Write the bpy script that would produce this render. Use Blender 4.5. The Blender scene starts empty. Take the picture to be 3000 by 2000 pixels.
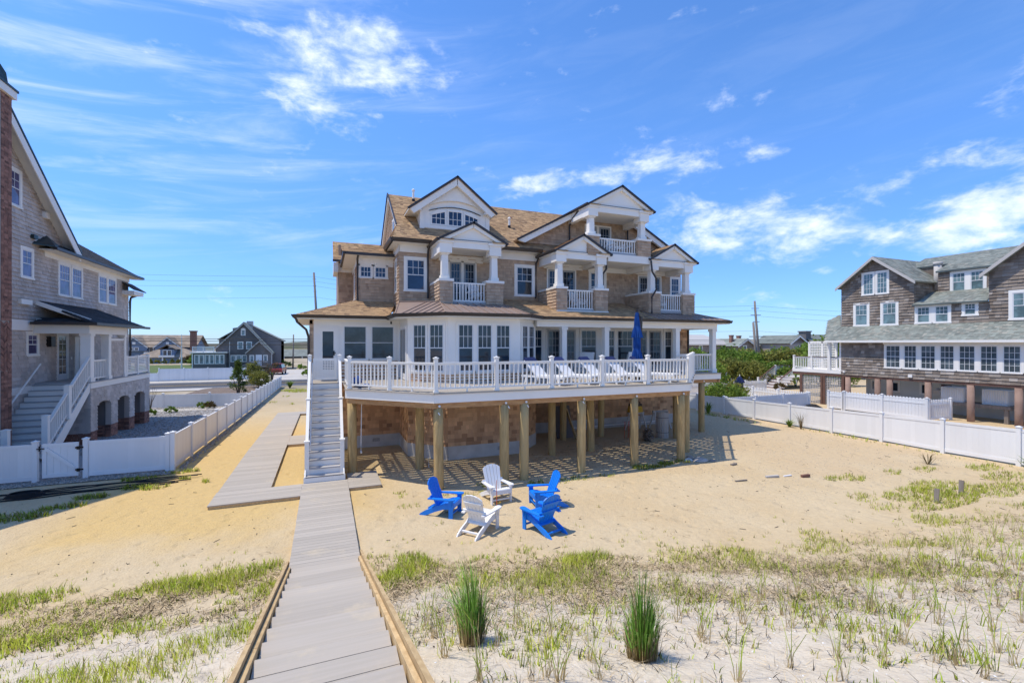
import bpy, math, random
import numpy as np
from mathutils import Vector, Matrix
random.seed(7)
RNG = np.random.default_rng(11)
V = Vector
scene = bpy.context.scene
COL = scene.collection
# ------------------------------------------------------------------ camera
EYE = 4.2
FPX = 1350.0                                   # focal length for a 3000 px wide frame
YAW = math.atan(547 / FPX)
cd = bpy.data.cameras.new('camera')
cam = bpy.data.objects.new('camera', cd)
COL.objects.link(cam)
cd.sensor_width = 36.0
cd.lens = FPX / 3000 * 36
cd.shift_y = 5 / 3000
cd.clip_start = 0.05
cd.clip_end = 5000
cam.location = (0, 0, EYE)
cam.rotation_euler = (math.radians(90), 0, -YAW)
scene.camera = cam
# ------------------------------------------------------------------ sun and sky
SUN_DIR = V((0.42, -0.16, -1.0)).normalized()   # the way the light travels
SUN_EL = math.asin(-SUN_DIR.z)
SUN_AZ = math.atan2(-SUN_DIR.x, -SUN_DIR.y)     # bearing of the sun, clockwise from +Y
sd = bpy.data.lights.new('sun', 'SUN')
sd.energy = 2.25
sd.angle = math.radians(0.53)
sd.color = (1.0, 0.925, 0.81)
sun = bpy.data.objects.new('sun', sd)
COL.objects.link(sun)
sun.rotation_euler = SUN_DIR.to_track_quat('-Z', 'Y').to_euler()
sun.location = (-40, 15, 90)
world = bpy.data.worlds.new('World')
scene.world = world
world.use_nodes = True
SKY_STRENGTH = 0.15
vs = scene.view_settings
vs.view_transform = 'Standard'
vs.look = 'None'
vs.exposure = 0.88
vs.gamma = 1.0
vs.use_curve_mapping = False
scene.cycles.max_bounces = 8
scene.cycles.diffuse_bounces = 4
scene.cycles.use_denoising = True


class NT:
    """Small node-tree writer."""
    def __init__(s, tree):
        s.t = tree
        s.n = tree.nodes
        s.l = tree.links
        s.n.clear()

    def node(s, typ, ins=None, **kw):
        nd = s.n.new(typ)
        for k, v in kw.items():
            setattr(nd, k, v)
        for k, v in (ins or {}).items():
            s.set(nd.inputs[k], v)
        return nd

    def set(s, sock, v):
        if isinstance(v, bpy.types.NodeSocket):
            s.l.new(v, sock)
        elif isinstance(v, bpy.types.Node):
            s.l.new(v.outputs[0], sock)
        else:
            sock.default_value = v

    def math(s, op, a, b=0.0, c=None, clamp=False):
        nd = s.n.new('ShaderNodeMath')
        nd.operation = op
        nd.use_clamp = clamp
        s.set(nd.inputs[0], a)
        s.set(nd.inputs[1], b)
        if c is not None:
            s.set(nd.inputs[2], c)
        return nd.outputs[0]

    def mix(s, f, a, b, mode='MIX'):
        nd = s.n.new('ShaderNodeMix')
        nd.data_type = 'RGBA'
        nd.blend_type = mode
        s.set(nd.inputs[0], f)
        for q, v in ((6, a), (7, b)):
            if isinstance(v, (tuple, list)):
                v = (v[0], v[1], v[2], 1.0)
            s.set(nd.inputs[q], v)
        return nd.outputs[2]

    def smooth(s, x, a, b):
        nd = s.n.new('ShaderNodeMapRange')
        nd.interpolation_type = 'SMOOTHSTEP'
        s.set(nd.inputs[0], x)
        s.set(nd.inputs[1], a)
        s.set(nd.inputs[2], b)
        return nd.outputs[0]

    def noise(s, vec, scale, detail=5.0, rough=0.55, dist=0.0):
        nd = s.n.new('ShaderNodeTexNoise')
        s.set(nd.inputs['Vector'], vec)
        nd.inputs['Scale'].default_value = scale
        nd.inputs['Detail'].default_value = detail
        nd.inputs['Roughness'].default_value = rough
        nd.inputs['Distortion'].default_value = dist
        return nd.outputs[0]

    def scale(s, vec, xyz, rot=(0, 0, 0)):
        nd = s.n.new('ShaderNodeMapping')
        s.set(nd.inputs['Vector'], vec)
        nd.inputs['Scale'].default_value = xyz
        nd.inputs['Rotation'].default_value = rot
        return nd.outputs[0]


def build_sky():
    w = NT(world.node_tree)
    out = w.node('ShaderNodeOutputWorld')
    bg = w.node('ShaderNodeBackground', {'Strength': SKY_STRENGTH})
    w.l.new(bg.outputs[0], out.inputs[0])
    sky = w.node('ShaderNodeTexSky', sky_type='NISHITA', sun_disc=False)
    sky.sun_elevation = SUN_EL
    sky.sun_rotation = SUN_AZ
    sky.altitude = 0
    sky.air_density = 1.0
    sky.dust_density = 0.15
    sky.ozone_density = 2.5
    base = w.node('ShaderNodeHueSaturation', {'Saturation': 1.12, 'Value': 1.0, 'Color': sky.outputs[0]}).outputs[0]
    tc = w.node('ShaderNodeTexCoord')
    d = tc.outputs['Generated']
    sep = w.node('ShaderNodeSeparateXYZ', {0: d})
    x, y, z = sep.outputs
    az = w.math('ARCTAN2', x, y)
    el = w.math('ARCSINE', z)
    hz = w.smooth(el, 0.0, math.radians(27))
    base = w.mix(1.0, base, w.mix(hz, (.30, .44, .79), (.54, .69, .88)), 'MULTIPLY')
    # cumulus: soft banks of cloud, each at its own bearing and elevation (degrees: az, el, half-width, half-height, strength)
    banks = [(5.2, 32.8, 5.43, 3.01, .46), (-4.3, 28.4, 5.44, 3.38, .42), (9.7, 29.1, 5.66, 2.53, .40), (-.8, 25.5, 3.96, 1.75, .30), (1.7, 30.4, 7.07, 3.26, .2),
             (25.9, 18.8, 5.48, 1.9, .46), (38.6, 20.4, 7.0, 1.96, .5), (33.0, 19.4, 6.52, 1.48, .24), (50.5, 12.0, 11.14, 2.9, .52), (56.6, 10.5, 5.19, 1.69, .36),
             (45.7, 13.9, 5.69, 2.2, .28), (51.1, 8.7, 3.89, 1.09, .26), (45.7, 25.2, 2.14, 1.02, .40), (51.1, 19.8, 2.43, .85, .32), (59.7, 15.1, 2.4, 1.19, .34),
             (65.8, 15.8, 2.67, 1.42, .30), (68.4, 19.4, 1.4, 1.3, .32), (70.5, 21.7, 1.6, 1.9, .34), (67.7, 10.7, 3.96, 2.43, .50), (71.5, 12.9, 3.0, 3.2, .46),
             (66.4, 9.2, 2.39, 1.48, .34), (16.6, 34.2, 1.89, .58, .32), (24.6, 30.2, 1.27, .57, .28), (48.5, 32.8, 1.02, .38, .26), (42.4, 16.1, 2.61, 1.1, .26)]
    mask = None
    for a0, e0, ra, re, st in banks:
        p = w.math('DIVIDE', w.math('SUBTRACT', az, math.radians(a0)), math.radians(ra))
        q = w.math('DIVIDE', w.math('SUBTRACT', el, math.radians(e0)), math.radians(re))
        r2 = w.math('ADD', w.math('MULTIPLY', p, p), w.math('MULTIPLY', q, q))
        g = w.math('MULTIPLY', w.math('EXPONENT', w.math('MULTIPLY', r2, -1.0)), st)
        mask = g if mask is None else w.math('ADD', mask, g)
    mask = w.math('MINIMUM', w.math('MULTIPLY', mask, 0.94), 0.52)
    dv = w.scale(d, (1.0, 1.0, 1.9))
    n1 = w.noise(dv, 10.5, 10.0, 0.60, 0.35)
    n2 = w.noise(w.scale(d, (1.0, 1.0, 2.2)), 24.0, 6.0, 0.6)
    n = w.math('ADD', w.math('MULTIPLY', n1, 1.5), w.math('SUBTRACT', w.math('MULTIPLY', n2, 0.7), 0.62))
    cum = w.smooth(w.math('ADD', n, mask), 0.64, 1.32)
    # cirrus: streaks drawn out along the wind, commoner towards one side of the sky
    st = w.scale(w.scale(d, (1, 1, 1), (0.0, math.radians(9), math.radians(-20))), (1.1, 1.6, 9.0))
    n3 = w.noise(st, 2.6, 8.0, 0.62, 0.6)
    side = w.smooth(az, math.radians(32), math.radians(-28))
    cir = w.math('MULTIPLY', w.smooth(n3, 0.42, 0.82), w.math('ADD', w.math('MULTIPLY', side, 0.50), 0.06))
    low = w.smooth(el, math.radians(5), math.radians(14))
    cir = w.math('MULTIPLY', cir, low)
    dens = w.math('MINIMUM', w.math('ADD', w.math('MULTIPLY', cum, 0.92), cir), 0.95)
    shade = w.smooth(n1, 0.35, 0.75)
    cloud = w.mix(shade, (3.5, 4.0, 4.8), (4.3, 4.55, 4.95))
    w.set(bg.inputs[0], w.mix(dens, base, cloud))


build_sky()


# ------------------------------------------------------------------ materials
MATS = {}


def mat(name, c1, c2=None, scale=6.0, rough=0.6, rnd=0.0, stretch=(1, 1, 1), bump=0.0, bscale=60.0, metal=0.0, spec=0.3, detail=5.0, c3=None, lo=0.35, hi=0.65):
    """A principled material: two colours mixed by noise in world space, brightness varied per piece (loose part or object)."""
    m = bpy.data.materials.new(name)
    m.use_nodes = True
    t = NT(m.node_tree)
    out = t.node('ShaderNodeOutputMaterial')
    b = t.node('ShaderNodeBsdfPrincipled', {'Roughness': rough, 'Metallic': metal})
    b.inputs['Specular IOR Level'].default_value = spec
    t.l.new(b.outputs[0], out.inputs[0])
    geo = t.node('ShaderNodeNewGeometry')
    pos = t.scale(geo.outputs['Position'], stretch)
    col = None
    if c2 is not None:
        f = t.smooth(t.noise(pos, scale, detail), lo, hi)
        col = t.mix(f, c1, c2)
    else:
        col = t.mix(0.0, c1, c1)
    if rnd > 0:
        oi = t.node('ShaderNodeObjectInfo')
        r = t.math('FRACT', t.math('ADD', oi.outputs['Random'], geo.outputs['Random Per Island']))
        if c3 is not None:
            col = t.mix(t.smooth(r, 0.62, 1.0), col, c3)
        k = t.math('ADD', t.math('MULTIPLY', t.math('FRACT', t.math('MULTIPLY', r, 7.31)), 2 * rnd), 1 - rnd)
        col = t.mix(1.0, col, t.node('ShaderNodeCombineColor', {0: k, 1: k, 2: k}).outputs[0], 'MULTIPLY')
    t.set(b.inputs['Base Color'], col)
    if bump > 0:
        bn = t.node('ShaderNodeBump', {'Strength': bump, 'Distance': 0.01, 'Height': t.noise(pos, bscale, 4.0)})
        t.l.new(bn.outputs[0], b.inputs['Normal'])
    MATS[name] = m
    return m


cedar = mat('cedar_shingle', (.53, .38, .255), (.46, .33, .225), 3.0, .8, .11, (1, 1, .35), .35, 40, c3=(.40, .275, .185))
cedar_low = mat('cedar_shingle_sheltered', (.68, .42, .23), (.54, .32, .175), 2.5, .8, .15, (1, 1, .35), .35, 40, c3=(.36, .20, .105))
grey_cedar = mat('grey_shingle', (.57, .51, .465), (.475, .41, .35), 1.3, .85, .12, (1, 1, .28), .4, 40, c3=(.49, .43, .385))
old_cedar = mat('weathered_shingle', (.275, .225, .18), (.19, .15, .118), 1.6, .9, .2, (1, 1, .4), .4, 40, c3=(.35, .305, .26))
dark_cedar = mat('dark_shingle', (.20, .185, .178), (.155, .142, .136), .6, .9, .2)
tan_roof = mat('tan_asphalt_shingle', (.47, .31, .165), (.41, .265, .14), 1.2, .9, .22, (1, 1, 1), .5, 90, c3=(.27, .17, .10))
grey_roof = mat('grey_asphalt_shingle', (.25, .27, .235), (.19, .205, .18), .9, .9, .22, (1, 1, 1), .5, 90, c3=(.29, .28, .235))
black_roof = mat('black_asphalt_shingle', (.05, .052, .055), (.035, .037, .042), 1.2, .85, .3, (1, 1, 1), .5, 90)
brown_roof = mat('old_wood_roof', (.30, .24, .18), (.20, .16, .12), .8, .9, .25)
metal_roof = mat('bronze_metal_roof', (.37, .275, .22), (.32, .235, .19), .7, .38, .03, metal=.25, spec=.5)
white = mat('white_trim_paint', (.86, .825, .76), (.83, .79, .72), .9, .5, .02)
vinyl = mat('white_vinyl', (.80, .80, .79), (.76, .755, .74), .5, .42, .03, (1, 1, .4))
door_grey = mat('grey_door_paint', (.36, .37, .375), (.33, .34, .345), 1.0, .45)
sash_white = mat('white_sash', (.72, .72, .71), (.70, .70, .69), 1.0, .45)
bronze = mat('dark_bronze_metal', (.035, .027, .023), (.045, .035, .03), 2.0, .42, spec=.5)
black = mat('black_metal', (.012, .012, .013), None, rough=.4)
pile_wood = mat('treated_pile_wood', (.54, .385, .175), (.40, .275, .12), 3.5, .85, .10, (6, 6, .55), .5, 25, c3=(.46, .34, .16))
beam_wood = mat('treated_beam_wood', (.50, .285, .125), (.38, .20, .085), 3.0, .8, .08, (1, 1, 6), .3, 30)
pine = mat('treated_pine', (.60, .43, .22), (.47, .32, .155), 3.0, .75, .10, (7, 1.0, 7), .3, 30)
board_grey = mat('grey_composite_board', (.45, .395, .325), (.42, .37, .30), 2.5, .75, .09, (.35, 12, 12), .25, 60)
def sandy(m):
    """Wind-blown sand lying in patches on the boards."""
    t = NT.__new__(NT)
    t.t, t.n, t.l = m.node_tree, m.node_tree.nodes, m.node_tree.links
    b = next(n for n in t.n if n.type == 'BSDF_PRINCIPLED')
    old = b.inputs['Base Color'].links[0].from_socket
    geo = t.node('ShaderNodeNewGeometry')
    f = t.math('MULTIPLY', t.smooth(t.noise(geo.outputs['Position'], 1.6, 7.0, .68), .54, .74), .6)
    t.set(b.inputs['Base Color'], t.mix(f, old, (.58, .48, .33)))


sandy(board_grey)
stair_grey = mat('grey_stair_board', (.42, .40, .385), (.38, .36, .345), 2.5, .7, .04, (.35, 12, 12))
concrete = mat('pale_concrete', (.58, .56, .52), (.47, .45, .41), 1.6, .9, 0, (1, 1, 1), .3, 30)
brick_red = mat('red_brick', (.31, .165, .12), (.25, .13, .095), 3.0, .9, .25, (1, 1, 1), .5, 60, c3=(.16, .085, .065))
mortar = mat('mortar', (.36, .32, .28), (.30, .27, .24), 3.0, .95)
copper_dark = mat('aged_copper', (.055, .085, .085), (.035, .05, .05), 2.0, .4, metal=.4)
blue_plastic = mat('blue_plastic_lumber', (.004, .195, .72), (.006, .215, .76), 2.0, .45, .04, spec=.4)
white_plastic = mat('white_plastic_lumber', (.80, .79, .77), (.77, .76, .74), 2.0, .5, .02)
blue_cloth = mat('blue_canvas', (.012, .075, .29), (.010, .06, .24), 3.0, .85, 0)
navy_cloth = mat('navy_canvas', (.02, .035, .12), (.015, .028, .10), 3.0, .9, .1)
asphalt = mat('asphalt', (.085, .085, .09), (.065, .065, .07), .6, .9)
line_white = mat('road_paint_white', (.72, .72, .70), None, rough=.7)
line_yellow = mat('road_paint_yellow', (.62, .40, .05), None, rough=.7)
gravel_m = mat('grey_gravel', (.30, .285, .265), (.17, .165, .16), 22.0, .95, .35, (1, 1, 1), .8, 30)
stone_m = mat('loose_stone', (.42, .37, .31), (.30, .27, .24), 6.0, .95, .35)
path_m = mat('pale_path', (.52, .48, .42), (.47, .43, .37), .8, .9)
lawn_m = mat('lawn_green', (.115, .155, .04), (.09, .125, .035), .8, .95)
mulch_m = mat('brown_mulch', (.21, .155, .11), (.15, .11, .08), 3.0, .95, 0, (1, 1, 1), .5, 20)
marsh_m = mat('marsh', (.23, .20, .10), (.15, .15, .07), .02, .95)
hill_m = mat('wooded_ridge', (.13, .115, .085), (.085, .095, .05), .06, .95, 0, (1, 1, 4))
bark = mat('bark', (.13, .105, .085), (.085, .07, .055), 6.0, .95)
pole_wood = mat('weathered_pole', (.26, .225, .19), (.20, .17, .145), 3.0, .9, 0, (5, 5, .5))
brown_pile = mat('brown_pile', (.33, .22, .17), (.26, .17, .13), 2.0, .85, .15)
brown_paint = mat('brown_painted_wood', (.16, .085, .06), (.13, .07, .05), 2.0, .7)
grey_wall = mat('grey_stucco', (.64, .65, .63), (.58, .59, .57), .8, .9)
blue_clap = mat('blue_grey_clapboard', (.19, .25, .34), (.165, .22, .30), .5, .8)
yellow_m = mat('yellow_plastic', (.62, .36, .02), None, rough=.45)
red_m = mat('orange_red_paint', (.62, .10, .03), None, rough=.5)
cable_m = mat('black_cable', (.012, .012, .013), None, rough=.6)
car_grey = mat('dark_car_paint', (.03, .033, .04), None, rough=.25, spec=.6)
lattice_tan = mat('lattice_grey', (.50, .47, .43), None, rough=.8)
dark_in = mat('dark_interior', (.03, .03, .032), None, rough=.9)
ceiling_w = mat('white_soffit', (.80, .785, .74), None, rough=.6)
blind_m = mat('white_blind', (.62, .64, .64), None, rough=.8)


def leaf_mat(name, a, b, rnd=.35):
    m = mat(name, a, b, 1.3, .7, rnd, spec=.25)
    t = m.node_tree
    bs = next(n for n in t.nodes if n.type == 'BSDF_PRINCIPLED')
    bs.inputs['Subsurface Weight'].default_value = 0.0
    tr = t.nodes.new('ShaderNodeBsdfTranslucent')
    mx = t.nodes.new('ShaderNodeMixShader')
    mx.inputs[0].default_value = 0.38
    out = next(n for n in t.nodes if n.type == 'OUTPUT_MATERIAL')
    col = bs.inputs['Base Color'].links[0].from_socket
    t.links.new(col, tr.inputs[0])
    t.links.new(bs.outputs[0], mx.inputs[1])
    t.links.new(tr.outputs[0], mx.inputs[2])
    t.links.new(mx.outputs[0], out.inputs[0])
    return m


leaf_green = leaf_mat('green_leaves', (.20, .29, .04), (.13, .20, .03))
leaf_bright = leaf_mat('bright_leaves', (.23, .33, .05), (.16, .25, .035))
leaf_olive = leaf_mat('olive_needles', (.28, .27, .055), (.18, .185, .04))
leaf_brown = leaf_mat('bronze_leaves', (.17, .115, .045), (.11, .085, .03))
grass_green = leaf_mat('dune_grass_green', (.54, .60, .075), (.40, .52, .055), .3)
grass_deep = leaf_mat('tall_grass_green', (.27, .49, .09), (.19, .40, .06), .4)
grass_straw = leaf_mat('dry_grass', (.64, .52, .29), (.54, .42, .22), .3)


def glass_mat(name, col, rough=.04):
    m = bpy.data.materials.new(name)
    m.use_nodes = True
    t = NT(m.node_tree)
    out = t.node('ShaderNodeOutputMaterial')
    geo = t.node('ShaderNodeNewGeometry')
    n = t.noise(geo.outputs['Position'], 1.7, 3.0)
    c = t.mix(t.smooth(n, .38, .66), col, tuple(q * 1.9 for q in col))
    b = t.node('ShaderNodeBsdfPrincipled', {'Base Color': c, 'Roughness': rough})
    b.inputs['Specular IOR Level'].default_value = .55
    bn = t.node('ShaderNodeBump', {'Strength': .02, 'Distance': .02, 'Height': t.noise(geo.outputs['Position'], 1.1, 1.0)})
    t.l.new(bn.outputs[0], b.inputs['Normal'])
    t.l.new(b.outputs[0], out.inputs[0])
    return m


glass = glass_mat('window_glass', (.012, .022, .034))
glass_up = glass_mat('window_glass_blue', (.012, .028, .06))
glass_violet = glass_mat('window_glass_violet', (.075, .07, .14))
glass_grey = glass_mat('window_glass_grey', (.03, .04, .045))
glass_teal = glass_mat('window_glass_teal', (.10, .155, .165))
glass_slate = glass_mat('window_glass_slate', (.06, .08, .09))


def sand_material():
    m = bpy.data.materials.new('sand')
    m.use_nodes = True
    t = NT(m.node_tree)
    out = t.node('ShaderNodeOutputMaterial')
    b = t.node('ShaderNodeBsdfPrincipled', {'Roughness': .95})
    b.inputs['Specular IOR Level'].default_value = .15
    t.l.new(b.outputs[0], out.inputs[0])
    geo = t.node('ShaderNodeNewGeometry')
    p = geo.outputs['Position']
    x, y, z = t.node('ShaderNodeSeparateXYZ', {0: p}).outputs
    big = t.noise(p, .45, 5.0)
    fine = t.noise(p, 9.0, 6.0, .65)
    col = t.mix(t.smooth(big, .35, .68), (.625, .495, .305), (.59, .45, .26))
    # fresh yellow fill sand beside the boardwalk and fence
    wob = t.math('MULTIPLY', t.math('SUBTRACT', big, .5), 5.0)
    fy = t.math('MULTIPLY', t.smooth(t.math('ADD', y, wob), 10.2, 13.0), t.smooth(t.math('ADD', y, wob), 34.0, 22.0))
    fx = t.math('MULTIPLY', t.smooth(t.math('ADD', x, t.math('MULTIPLY', wob, .4)), 2.4, .3), t.smooth(x, -6.6, -4.9))
    col = t.mix(t.math('MULTIPLY', t.math('MULTIPLY', fy, fx), .92), col, (.64, .445, .175))
    fr = t.math('MULTIPLY', t.smooth(t.math('ADD', x, wob), 12.5, 16.0), t.smooth(t.math('ADD', y, wob), 8.5, 11.0))
    col = t.mix(t.math('MULTIPLY', fr, .55), col, (.58, .43, .255))
    # pale wind-blown dune sand with shell fragments
    fd = t.smooth(t.math('ADD', z, t.math('MULTIPLY', wob, .12)), .15, 1.1)
    col = t.mix(fd, col, (.68, .59, .455))
    far = t.smooth(y, 28.0, 50.0)
    col = t.mix(far, col, t.mix(t.smooth(t.noise(p, .12, 5.0), .4, .6), (.46, .38, .27), (.33, .28, .18)))
    col = t.mix(t.math('MULTIPLY', t.smooth(fine, .30, .75), .28), col, (.40, .30, .19))
    vor = t.node('ShaderNodeTexVoronoi', {'Vector': p, 'Scale': 34.0})
    speck = t.math('LESS_THAN', vor.outputs['Distance'], .16)
    keep = t.math('GREATER_THAN', t.node('ShaderNodeSeparateColor', {0: vor.outputs['Color']}).outputs[0], .90)
    col = t.mix(t.math('MULTIPLY', t.math('MULTIPLY', speck, keep), .75), col, (.16, .11, .07))
    vor2 = t.node('ShaderNodeTexVoronoi', {'Vector': p, 'Scale': 46.0})
    sh = t.math('LESS_THAN', vor2.outputs['Distance'], .22)
    k2 = t.math('GREATER_THAN', t.node('ShaderNodeSeparateColor', {0: vor2.outputs['Color']}).outputs[1], .90)
    col = t.mix(t.math('MULTIPLY', t.math('MULTIPLY', sh, k2), t.math('MULTIPLY', fd, .85)), col, (.78, .76, .72))
    t.set(b.inputs['Base Color'], col)
    pit = t.node('ShaderNodeTexVoronoi', {'Vector': p, 'Scale': 2.1}, feature='SMOOTH_F1')
    pit2 = t.math('MULTIPLY', t.smooth(pit.outputs['Distance'], 0.0, .34), .5)
    h = t.math('ADD', t.math('MULTIPLY', t.noise(p, 3.2, 6.0, .6), .8), t.math('MULTIPLY', t.noise(p, 24.0, 5.0, .6), .35))
    h = t.math('ADD', h, pit2)
    bn = t.node('ShaderNodeBump', {'Strength': .75, 'Distance': .11, 'Height': h})
    t.l.new(bn.outputs[0], b.inputs['Normal'])
    return m


sand_m = sand_material()


# ------------------------------------------------------------------ mesh writing
class MB:
    """Collects faces and links them as one mesh."""
    def __init__(s):
        s.v, s.f, s.mi = [], [], []

    def add(s, pts, faces, m=0):
        o = len(s.v)
        s.v.extend(tuple(p) for p in pts)
        s.f.extend(tuple(i + o for i in f) for f in faces)
        s.mi.extend([m] * len(faces))
        return s

    def box(s, x0, x1, y0, y1, z0, z1, m=0):
        return s.add([(x0, y0, z0), (x1, y0, z0), (x1, y1, z0), (x0, y1, z0), (x0, y0, z1), (x1, y0, z1), (x1, y1, z1), (x0, y1, z1)], BOXF, m)

    def obox(s, c, ax, ay, az, m=0):
        """Box about c with half-axis vectors."""
        c = V(c)
        p = []
        for k in (-1, 1):
            for i, j in ((-1, -1), (1, -1), (1, 1), (-1, 1)):
                p.append(c + ax * i + ay * j + az * k)
        return s.add(p, BOXF, m)

    def bar(s, p, q, w, h, up=(0, 0, 1), m=0):
        p, q = V(p), V(q)
        d = (q - p)
        up = V(up)
        side = d.cross(up)
        if side.length < 1e-6:
            side = d.cross(V((1, 0, 0)))
        side.normalize()
        u2 = side.cross(d).normalized()
        return s.obox((p + q) / 2, d / 2, side * (-w / 2), u2 * (h / 2), m)

    def prism(s, poly, vec, m=0):
        n = len(poly)
        a = [V(p) for p in poly]
        b = [p + V(vec) for p in a]
        fs = [tuple(range(n))[::-1], tuple(range(n, 2 * n))]
        fs += [(i, (i + 1) % n, n + (i + 1) % n, n + i) for i in range(n)]
        return s.add(a + b, fs, m)

    def tube(s, pts, r, n=8, caps=True, m=0):
        pts = [V(p) for p in pts]
        rs = r if isinstance(r, (list, tuple)) else [r] * len(pts)
        o = []
        ref = V((0, 0, 1))
        for i, p in enumerate(pts):
            d = (pts[min(i + 1, len(pts) - 1)] - pts[max(i - 1, 0)]).normalized()
            a = d.cross(ref)
            if a.length < 1e-3:
                a = d.cross(V((1, 0, 0)))
            a.normalize()
            b = d.cross(a)
            for k in range(n):
                t = 2 * math.pi * k / n
                o.append(p + a * (math.cos(t) * rs[i]) + b * (math.sin(t) * rs[i]))
        fs = []
        for i in range(len(pts) - 1):
            for k in range(n):
                fs.append((i * n + k, i * n + (k + 1) % n, (i + 1) * n + (k + 1) % n, (i + 1) * n + k))
        if caps:
            fs.append(tuple(range(n))[::-1])
            fs.append(tuple(range((len(pts) - 1) * n, len(pts) * n)))
        return s.add(o, fs, m)

    def fbox(s, fr, u0, u1, v0, v1, d0, d1, m=0):
        return s.obox(fr.pt((u0 + u1) / 2, (v0 + v1) / 2, (d0 + d1) / 2), fr.u * ((u1 - u0) / 2), -fr.n * ((d1 - d0) / 2), fr.v * ((v1 - v0) / 2), m)

    def mesh(s, name, mats, smooth=False):
        me = bpy.data.meshes.new(name)
        me.from_pydata(s.v, [], s.f)
        for q in (mats if isinstance(mats, (list, tuple)) else [mats]):
            me.materials.append(q)
        if any(s.mi):
            me.polygons.foreach_set('material_index', s.mi)
        if smooth:
            me.polygons.foreach_set('use_smooth', [True] * len(s.f))
        me.update()
        return me


BOXF = [(3, 2, 1, 0), (4, 5, 6, 7), (0, 1, 5, 4), (1, 2, 6, 5), (2, 3, 7, 6), (3, 0, 4, 7)]


class Fr:
    """A face of a building: origin, direction to the right as seen from outside, outward normal, direction up."""
    def __init__(s, o, u, v=(0, 0, 1), n=None):
        s.o, s.u, s.v = V(o), V(u).normalized(), V(v).normalized()
        s.n = V(n).normalized() if n else s.u.cross(s.v).normalized()

    def pt(s, u, v, d=0.0):
        return s.o + s.u * u + s.v * v + s.n * d


WORLD = {}


def link(name, data, parent=None, M=None):
    o = bpy.data.objects.new(name, data)
    COL.objects.link(o)
    M = M or Matrix.Identity(4)
    WORLD[o.name] = M
    if parent is not None:
        o.parent = parent
        o.matrix_parent_inverse = WORLD[parent.name].inverted()
    o.matrix_basis = M
    return o


def tag(o, label, cat, group=None):
    o['label'] = label
    o['category'] = cat
    if group:
        o['group'] = group
    return o


def thing(name, label, cat, loc=(0, 0, 0), group=None):
    return tag(link(name, None, None, Matrix.Translation(V(loc))), label, cat, group)


def part(name, mb, m, parent, smooth=False, kind=None):
    o = link(name, mb.mesh(name, m, smooth), parent)
    if kind:
        o['kind'] = kind
    return o


def solo(name, mb, m, label, cat, group=None, smooth=False):
    return tag(part(name, mb, m, None, smooth), label, cat, group)


def structure(name, mb, m, smooth=False):
    return part(name, mb, m, None, smooth, 'structure')


UNIT = {}


def unit_box(m):
    if m.name not in UNIT:
        UNIT[m.name] = MB().box(-.5, .5, -.5, .5, -.5, .5).mesh('piece', m)
    return UNIT[m.name]


def piece(name, m, parent, x0, x1, y0, y1, z0, z1):
    """Axis-aligned box sharing one mesh with every other such piece of its material."""
    M = Matrix.Translation(((x0 + x1) / 2, (y0 + y1) / 2, (z0 + z1) / 2)) @ Matrix.Diagonal((abs(x1 - x0), abs(y1 - y0), abs(z1 - z0), 1))
    return link(name, unit_box(m), parent, M)


def basis(c, ax, ay, az):
    return Matrix(((ax.x, ay.x, az.x, c.x), (ax.y, ay.y, az.y, c.y), (ax.z, ay.z, az.z, c.z), (0, 0, 0, 1)))


def fpiece(name, m, parent, fr, u0, u1, v0, v1, d0, d1):
    M = basis(fr.pt((u0 + u1) / 2, (v0 + v1) / 2, (d0 + d1) / 2), fr.u * (u1 - u0), -fr.n * (d1 - d0), fr.v * (v1 - v0))
    return link(name, unit_box(m), parent, M)


def bpiece(name, m, parent, p, q, w, h, up=(0, 0, 1)):
    """Bar from p to q, w wide and h deep, sharing the unit mesh."""
    p, q = V(p), V(q)
    d = q - p
    side = d.cross(V(up))
    if side.length < 1e-6:
        side = d.cross(V((1, 0, 0)))
    side.normalize()
    u2 = side.cross(d).normalized()
    return link(name, unit_box(m), parent, basis((p + q) / 2, d, side * -w, u2 * h))


# ------------------------------------------------------------------ shingles, bricks
def px_size(p, w, h):
    """Roughly how many pixels across (3000 px frame) a w x h piece at p shows."""
    s, c = math.sin(YAW), math.cos(YAW)
    dep = p.x * s + p.y * c
    if dep < .5:
        return 0
    r = (p.x * c - p.y * s) / dep * FPX
    t = (EYE - p.z) / dep * FPX
    if abs(r) > 1500 or abs(t) > 1000:
        return 0
    return FPX / dep * math.sqrt(w * h)


def intervals(poly, v):
    xs = []
    n = len(poly)
    for i in range(n):
        (a, b), (c, d) = poly[i], poly[(i + 1) % n]
        if (b <= v < d) or (d <= v < b):
            xs.append(a + (v - b) / (d - b) * (c - a))
    xs.sort()
    return [(xs[i], xs[i + 1]) for i in range(0, len(xs) - 1, 2)]


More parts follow.
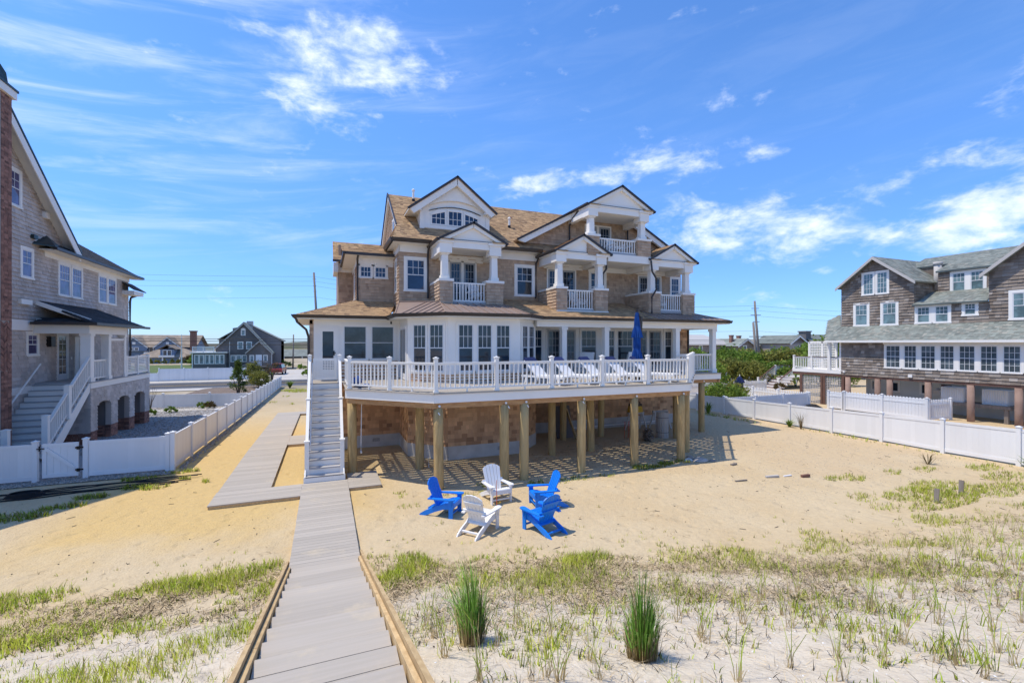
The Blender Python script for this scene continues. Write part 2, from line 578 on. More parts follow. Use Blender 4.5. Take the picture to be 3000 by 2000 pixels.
class Tiles:
    """All the shingles (or bricks) of one thing: the largest in view are objects, the rest one mesh."""
    def __init__(s, name, m, parent, limit=300):
        s.name, s.m, s.parent, s.limit = name, m, parent, limit
        s.rec = []

    def cover(s, fr, poly, holes=(), course=.13, wr=(.1, .28), th=.018, wt=1.0, gap=.004, lap=.0, flat=False):
        v0 = min(p[1] for p in poly)
        v1 = max(p[1] for p in poly)
        v = v0
        while v < v1 - .01:
            h = min(course, v1 - v)
            vm = v + h * .5
            iv = intervals(poly, vm)
            for (a, b, c, d) in holes:
                if c < vm < d:
                    nv = []
                    for p, q in iv:
                        if b <= p or a >= q:
                            nv.append((p, q))
                        else:
                            if a > p:
                                nv.append((p, a))
                            if b < q:
                                nv.append((b, q))
                    iv = nv
            for p, q in iv:
                u = p - random.random() * wr[0] * .5
                while u < q - .015:
                    w = random.uniform(*wr)
                    a, b = max(u, p), min(u + w, q)
                    if q - b < wr[0] * .4:
                        b = q
                    if b - a > .02:
                        vj = v + random.uniform(-.006, .006) * (0 if flat else 1)
                        s.rec.append((fr, a + gap / 2, b - gap / 2, vj, vj + h * (1 + lap), th * random.uniform(.75, 1.25), wt, flat))
                    u = b if b == q else u + w
            v += course
        return s

    def corners(s, r):
        fr, a, b, v0, v1, th, wt, flat = r
        t1 = th if flat else .003
        return [fr.pt(a, v0, th), fr.pt(b, v0, th), fr.pt(b, v1, t1), fr.pt(a, v1, t1), fr.pt(a, v0, 0), fr.pt(b, v0, 0), fr.pt(b, v1, 0), fr.pt(a, v1, 0)]

    FACES = [(0, 1, 2, 3), (4, 5, 1, 0), (5, 6, 2, 1), (7, 4, 0, 3), (6, 7, 3, 2)]

    def done(s):
        sz = []
        for i, r in enumerate(s.rec):
            fr, a, b, v0, v1 = r[:5]
            sz.append(px_size(fr.pt((a + b) / 2, (v0 + v1) / 2), b - a, v1 - v0) * r[6])
        order = sorted(range(len(sz)), key=lambda i: -sz[i])
        pick = set(i for i in order[:s.limit] if sz[i] > 0)
        unit = {}
        for flat in (False, True):
            f = Fr((0, 0, 0), (1, 0, 0), (0, 0, 1))
            pts = s.corners((f, -.5, .5, 0, 1, 1, 1, flat))
            if not flat:
                pts[2], pts[3] = f.pt(.5, 1, .15), f.pt(-.5, 1, .15)
            unit[flat] = MB().add(pts, s.FACES).mesh(s.name, s.m)
        rest = MB()
        for i, r in enumerate(s.rec):
            if i in pick:
                fr, a, b, v0, v1, th, wt, flat = r
                M = basis(fr.pt((a + b) / 2, v0, 0), fr.u * (b - a), -fr.n * th, fr.v * (v1 - v0))
                link(s.name, unit[flat], s.parent, M)
            else:
                rest.add(s.corners(r), s.FACES)
        if rest.v:
            part(s.name + 's', rest, s.m, s.parent, kind='stuff')


def wall(parent, fr, poly, m, th=.12, d=0.0, name='wall'):
    mb = MB()
    mb.prism([fr.pt(u, v, d) for u, v in poly], -fr.n * th)
    return part(name, mb, m, parent)


def rect(u0, u1, v0, v1):
    return [(u0, v0), (u1, v0), (u1, v1), (u0, v1)]


# ------------------------------------------------------------------ windows and doors
def window(parent, fr, u0, u1, v0, v1, cols=3, rows=2, kind='dh', trim=.09, g=None, name='window', m=None, mw=.018, sill=True, single=False, stile=.045, sm=None, d=0.0):
    """Casing, sash and panes on a wall face; u0..v1 is the outside of the casing. kind: dh (muntins above, one light below), grid (muntins all over), plain (two lights), door."""
    g = g or glass
    m = m or white
    sm = sm or sash_white
    c = MB()
    if trim > 0:
        c.fbox(fr, u0, u0 + trim, v0, v1, d, d + .03)
        c.fbox(fr, u1 - trim, u1, v0, v1, d, d + .03)
        c.fbox(fr, u0 + trim, u1 - trim, v1 - trim, v1, d, d + .034)
        if sill:
            c.fbox(fr, u0 - .02, u1 + .02, v0, v0 + trim * .55, d, d + .05)
        else:
            c.fbox(fr, u0 + trim, u1 - trim, v0, v0 + trim * .6, d, d + .028)
    else:
        c.fbox(fr, u0, u0 + .012, v0, v1, d, d + .03)
        c.fbox(fr, u1 - .012, u1, v0, v1, d, d + .03)
    w = part(name, c, m, parent)
    a, b, e, f = u0 + trim, u1 - trim, v0 + trim * .57, v1 - trim
    s = MB()
    st = stile
    bot = st * (3.0 if kind == 'door' else 1.0)
    s.fbox(fr, a, a + st, e, f, d + .002, d + .022)
    s.fbox(fr, b - st, b, e, f, d + .002, d + .022)
    s.fbox(fr, a + st, b - st, f - st, f, d + .002, d + .0215)
    s.fbox(fr, a + st, b - st, e, e + bot, d + .002, d + .0215)
    a2, b2, e2, f2 = a + st, b - st, e + bot, f - st
    cells = []
    if kind in ('dh', 'plain', 'dhgrid'):
        vm = (e2 + f2) / 2
        s.fbox(fr, a2, b2, vm - st * .4, vm + st * .4, d + .002, d + .025)
        secs = [(vm + st * .4, f2, cols if kind != 'plain' else 1, rows if kind != 'plain' else 1), (e2, vm - st * .4, cols if kind == 'dhgrid' else 1, rows if kind == 'dhgrid' else 1)]
    else:
        secs = [(e2, f2, cols, rows)]
    for p, q, nc, nr in secs:
        for i in range(1, nc):
            x = a2 + (b2 - a2) * i / nc
            s.fbox(fr, x - mw / 2, x + mw / 2, p, q, d + .002, d + .017)
        for j in range(1, nr):
            y = p + (q - p) * j / nr
            s.fbox(fr, a2, b2, y - mw / 2, y + mw / 2, d + .002, d + .0165)
        for i in range(nc):
            for j in range(nr):
                h = mw / 2
                cells.append((a2 + (b2 - a2) * i / nc + (h if i else 0), a2 + (b2 - a2) * (i + 1) / nc - (h if i < nc - 1 else 0), p + (q - p) * j / nr + (h if j else 0), p + (q - p) * (j + 1) / nr - (h if j < nr - 1 else 0)))
    part('sash' if 'door' not in name else 'door_leaf', s, sm, w)
    if single:
        fpiece('pane', g, w, fr, a2, b2, e2, f2, d + .001, d + .009)
    else:
        for (p, q, r, t) in cells:
            fpiece('pane', g, w, fr, p, q, r, t, d + .001, d + .009)
    return w


# ------------------------------------------------------------------ the lie of the land
def toe(x):
    if x < 0:
        return 9.45 + .02 * x
    if x < 8:
        return 9.45 - .34 * x
    return 6.73 - .06 * (x - 8)


def hash_noise(x, y):
    return (math.sin(x * 1.7 + 1.3 * math.sin(y * 1.1)) + math.sin(y * 2.3 + 1.7 * math.sin(x * .9 + 2)) + .6 * math.sin(x * 4.1 + y * 3.3) + .4 * math.sin(x * 7.3 - y * 6.1 + 1)) / 3.0


def ground_z(x, y):
    s = toe(x) - y
    k = .45
    z = .28 * (s if s > 8 else k * math.log1p(math.exp(min(s / k, 30))))
    if z > 2.0:
        z = 2.0 + .55 * math.tanh((z - 2.0) / .55)
    if y < -4:
        z -= .11 * min(-4 - y, 32)
    nz = hash_noise(x, y)
    near = 1.0 if y < 12 else max(.25, 1 - (y - 12) / 10)
    z += nz * (.022 + (.035 if s > 0 else 0)) * (near if -20 < y else 0)
    if abs(x) < 1.1 and y < 11:
        z -= .06 * (1 - abs(x) / 1.1)
    if y > 20:
        z -= .02 * (min(y, 60) - 20)
    return z


# ================================================================== SETTING
def sheet(name, xs, ys, zf, m, smooth=True):
    vs_ = [(x, y, zf(x, y)) for y in ys for x in xs]
    n = len(xs)
    fs = [(j * n + i, j * n + i + 1, (j + 1) * n + i + 1, (j + 1) * n + i) for j in range(len(ys) - 1) for i in range(n - 1)]
    mb = MB()
    mb.v, mb.f, mb.mi = vs_, fs, [0] * len(fs)
    return structure(name, mb, m, smooth)


def steps(*segs):
    out = []
    for a, b, d in segs:
        k = max(1, int(round((b - a) / d)))
        out += [a + (b - a) * i / k for i in range(k)]
    return out + [segs[-1][1]]


def build_ground():
    xs = steps((-900, -120, 130), (-120, -30, 10), (-30, -12, 1.5), (-12, -7, .4), (-7, 13, .125), (13, 23, .3), (23, 60, 2.5), (60, 140, 16), (140, 1200, 180))
    ys = steps((-34, -6, 3), (-6, 0, .6), (0, 12.5, .125), (12.5, 22, .3), (22, 60, 2.0), (60, 160, 10), (160, 1100, 120))
    sheet('ground', xs, ys, ground_z, sand_m)
    sheet('sea', steps((-1500, 1500, 500)), steps((-2500, -30, 400)), lambda x, y: -3.6, mat('sea_water', (.03, .075, .10), (.04, .09, .12), .05, .12, spec=.6, bump=.5, bscale=.6))
    lot = sheet('gravel_yard', steps((-40, -10, 3), (-10, -4.72, .4)), steps((17.75, 39.8, .6)), lambda x, y: ground_z(x, y) + .02, gravel_m)
    sheet('garden_path', steps((-16, -5.2, .6)), steps((36.6, 38.1, .4)), lambda x, y: ground_z(x, y) + .035, path_m)
    sheet('mulch_bed', steps((-12.2, -4.8, .8)), steps((40.2, 59.0, .9)), lambda x, y: ground_z(x, y) + .03 + .35 * math.exp(-((y - 55) / 5.0) ** 2 - ((x + 7.5) / 3.0) ** 2), mulch_m)
    sheet('lawn', steps((-60, -12, 6)), steps((73.5, 126, 6)), lambda x, y: ground_z(x, y) + .02, lawn_m)
    sheet('pavement', steps((-120, -11.6, 6)), steps((56.5, 59.9, 1.1)), lambda x, y: ground_z(x, y) + .05, path_m)
    sheet('pavement', steps((-120, 120, 6)), steps((69.3, 72.4, 1.0)), lambda x, y: ground_z(x, y) + .05, path_m)
    sheet('road', steps((-220, 220, 8)), steps((59.9, 69.2, 1.2)), lambda x, y: ground_z(x, y) + .03, asphalt)
    for y, w, m in ((60.5, .14, line_white), (68.5, .14, line_white), (64.4, .12, line_yellow), (64.75, .12, line_yellow)):
        sheet('road_marking', steps((-220, 220, 8)), [y, y + w], lambda x, y: ground_z(x, y) + .036, m)
    sheet('driveway', steps((-8.4, -2.2, .8)), steps((72.4, 96, 3)), lambda x, y: ground_z(x, y) + .04, path_m)
    sheet('driveway', steps((24.2, 29.2, 1)), steps((2, 20.2, .6)), lambda x, y: ground_z(x, y) + .03, asphalt)
    sheet('marsh', steps((-700, 700, 100)), steps((190, 420, 40)), lambda x, y: ground_z(x, y) + .05, marsh_m)
    sheet('creek', steps((-500, 300, 100)), steps((300, 335, 12)), lambda x, y: ground_z(x, y) + .12, MATS['sea_water'])
    xs = steps((-900, 1100, 9))
    mb = MB()
    top = []
    for i, x in enumerate(xs):
        h = 5.2 + 1.1 * math.sin(x * .013) + .7 * math.sin(x * .037 + 1) + random.uniform(-.35, .35)
        top.append(h)
    n = len(xs)
    for k, (y, f) in enumerate(((440, 0), (452, .75), (470, 1.0), (520, 1.0))):
        mb.v += [(x, y, -.8 + (top[i] + .8) * f) for i, x in enumerate(xs)]
    mb.f = [(k * n + i, k * n + i + 1, (k + 1) * n + i + 1, (k + 1) * n + i) for k in range(3) for i in range(n - 1)]
    mb.mi = [0] * len(mb.f)
    structure('hills', mb, hill_m)


build_ground()


# ================================================================== THE BEACH HOUSE
HOUSE = thing('beach_house', 'large tan shingled beach house with white gables and columned balconies behind the raised deck', 'house', (8.7, 20, 0))
HS = Tiles('shingle', cedar, HOUSE, 300)
HL = Tiles('sheltered_shingle', cedar_low, HOUSE, 150)
HR = Tiles('roof_shingle', tan_roof, HOUSE, 0)


def roof(parent, tl, pts, m, th=.09, course=.125, wr=(.10, .24), tth=.014, name='roof'):
    """A roof slope; the first two points are its eave, left to right as seen from outside."""
    p = [V(q) for q in pts]
    u = (p[1] - p[0]).normalized()
    n = None
    for q in p[2:]:
        c = u.cross(q - p[0])
        if c.length > 1e-4:
            n = c.normalized()
            break
    fr = Fr(p[0], u, n.cross(u), n)
    poly = [((q - p[0]).dot(fr.u), (q - p[0]).dot(fr.v)) for q in p]
    mb = MB()
    mb.prism([fr.pt(a, b) for a, b in poly], -n * th)
    o = part(name, mb, m, parent)
    if tl is not None:
        tl.cover(fr, poly, (), course, wr, tth, .0, gap=.006, lap=.04)
    return fr, poly, o


DECK_Z = 2.78
WY, BY = 19.5, 17.65                     # main wall plane, balcony front plane
F_main = Fr((0, WY, 0), (1, 0, 0))
F_sideL = Fr((2.87, WY, 0), (0, -1, 0))
F_chL = Fr((2.87, 17.45, 0), (.7071, -.7071, 0))
F_bay = Fr((0, 16.23, 0), (1, 0, 0))
F_chR = Fr((6.9, 16.23, 0), (.7071, .7071, 0))
F_sideR = Fr((8.12, 17.45, 0), (0, 1, 0))
CH = 1.725


def build_lower():
    # concrete footing, sheltered shingle skirt
    for fr, a, b in ((F_main, -.56, 2.87), (F_sideL, 0, 2.05), (F_chL, 0, CH), (F_bay, 4.09, 6.9), (F_chR, 0, CH), (F_sideR, 0, 2.05), (F_main, 8.12, 17.65)):
        wall(HOUSE, fr, rect(a, b, -.5, .48), concrete, .25, .03, 'foundation')
        wall(HOUSE, fr, rect(a, b, .48, 2.75), cedar_low, .12)
        if fr is not F_sideR:
            HL.cover(fr, rect(a, b, .46, 2.74), (), .15, (.11, .30), .02)
    left_end = Fr((-.56, 27, 0), (0, -1, 0))
    wall(HOUSE, left_end, rect(0, 7.5, -.5, 5.1), cedar, .1)
    HS.cover(left_end, rect(0, 7.5, .3, 5.1), (), .15, (.1, .3), .018, 0)
    wall(HOUSE, Fr((17.65, WY, 0), (0, 1, 0)), rect(0, 7.5, -.5, 8.2), cedar, .1)
    for fr, u, z in ((F_main, 1.75, .2), (F_bay, 5.95, .2), (F_main, 8.75, .22)):
        w = MB()
        w.fbox(fr, u, u + .34, z, z + .17, .03, .05)
        o = part('foundation_vent', w, concrete, HOUSE)
        s = MB()
        for k in range(4):
            s.fbox(fr, u + .03, u + .31, z + .025 + k * .035, z + .035 + k * .035, .05, .058)
        part('vent_slat', s, dark_in, o)
    # sunroom wall with its door and two windows
    wall(HOUSE, F_main, rect(-.42, 2.87, 2.75, 5.14), white, .11, .012)
    wall(HOUSE, F_main, rect(-.56, -.42, 2.75, 5.14), cedar, .11)
    HS.cover(F_main, rect(-.56, -.42, 2.78, 4.95), (), .135, (.14, .2))
    HL.cover(Fr((0, WY, 0), (1, 0, 0), n=(0, -1, 0)), rect(.56, 2.8, 2.8, 3.5), (), .14, (.1, .26), .03)
    window(HOUSE, F_main, -.3, .5, 2.8, 4.86, 1, 1, 'door', .1, glass, 'entry_door', sill=False, stile=.1, sm=white, d=.014)
    h = MB()
    h.fbox(F_main, .30, .34, 3.72, 3.9, .03, .06)
    h.fbox(F_main, .26, .38, 3.8, 3.83, .06, .08)
    part('door_handle', h, black, HOUSE)
    for a, b in ((.58, 1.64), (1.64, 2.72)):
        window(HOUSE, F_main, a, b, 3.5, 4.98, 1, 1, 'plain', .1, glass_grey, d=.014, stile=.03)
    # bay and porch walls, white framed glass
    for fr, a, b in ((F_sideL, 0, 2.05), (F_chL, 0, CH), (F_bay, 4.09, 6.9), (F_chR, 0, CH), (F_sideR, 0, 2.05), (F_main, 8.12, 17.12)):
        wall(HOUSE, fr, rect(a, b, 2.75, 5.14), white, .11, .012)
    for fr, a, b in ((F_chL, .05, CH), (F_bay, 4.09, 6.9), (F_chR, 0, CH - .1)):
        HL.cover(fr, rect(a, b, 2.8, 3.1), (), .1, (.1, .26), .03)
    window(HOUSE, F_sideL, .15, 1.75, 2.8, 4.86, 2, 1, 'door', .07, glass, 'sliding_door', sill=False, stile=.06, d=.014)
    for a, b in ((.17, .90), (.88, 1.64)):
        window(HOUSE, F_chL, a, b, 3.12, 4.97, 3, 2, 'dh', .075, d=.014)
    for a, b in ((4.38, 5.11), (5.11, 5.84), (5.84, 6.57)):
        window(HOUSE, F_bay, a, b, 3.12, 4.97, 3, 2, 'dh', .075, d=.014)
    for a, b in ((.14, .84), (.84, 1.56)):
        window(HOUSE, F_chR, a, b, 3.12, 4.97, 3, 2, 'dh', .075, d=.014)
    for a, b in ((8.62, 9.5), (11.42, 12.46), (12.78, 13.52), (13.52, 14.62), (16.48, 17.1)):
        window(HOUSE, F_main, a, b, 3.2, 4.92, 3, 2, 'dh', .085, d=.014)
    for a, b in ((9.62, 10.44), (10.44, 11.26), (14.66, 15.48), (15.48, 16.4)):
        window(HOUSE, F_main, a, b, 2.8, 4.9, 3, 5, 'door', .06, glass, 'french_door', sill=False, stile=.09, sm=door_grey, d=.014)
    wall(HOUSE, Fr((17.12, 18.95, 0), (1, 0, 0)), rect(0, .53, 2.75, 4.92), cedar, .5)
    HL.cover(Fr((17.12, 18.95, 0), (1, 0, 0)), rect(0, .53, 2.8, 4.92), (), .14, (.1, .26))
    # porch columns, beams, ceiling
    for x in (9.28, 11.37, 15.27, 17.5):
        c = MB()
        c.box(x - .11, x + .11, 17.04, 17.26, DECK_Z, 4.9)
        c.box(x - .14, x + .14, 17.01, 17.29, DECK_Z, 2.95)
        c.box(x - .145, x + .145, 17.005, 17.295, 4.76, 4.87)
        part('porch_column', c, white, HOUSE)
    b = MB()
    b.box(8.0, 17.66, 17.02, 17.28, 4.88, 5.14)
    b.box(17.38, 17.64, 17.28, 19.0, 4.882, 5.142)
    part('porch_beam', b, white, HOUSE)
    b = MB()
    b.box(8.0, 17.6, 17.28, WY, 4.97, 5.02)
    part('porch_ceiling', b, ceiling_w, HOUSE)
    b = MB()
    b.box(17.12, 17.55, 18.9, 19.0, 4.92, 5.1)
    part('porch_beam', b, white, HOUSE)
    # eaves: soffit, gutter along the broken line
    vf = MB()
    vf.box(2.28, 2.46, 18.88, 19.12, 5.13, 5.30)
    part('valley_flashing', vf, bronze, HOUSE)
    path = [(-1.06, 26), (-1.06, 19.0), (2.37, 19.0), (2.37, 17.24), (3.88, 15.73), (7.1, 15.73), (8.07, 16.7), (18.16, 16.7), (18.16, 26)]
    inner = [(-.5, 26), (-.5, 19.55), (2.9, 19.55), (2.9, 17.5), (4.11, 16.28), (6.88, 16.28), (7.9, 17.2), (17.6, 17.2), (17.6, 26)]
    s = MB()
    for i in range(len(path) - 1):
        a, b_, c, d = path[i], path[i + 1], inner[i + 1], inner[i]
        s.prism([(a[0], a[1], 5.12), (b_[0], b_[1], 5.12), (c[0], c[1], 5.12), (d[0], d[1], 5.12)], (0, 0, .05))
    part('eave_soffit', s, ceiling_w, HOUSE)
    for i in range(len(path) - 1):
        a, b_ = path[i], path[i + 1]
        d = (V((b_[0], b_[1], 0)) - V((a[0], a[1], 0))).normalized()
        nn = V((d.y, -d.x, 0))
        A, B = V((a[0], a[1], 5.22)) + nn * .04, V((b_[0], b_[1], 5.22)) + nn * .04
        g = MB()
        prof = [(-.05, -.06), (.03, -.06), (.075, .01), (.085, .06), (.065, .06), (-.05, .05)]
        g.prism([A + nn * p + V((0, 0, q)) - d * .04 for p, q in prof], (B - A) + d * .08)
        part('gutter', g, bronze, HOUSE)
    # skirt roofs
    E5 = 5.27
    roof(HOUSE, HR, [(-1.06, 19.0, E5), (2.37, 19.0, E5), (2.95, 21.2, 6.05), (1.14, 21.2, 6.05)], tan_roof)
    roof(HOUSE, HR, [(-1.06, 26, E5), (-1.06, 19.0, E5), (1.14, 21.2, 6.05), (1.14, 26, 6.05)], tan_roof)
    roof(HOUSE, HR, [(2.37, 19.0, E5), (2.37, 17.24, E5), (2.86, 19.4, 5.62), (2.86, 21.2, 6.0)], tan_roof)
    roof(HOUSE, HR, [(8.07, 16.7, E5), (13.9, 16.7, E5), (13.9, WY, 6.2), (7.0, WY, 6.2), (6.95, 17.65, 5.58)], tan_roof)
    roof(HOUSE, HR, [(7.1, 15.73, E5), (8.07, 16.7, E5), (6.76, 17.65, 5.7)], tan_roof)

    def seamed(pts, k):
        fr, poly, o = roof(HOUSE, None, pts, metal_roof, .05, name='metal_roof')
        L = poly[1][0]
        for i in range(1, k):
            u = L * i / k
            n = len(poly)
            vs_ = []
            for j in range(n):
                (a, b), (c, d) = poly[j], poly[(j + 1) % n]
                if (a <= u < c) or (c <= u < a):
                    vs_.append(b + (u - a) / (c - a) * (d - b))
            if len(vs_) >= 2:
                bpiece('standing_seam', metal_roof, o, fr.pt(u, min(vs_), .016), fr.pt(u, max(vs_), .016), .022, .034, fr.n)
        for a, b in zip(poly, poly[1:] + poly[:1]):
            if abs(a[1] - b[1]) > .05:
                bpiece('standing_seam', metal_roof, o, fr.pt(a[0], a[1], .018), fr.pt(b[0], b[1], .018), .04, .036, fr.n)

    seamed([(2.37, 17.24, E5), (3.88, 15.73, E5), (4.13, 17.65, 5.80), (2.87, 19.4, 5.66)], 7)
    seamed([(3.88, 15.73, E5), (7.1, 15.73, E5), (6.8, 17.75, 5.78), (4.13, 17.75, 5.80)], 10)
    seamed([(13.5, 16.7, E5), (18.16, 16.7, E5), (16.84, 18.02, 5.70), (13.5, 18.02, 5.70)], 13)
    seamed([(18.16, 16.7, E5), (18.16, 26, E5), (16.84, 26, 5.7), (16.84, 18.02, 5.7)], 16)


build_lower()


def pitched_front(ax, az, xl, zl, xr, zr, yf, rake_w=.17, ret=True, ped=True):
    """White triangle under a small gable: boards, rakes, dark drip edge, eave returns."""
    m = MB()
    yb = yf + .14
    m.prism([(xl + .15, yb, zl - .02), (xr - .15, yb, zr - .02), (ax, yb, az - .1)], (0, .1, 0))
    if ped:
        part('pediment', m, white, HOUSE)
    for x, z in ((xl, zl), (xr, zr)):
        d = V((ax - x, 0, az - z))
        L = d.length
        d.normalize()
        up = V((-d.z, 0, d.x)) if d.x > 0 else V((d.z, 0, -d.x))
        r = MB()
        a, b = V((x, yf, z)) - up * .02, V((ax, yf, az)) - up * .02
        r.prism([a, b, b - V((0, 0, rake_w * L / abs(ax - x))), a - up * rake_w + d * .05], (0, .16, 0))
        part('rake_board', r, white, HOUSE)
        t = MB()
        t.bar(a + V((0, -.03, 0)) - up * .0 - d * .06, b + V((0, -.03, 0)) - up * .0 + d * .02, .06, .085, up)
        part('drip_edge', t, bronze, HOUSE)
        if ret:
            s = 1 if x < ax else -1
            q = MB()
            q.prism([(x - .04 * s, yf - .06, zl - .03), (x + .62 * s, yf - .06, zl - .03), (x + .58 * s, yf + .14, zl + .035), (x - .04 * s, yf + .14, zl + .035)], (0, 0, .035))
            part('eave_return', q, tan_roof, HOUSE)


def balcony(xa, xb, xc, xd, zb, zp, zc, zt, ax, az, xl, xr, ze, nbal, yback, yridge, cap=.1, zfl=5.8, hidden_pier=False, skirt=False):
    # piers and half walls
    for i, (p, q) in enumerate(((xa, xb), (xc, xd))):
        m = MB()
        m.box(p, q, BY, BY + .48, zb - .1, zp)
        o = part('pier', m, cedar, HOUSE)
        HS.cover(Fr((0, BY, 0), (1, 0, 0)), rect(p, q, zb, zp), (), .132, (.1, .24), .03, wt=1.1)
        side = Fr((p, WY, 0), (0, -1, 0))
        if i == 0:
            m = MB()
            m.box(p + .02, p + .14, BY + .48, WY, zb + .05, zp - .02)
            part('half_wall', m, cedar, HOUSE)
            HS.cover(Fr((p, WY, 0), (0, -1, 0)), [(0, zb + .5), (WY - BY, zb), (WY - BY, zp), (0, zp)], (), .132, (.1, .25), .03, wt=1)
        else:
            HS.cover(Fr((p, BY + .48, 0), (0, -1, 0)), rect(0, .48, zb, zp), (), .132, (.1, .24), .03, wt=.5)
            m = MB()
            m.box(q - .14, q - .02, BY + .48, WY, zb + .05, zp - .02)
            part('half_wall', m, cedar, HOUSE)
        c = MB()
        c.box(p - .04, q + .04, BY - .04, BY + .52, zp, zp + cap)
        if i == 0:
            c.box(p - .03, p + .17, BY + .52, WY, zp - .004, zp + cap - .02)
        else:
            c.box(q - .17, q + .03, BY + .52, WY, zp - .004, zp + cap - .02)
        part('pier_cap', c, white, HOUSE)
        cx = (p + q) / 2 - (.02 if i == 0 else -.02)
        cy = BY + .25
        z0 = zp + cap
        c = MB()
        c.box(cx - .17, cx + .17, cy - .17, cy + .17, z0, z0 + .14)
        r0, r1 = .135, .12
        pts = [(cx - r0, cy - r0, z0 + .14), (cx + r0, cy - r0, z0 + .14), (cx + r0, cy + r0, z0 + .14), (cx - r0, cy + r0, z0 + .14), (cx - r1, cy - r1, zc), (cx + r1, cy - r1, zc), (cx + r1, cy + r1, zc), (cx - r1, cy + r1, zc)]
        c.add(pts, BOXF)
        c.box(cx - .165, cx + .165, cy - .165, cy + .165, zc - .05, zc + .004)
        part('column', c, white, HOUSE)
        w = .25 if q - p > .4 else .2
        c = MB()
        c.box(cx - w, cx + w, BY + .0, BY + .5, zc + .004, zt - .1)
        c.box(cx - w - .05, cx + w + .05, BY - .05, BY + .55, zt - .1, zt + .01)
        part('capital', c, white, HOUSE)
        b = MB()
        bx = p + .03 if i == 0 else q - .25
        b.box(bx, bx + .22, BY + .5, WY, zc + .03, zt)
        part('side_beam', b, white, HOUSE)
    b = MB()
    b.box(xa + .3, xd - .3, BY + .06, BY + .44, zt - .27, zt - .0)
    b.box(xa + .3, xd - .3, BY + .02, BY + .06, zt - .02, zt + .03)
    part('front_beam', b, white, HOUSE)
    b = MB()
    b.box(xa + .5, xd - .5, BY + .005, BY + .1, zt + .03, zt + .05)
    part('flashing', b, bronze, HOUSE)
    b = MB()
    b.box(xa + .25, xd - .25, BY + .44, WY, zt - .2, zt - .15)
    part('balcony_ceiling', b, ceiling_w, HOUSE)
    f = MB()
    f.box(xa + .1, xd - .1, BY + .1, WY, zb - .02, zb + .1)
    part('balcony_floor', f, stair_grey, HOUSE)
    if skirt:
        f = MB()
        f.box(xa, xd + .02, BY - .05, BY, zb - .14, zb + .02)
        part('balcony_fascia', f, white, HOUSE)
    # railing
    yr = BY + .16
    rr = MB()
    rr.box(xb - .01, xc + .01, yr - .03, yr + .03, zp - .07, zp - .01)
    rail = part('balcony_railing', rr, white, HOUSE)
    piece('bottom_rail', white, rail, xb, xc, yr - .02, yr + .02, zb + .1, zb + .15)
    for k in range(nbal):
        x = xb + (xc - xb) * (k + .6) / (nbal + .2)
        piece('baluster', white, rail, x - .019, x + .019, yr - .019, yr + .019, zb + .15, zp - .07)
    for k in (.3, .6, .9):
        x = xb + (xc - xb) * k
        piece('rail_foot', white, rail, x - .025, x + .025, yr - .025, yr + .025, zb + .0, zb + .1)
    # gable
    pitched_front(ax, az, xl, ze, xr, ze, BY - .06)
    yf = BY - .07
    roof(HOUSE, HR, [(xl, yback, ze), (xl, yf, ze), (ax, yf, az), (ax, yridge, az)], tan_roof, .05)
    roof(HOUSE, HR, [(xr, yf, ze), (xr, yback, ze), (ax, yridge, az), (ax, yf, az)], tan_roof, .05)
    for x, s in ((xl, -1), (xr, 1)):
        g = MB()
        g.prism([(x + s * .07, yf - .02, ze + .04), (x + s * .07, yf - .02, ze - .02), (x + s * .03, yf - .02, ze - .08), (x - s * .04, yf - .02, ze - .08), (x - s * .04, yf - .02, ze + .0)], (0, yback - yf - .1, 0))
        part('gutter', g, bronze, HOUSE)
        sf = MB()
        sf.prism([(x, yf + .16, ze - .09), (x - s * .25, yf + .16, ze - .09), (x - s * .25, yback, ze - .09), (x, yback, ze - .09)], (0, 0, .03))
        part('eave_soffit', sf, ceiling_w, HOUSE)


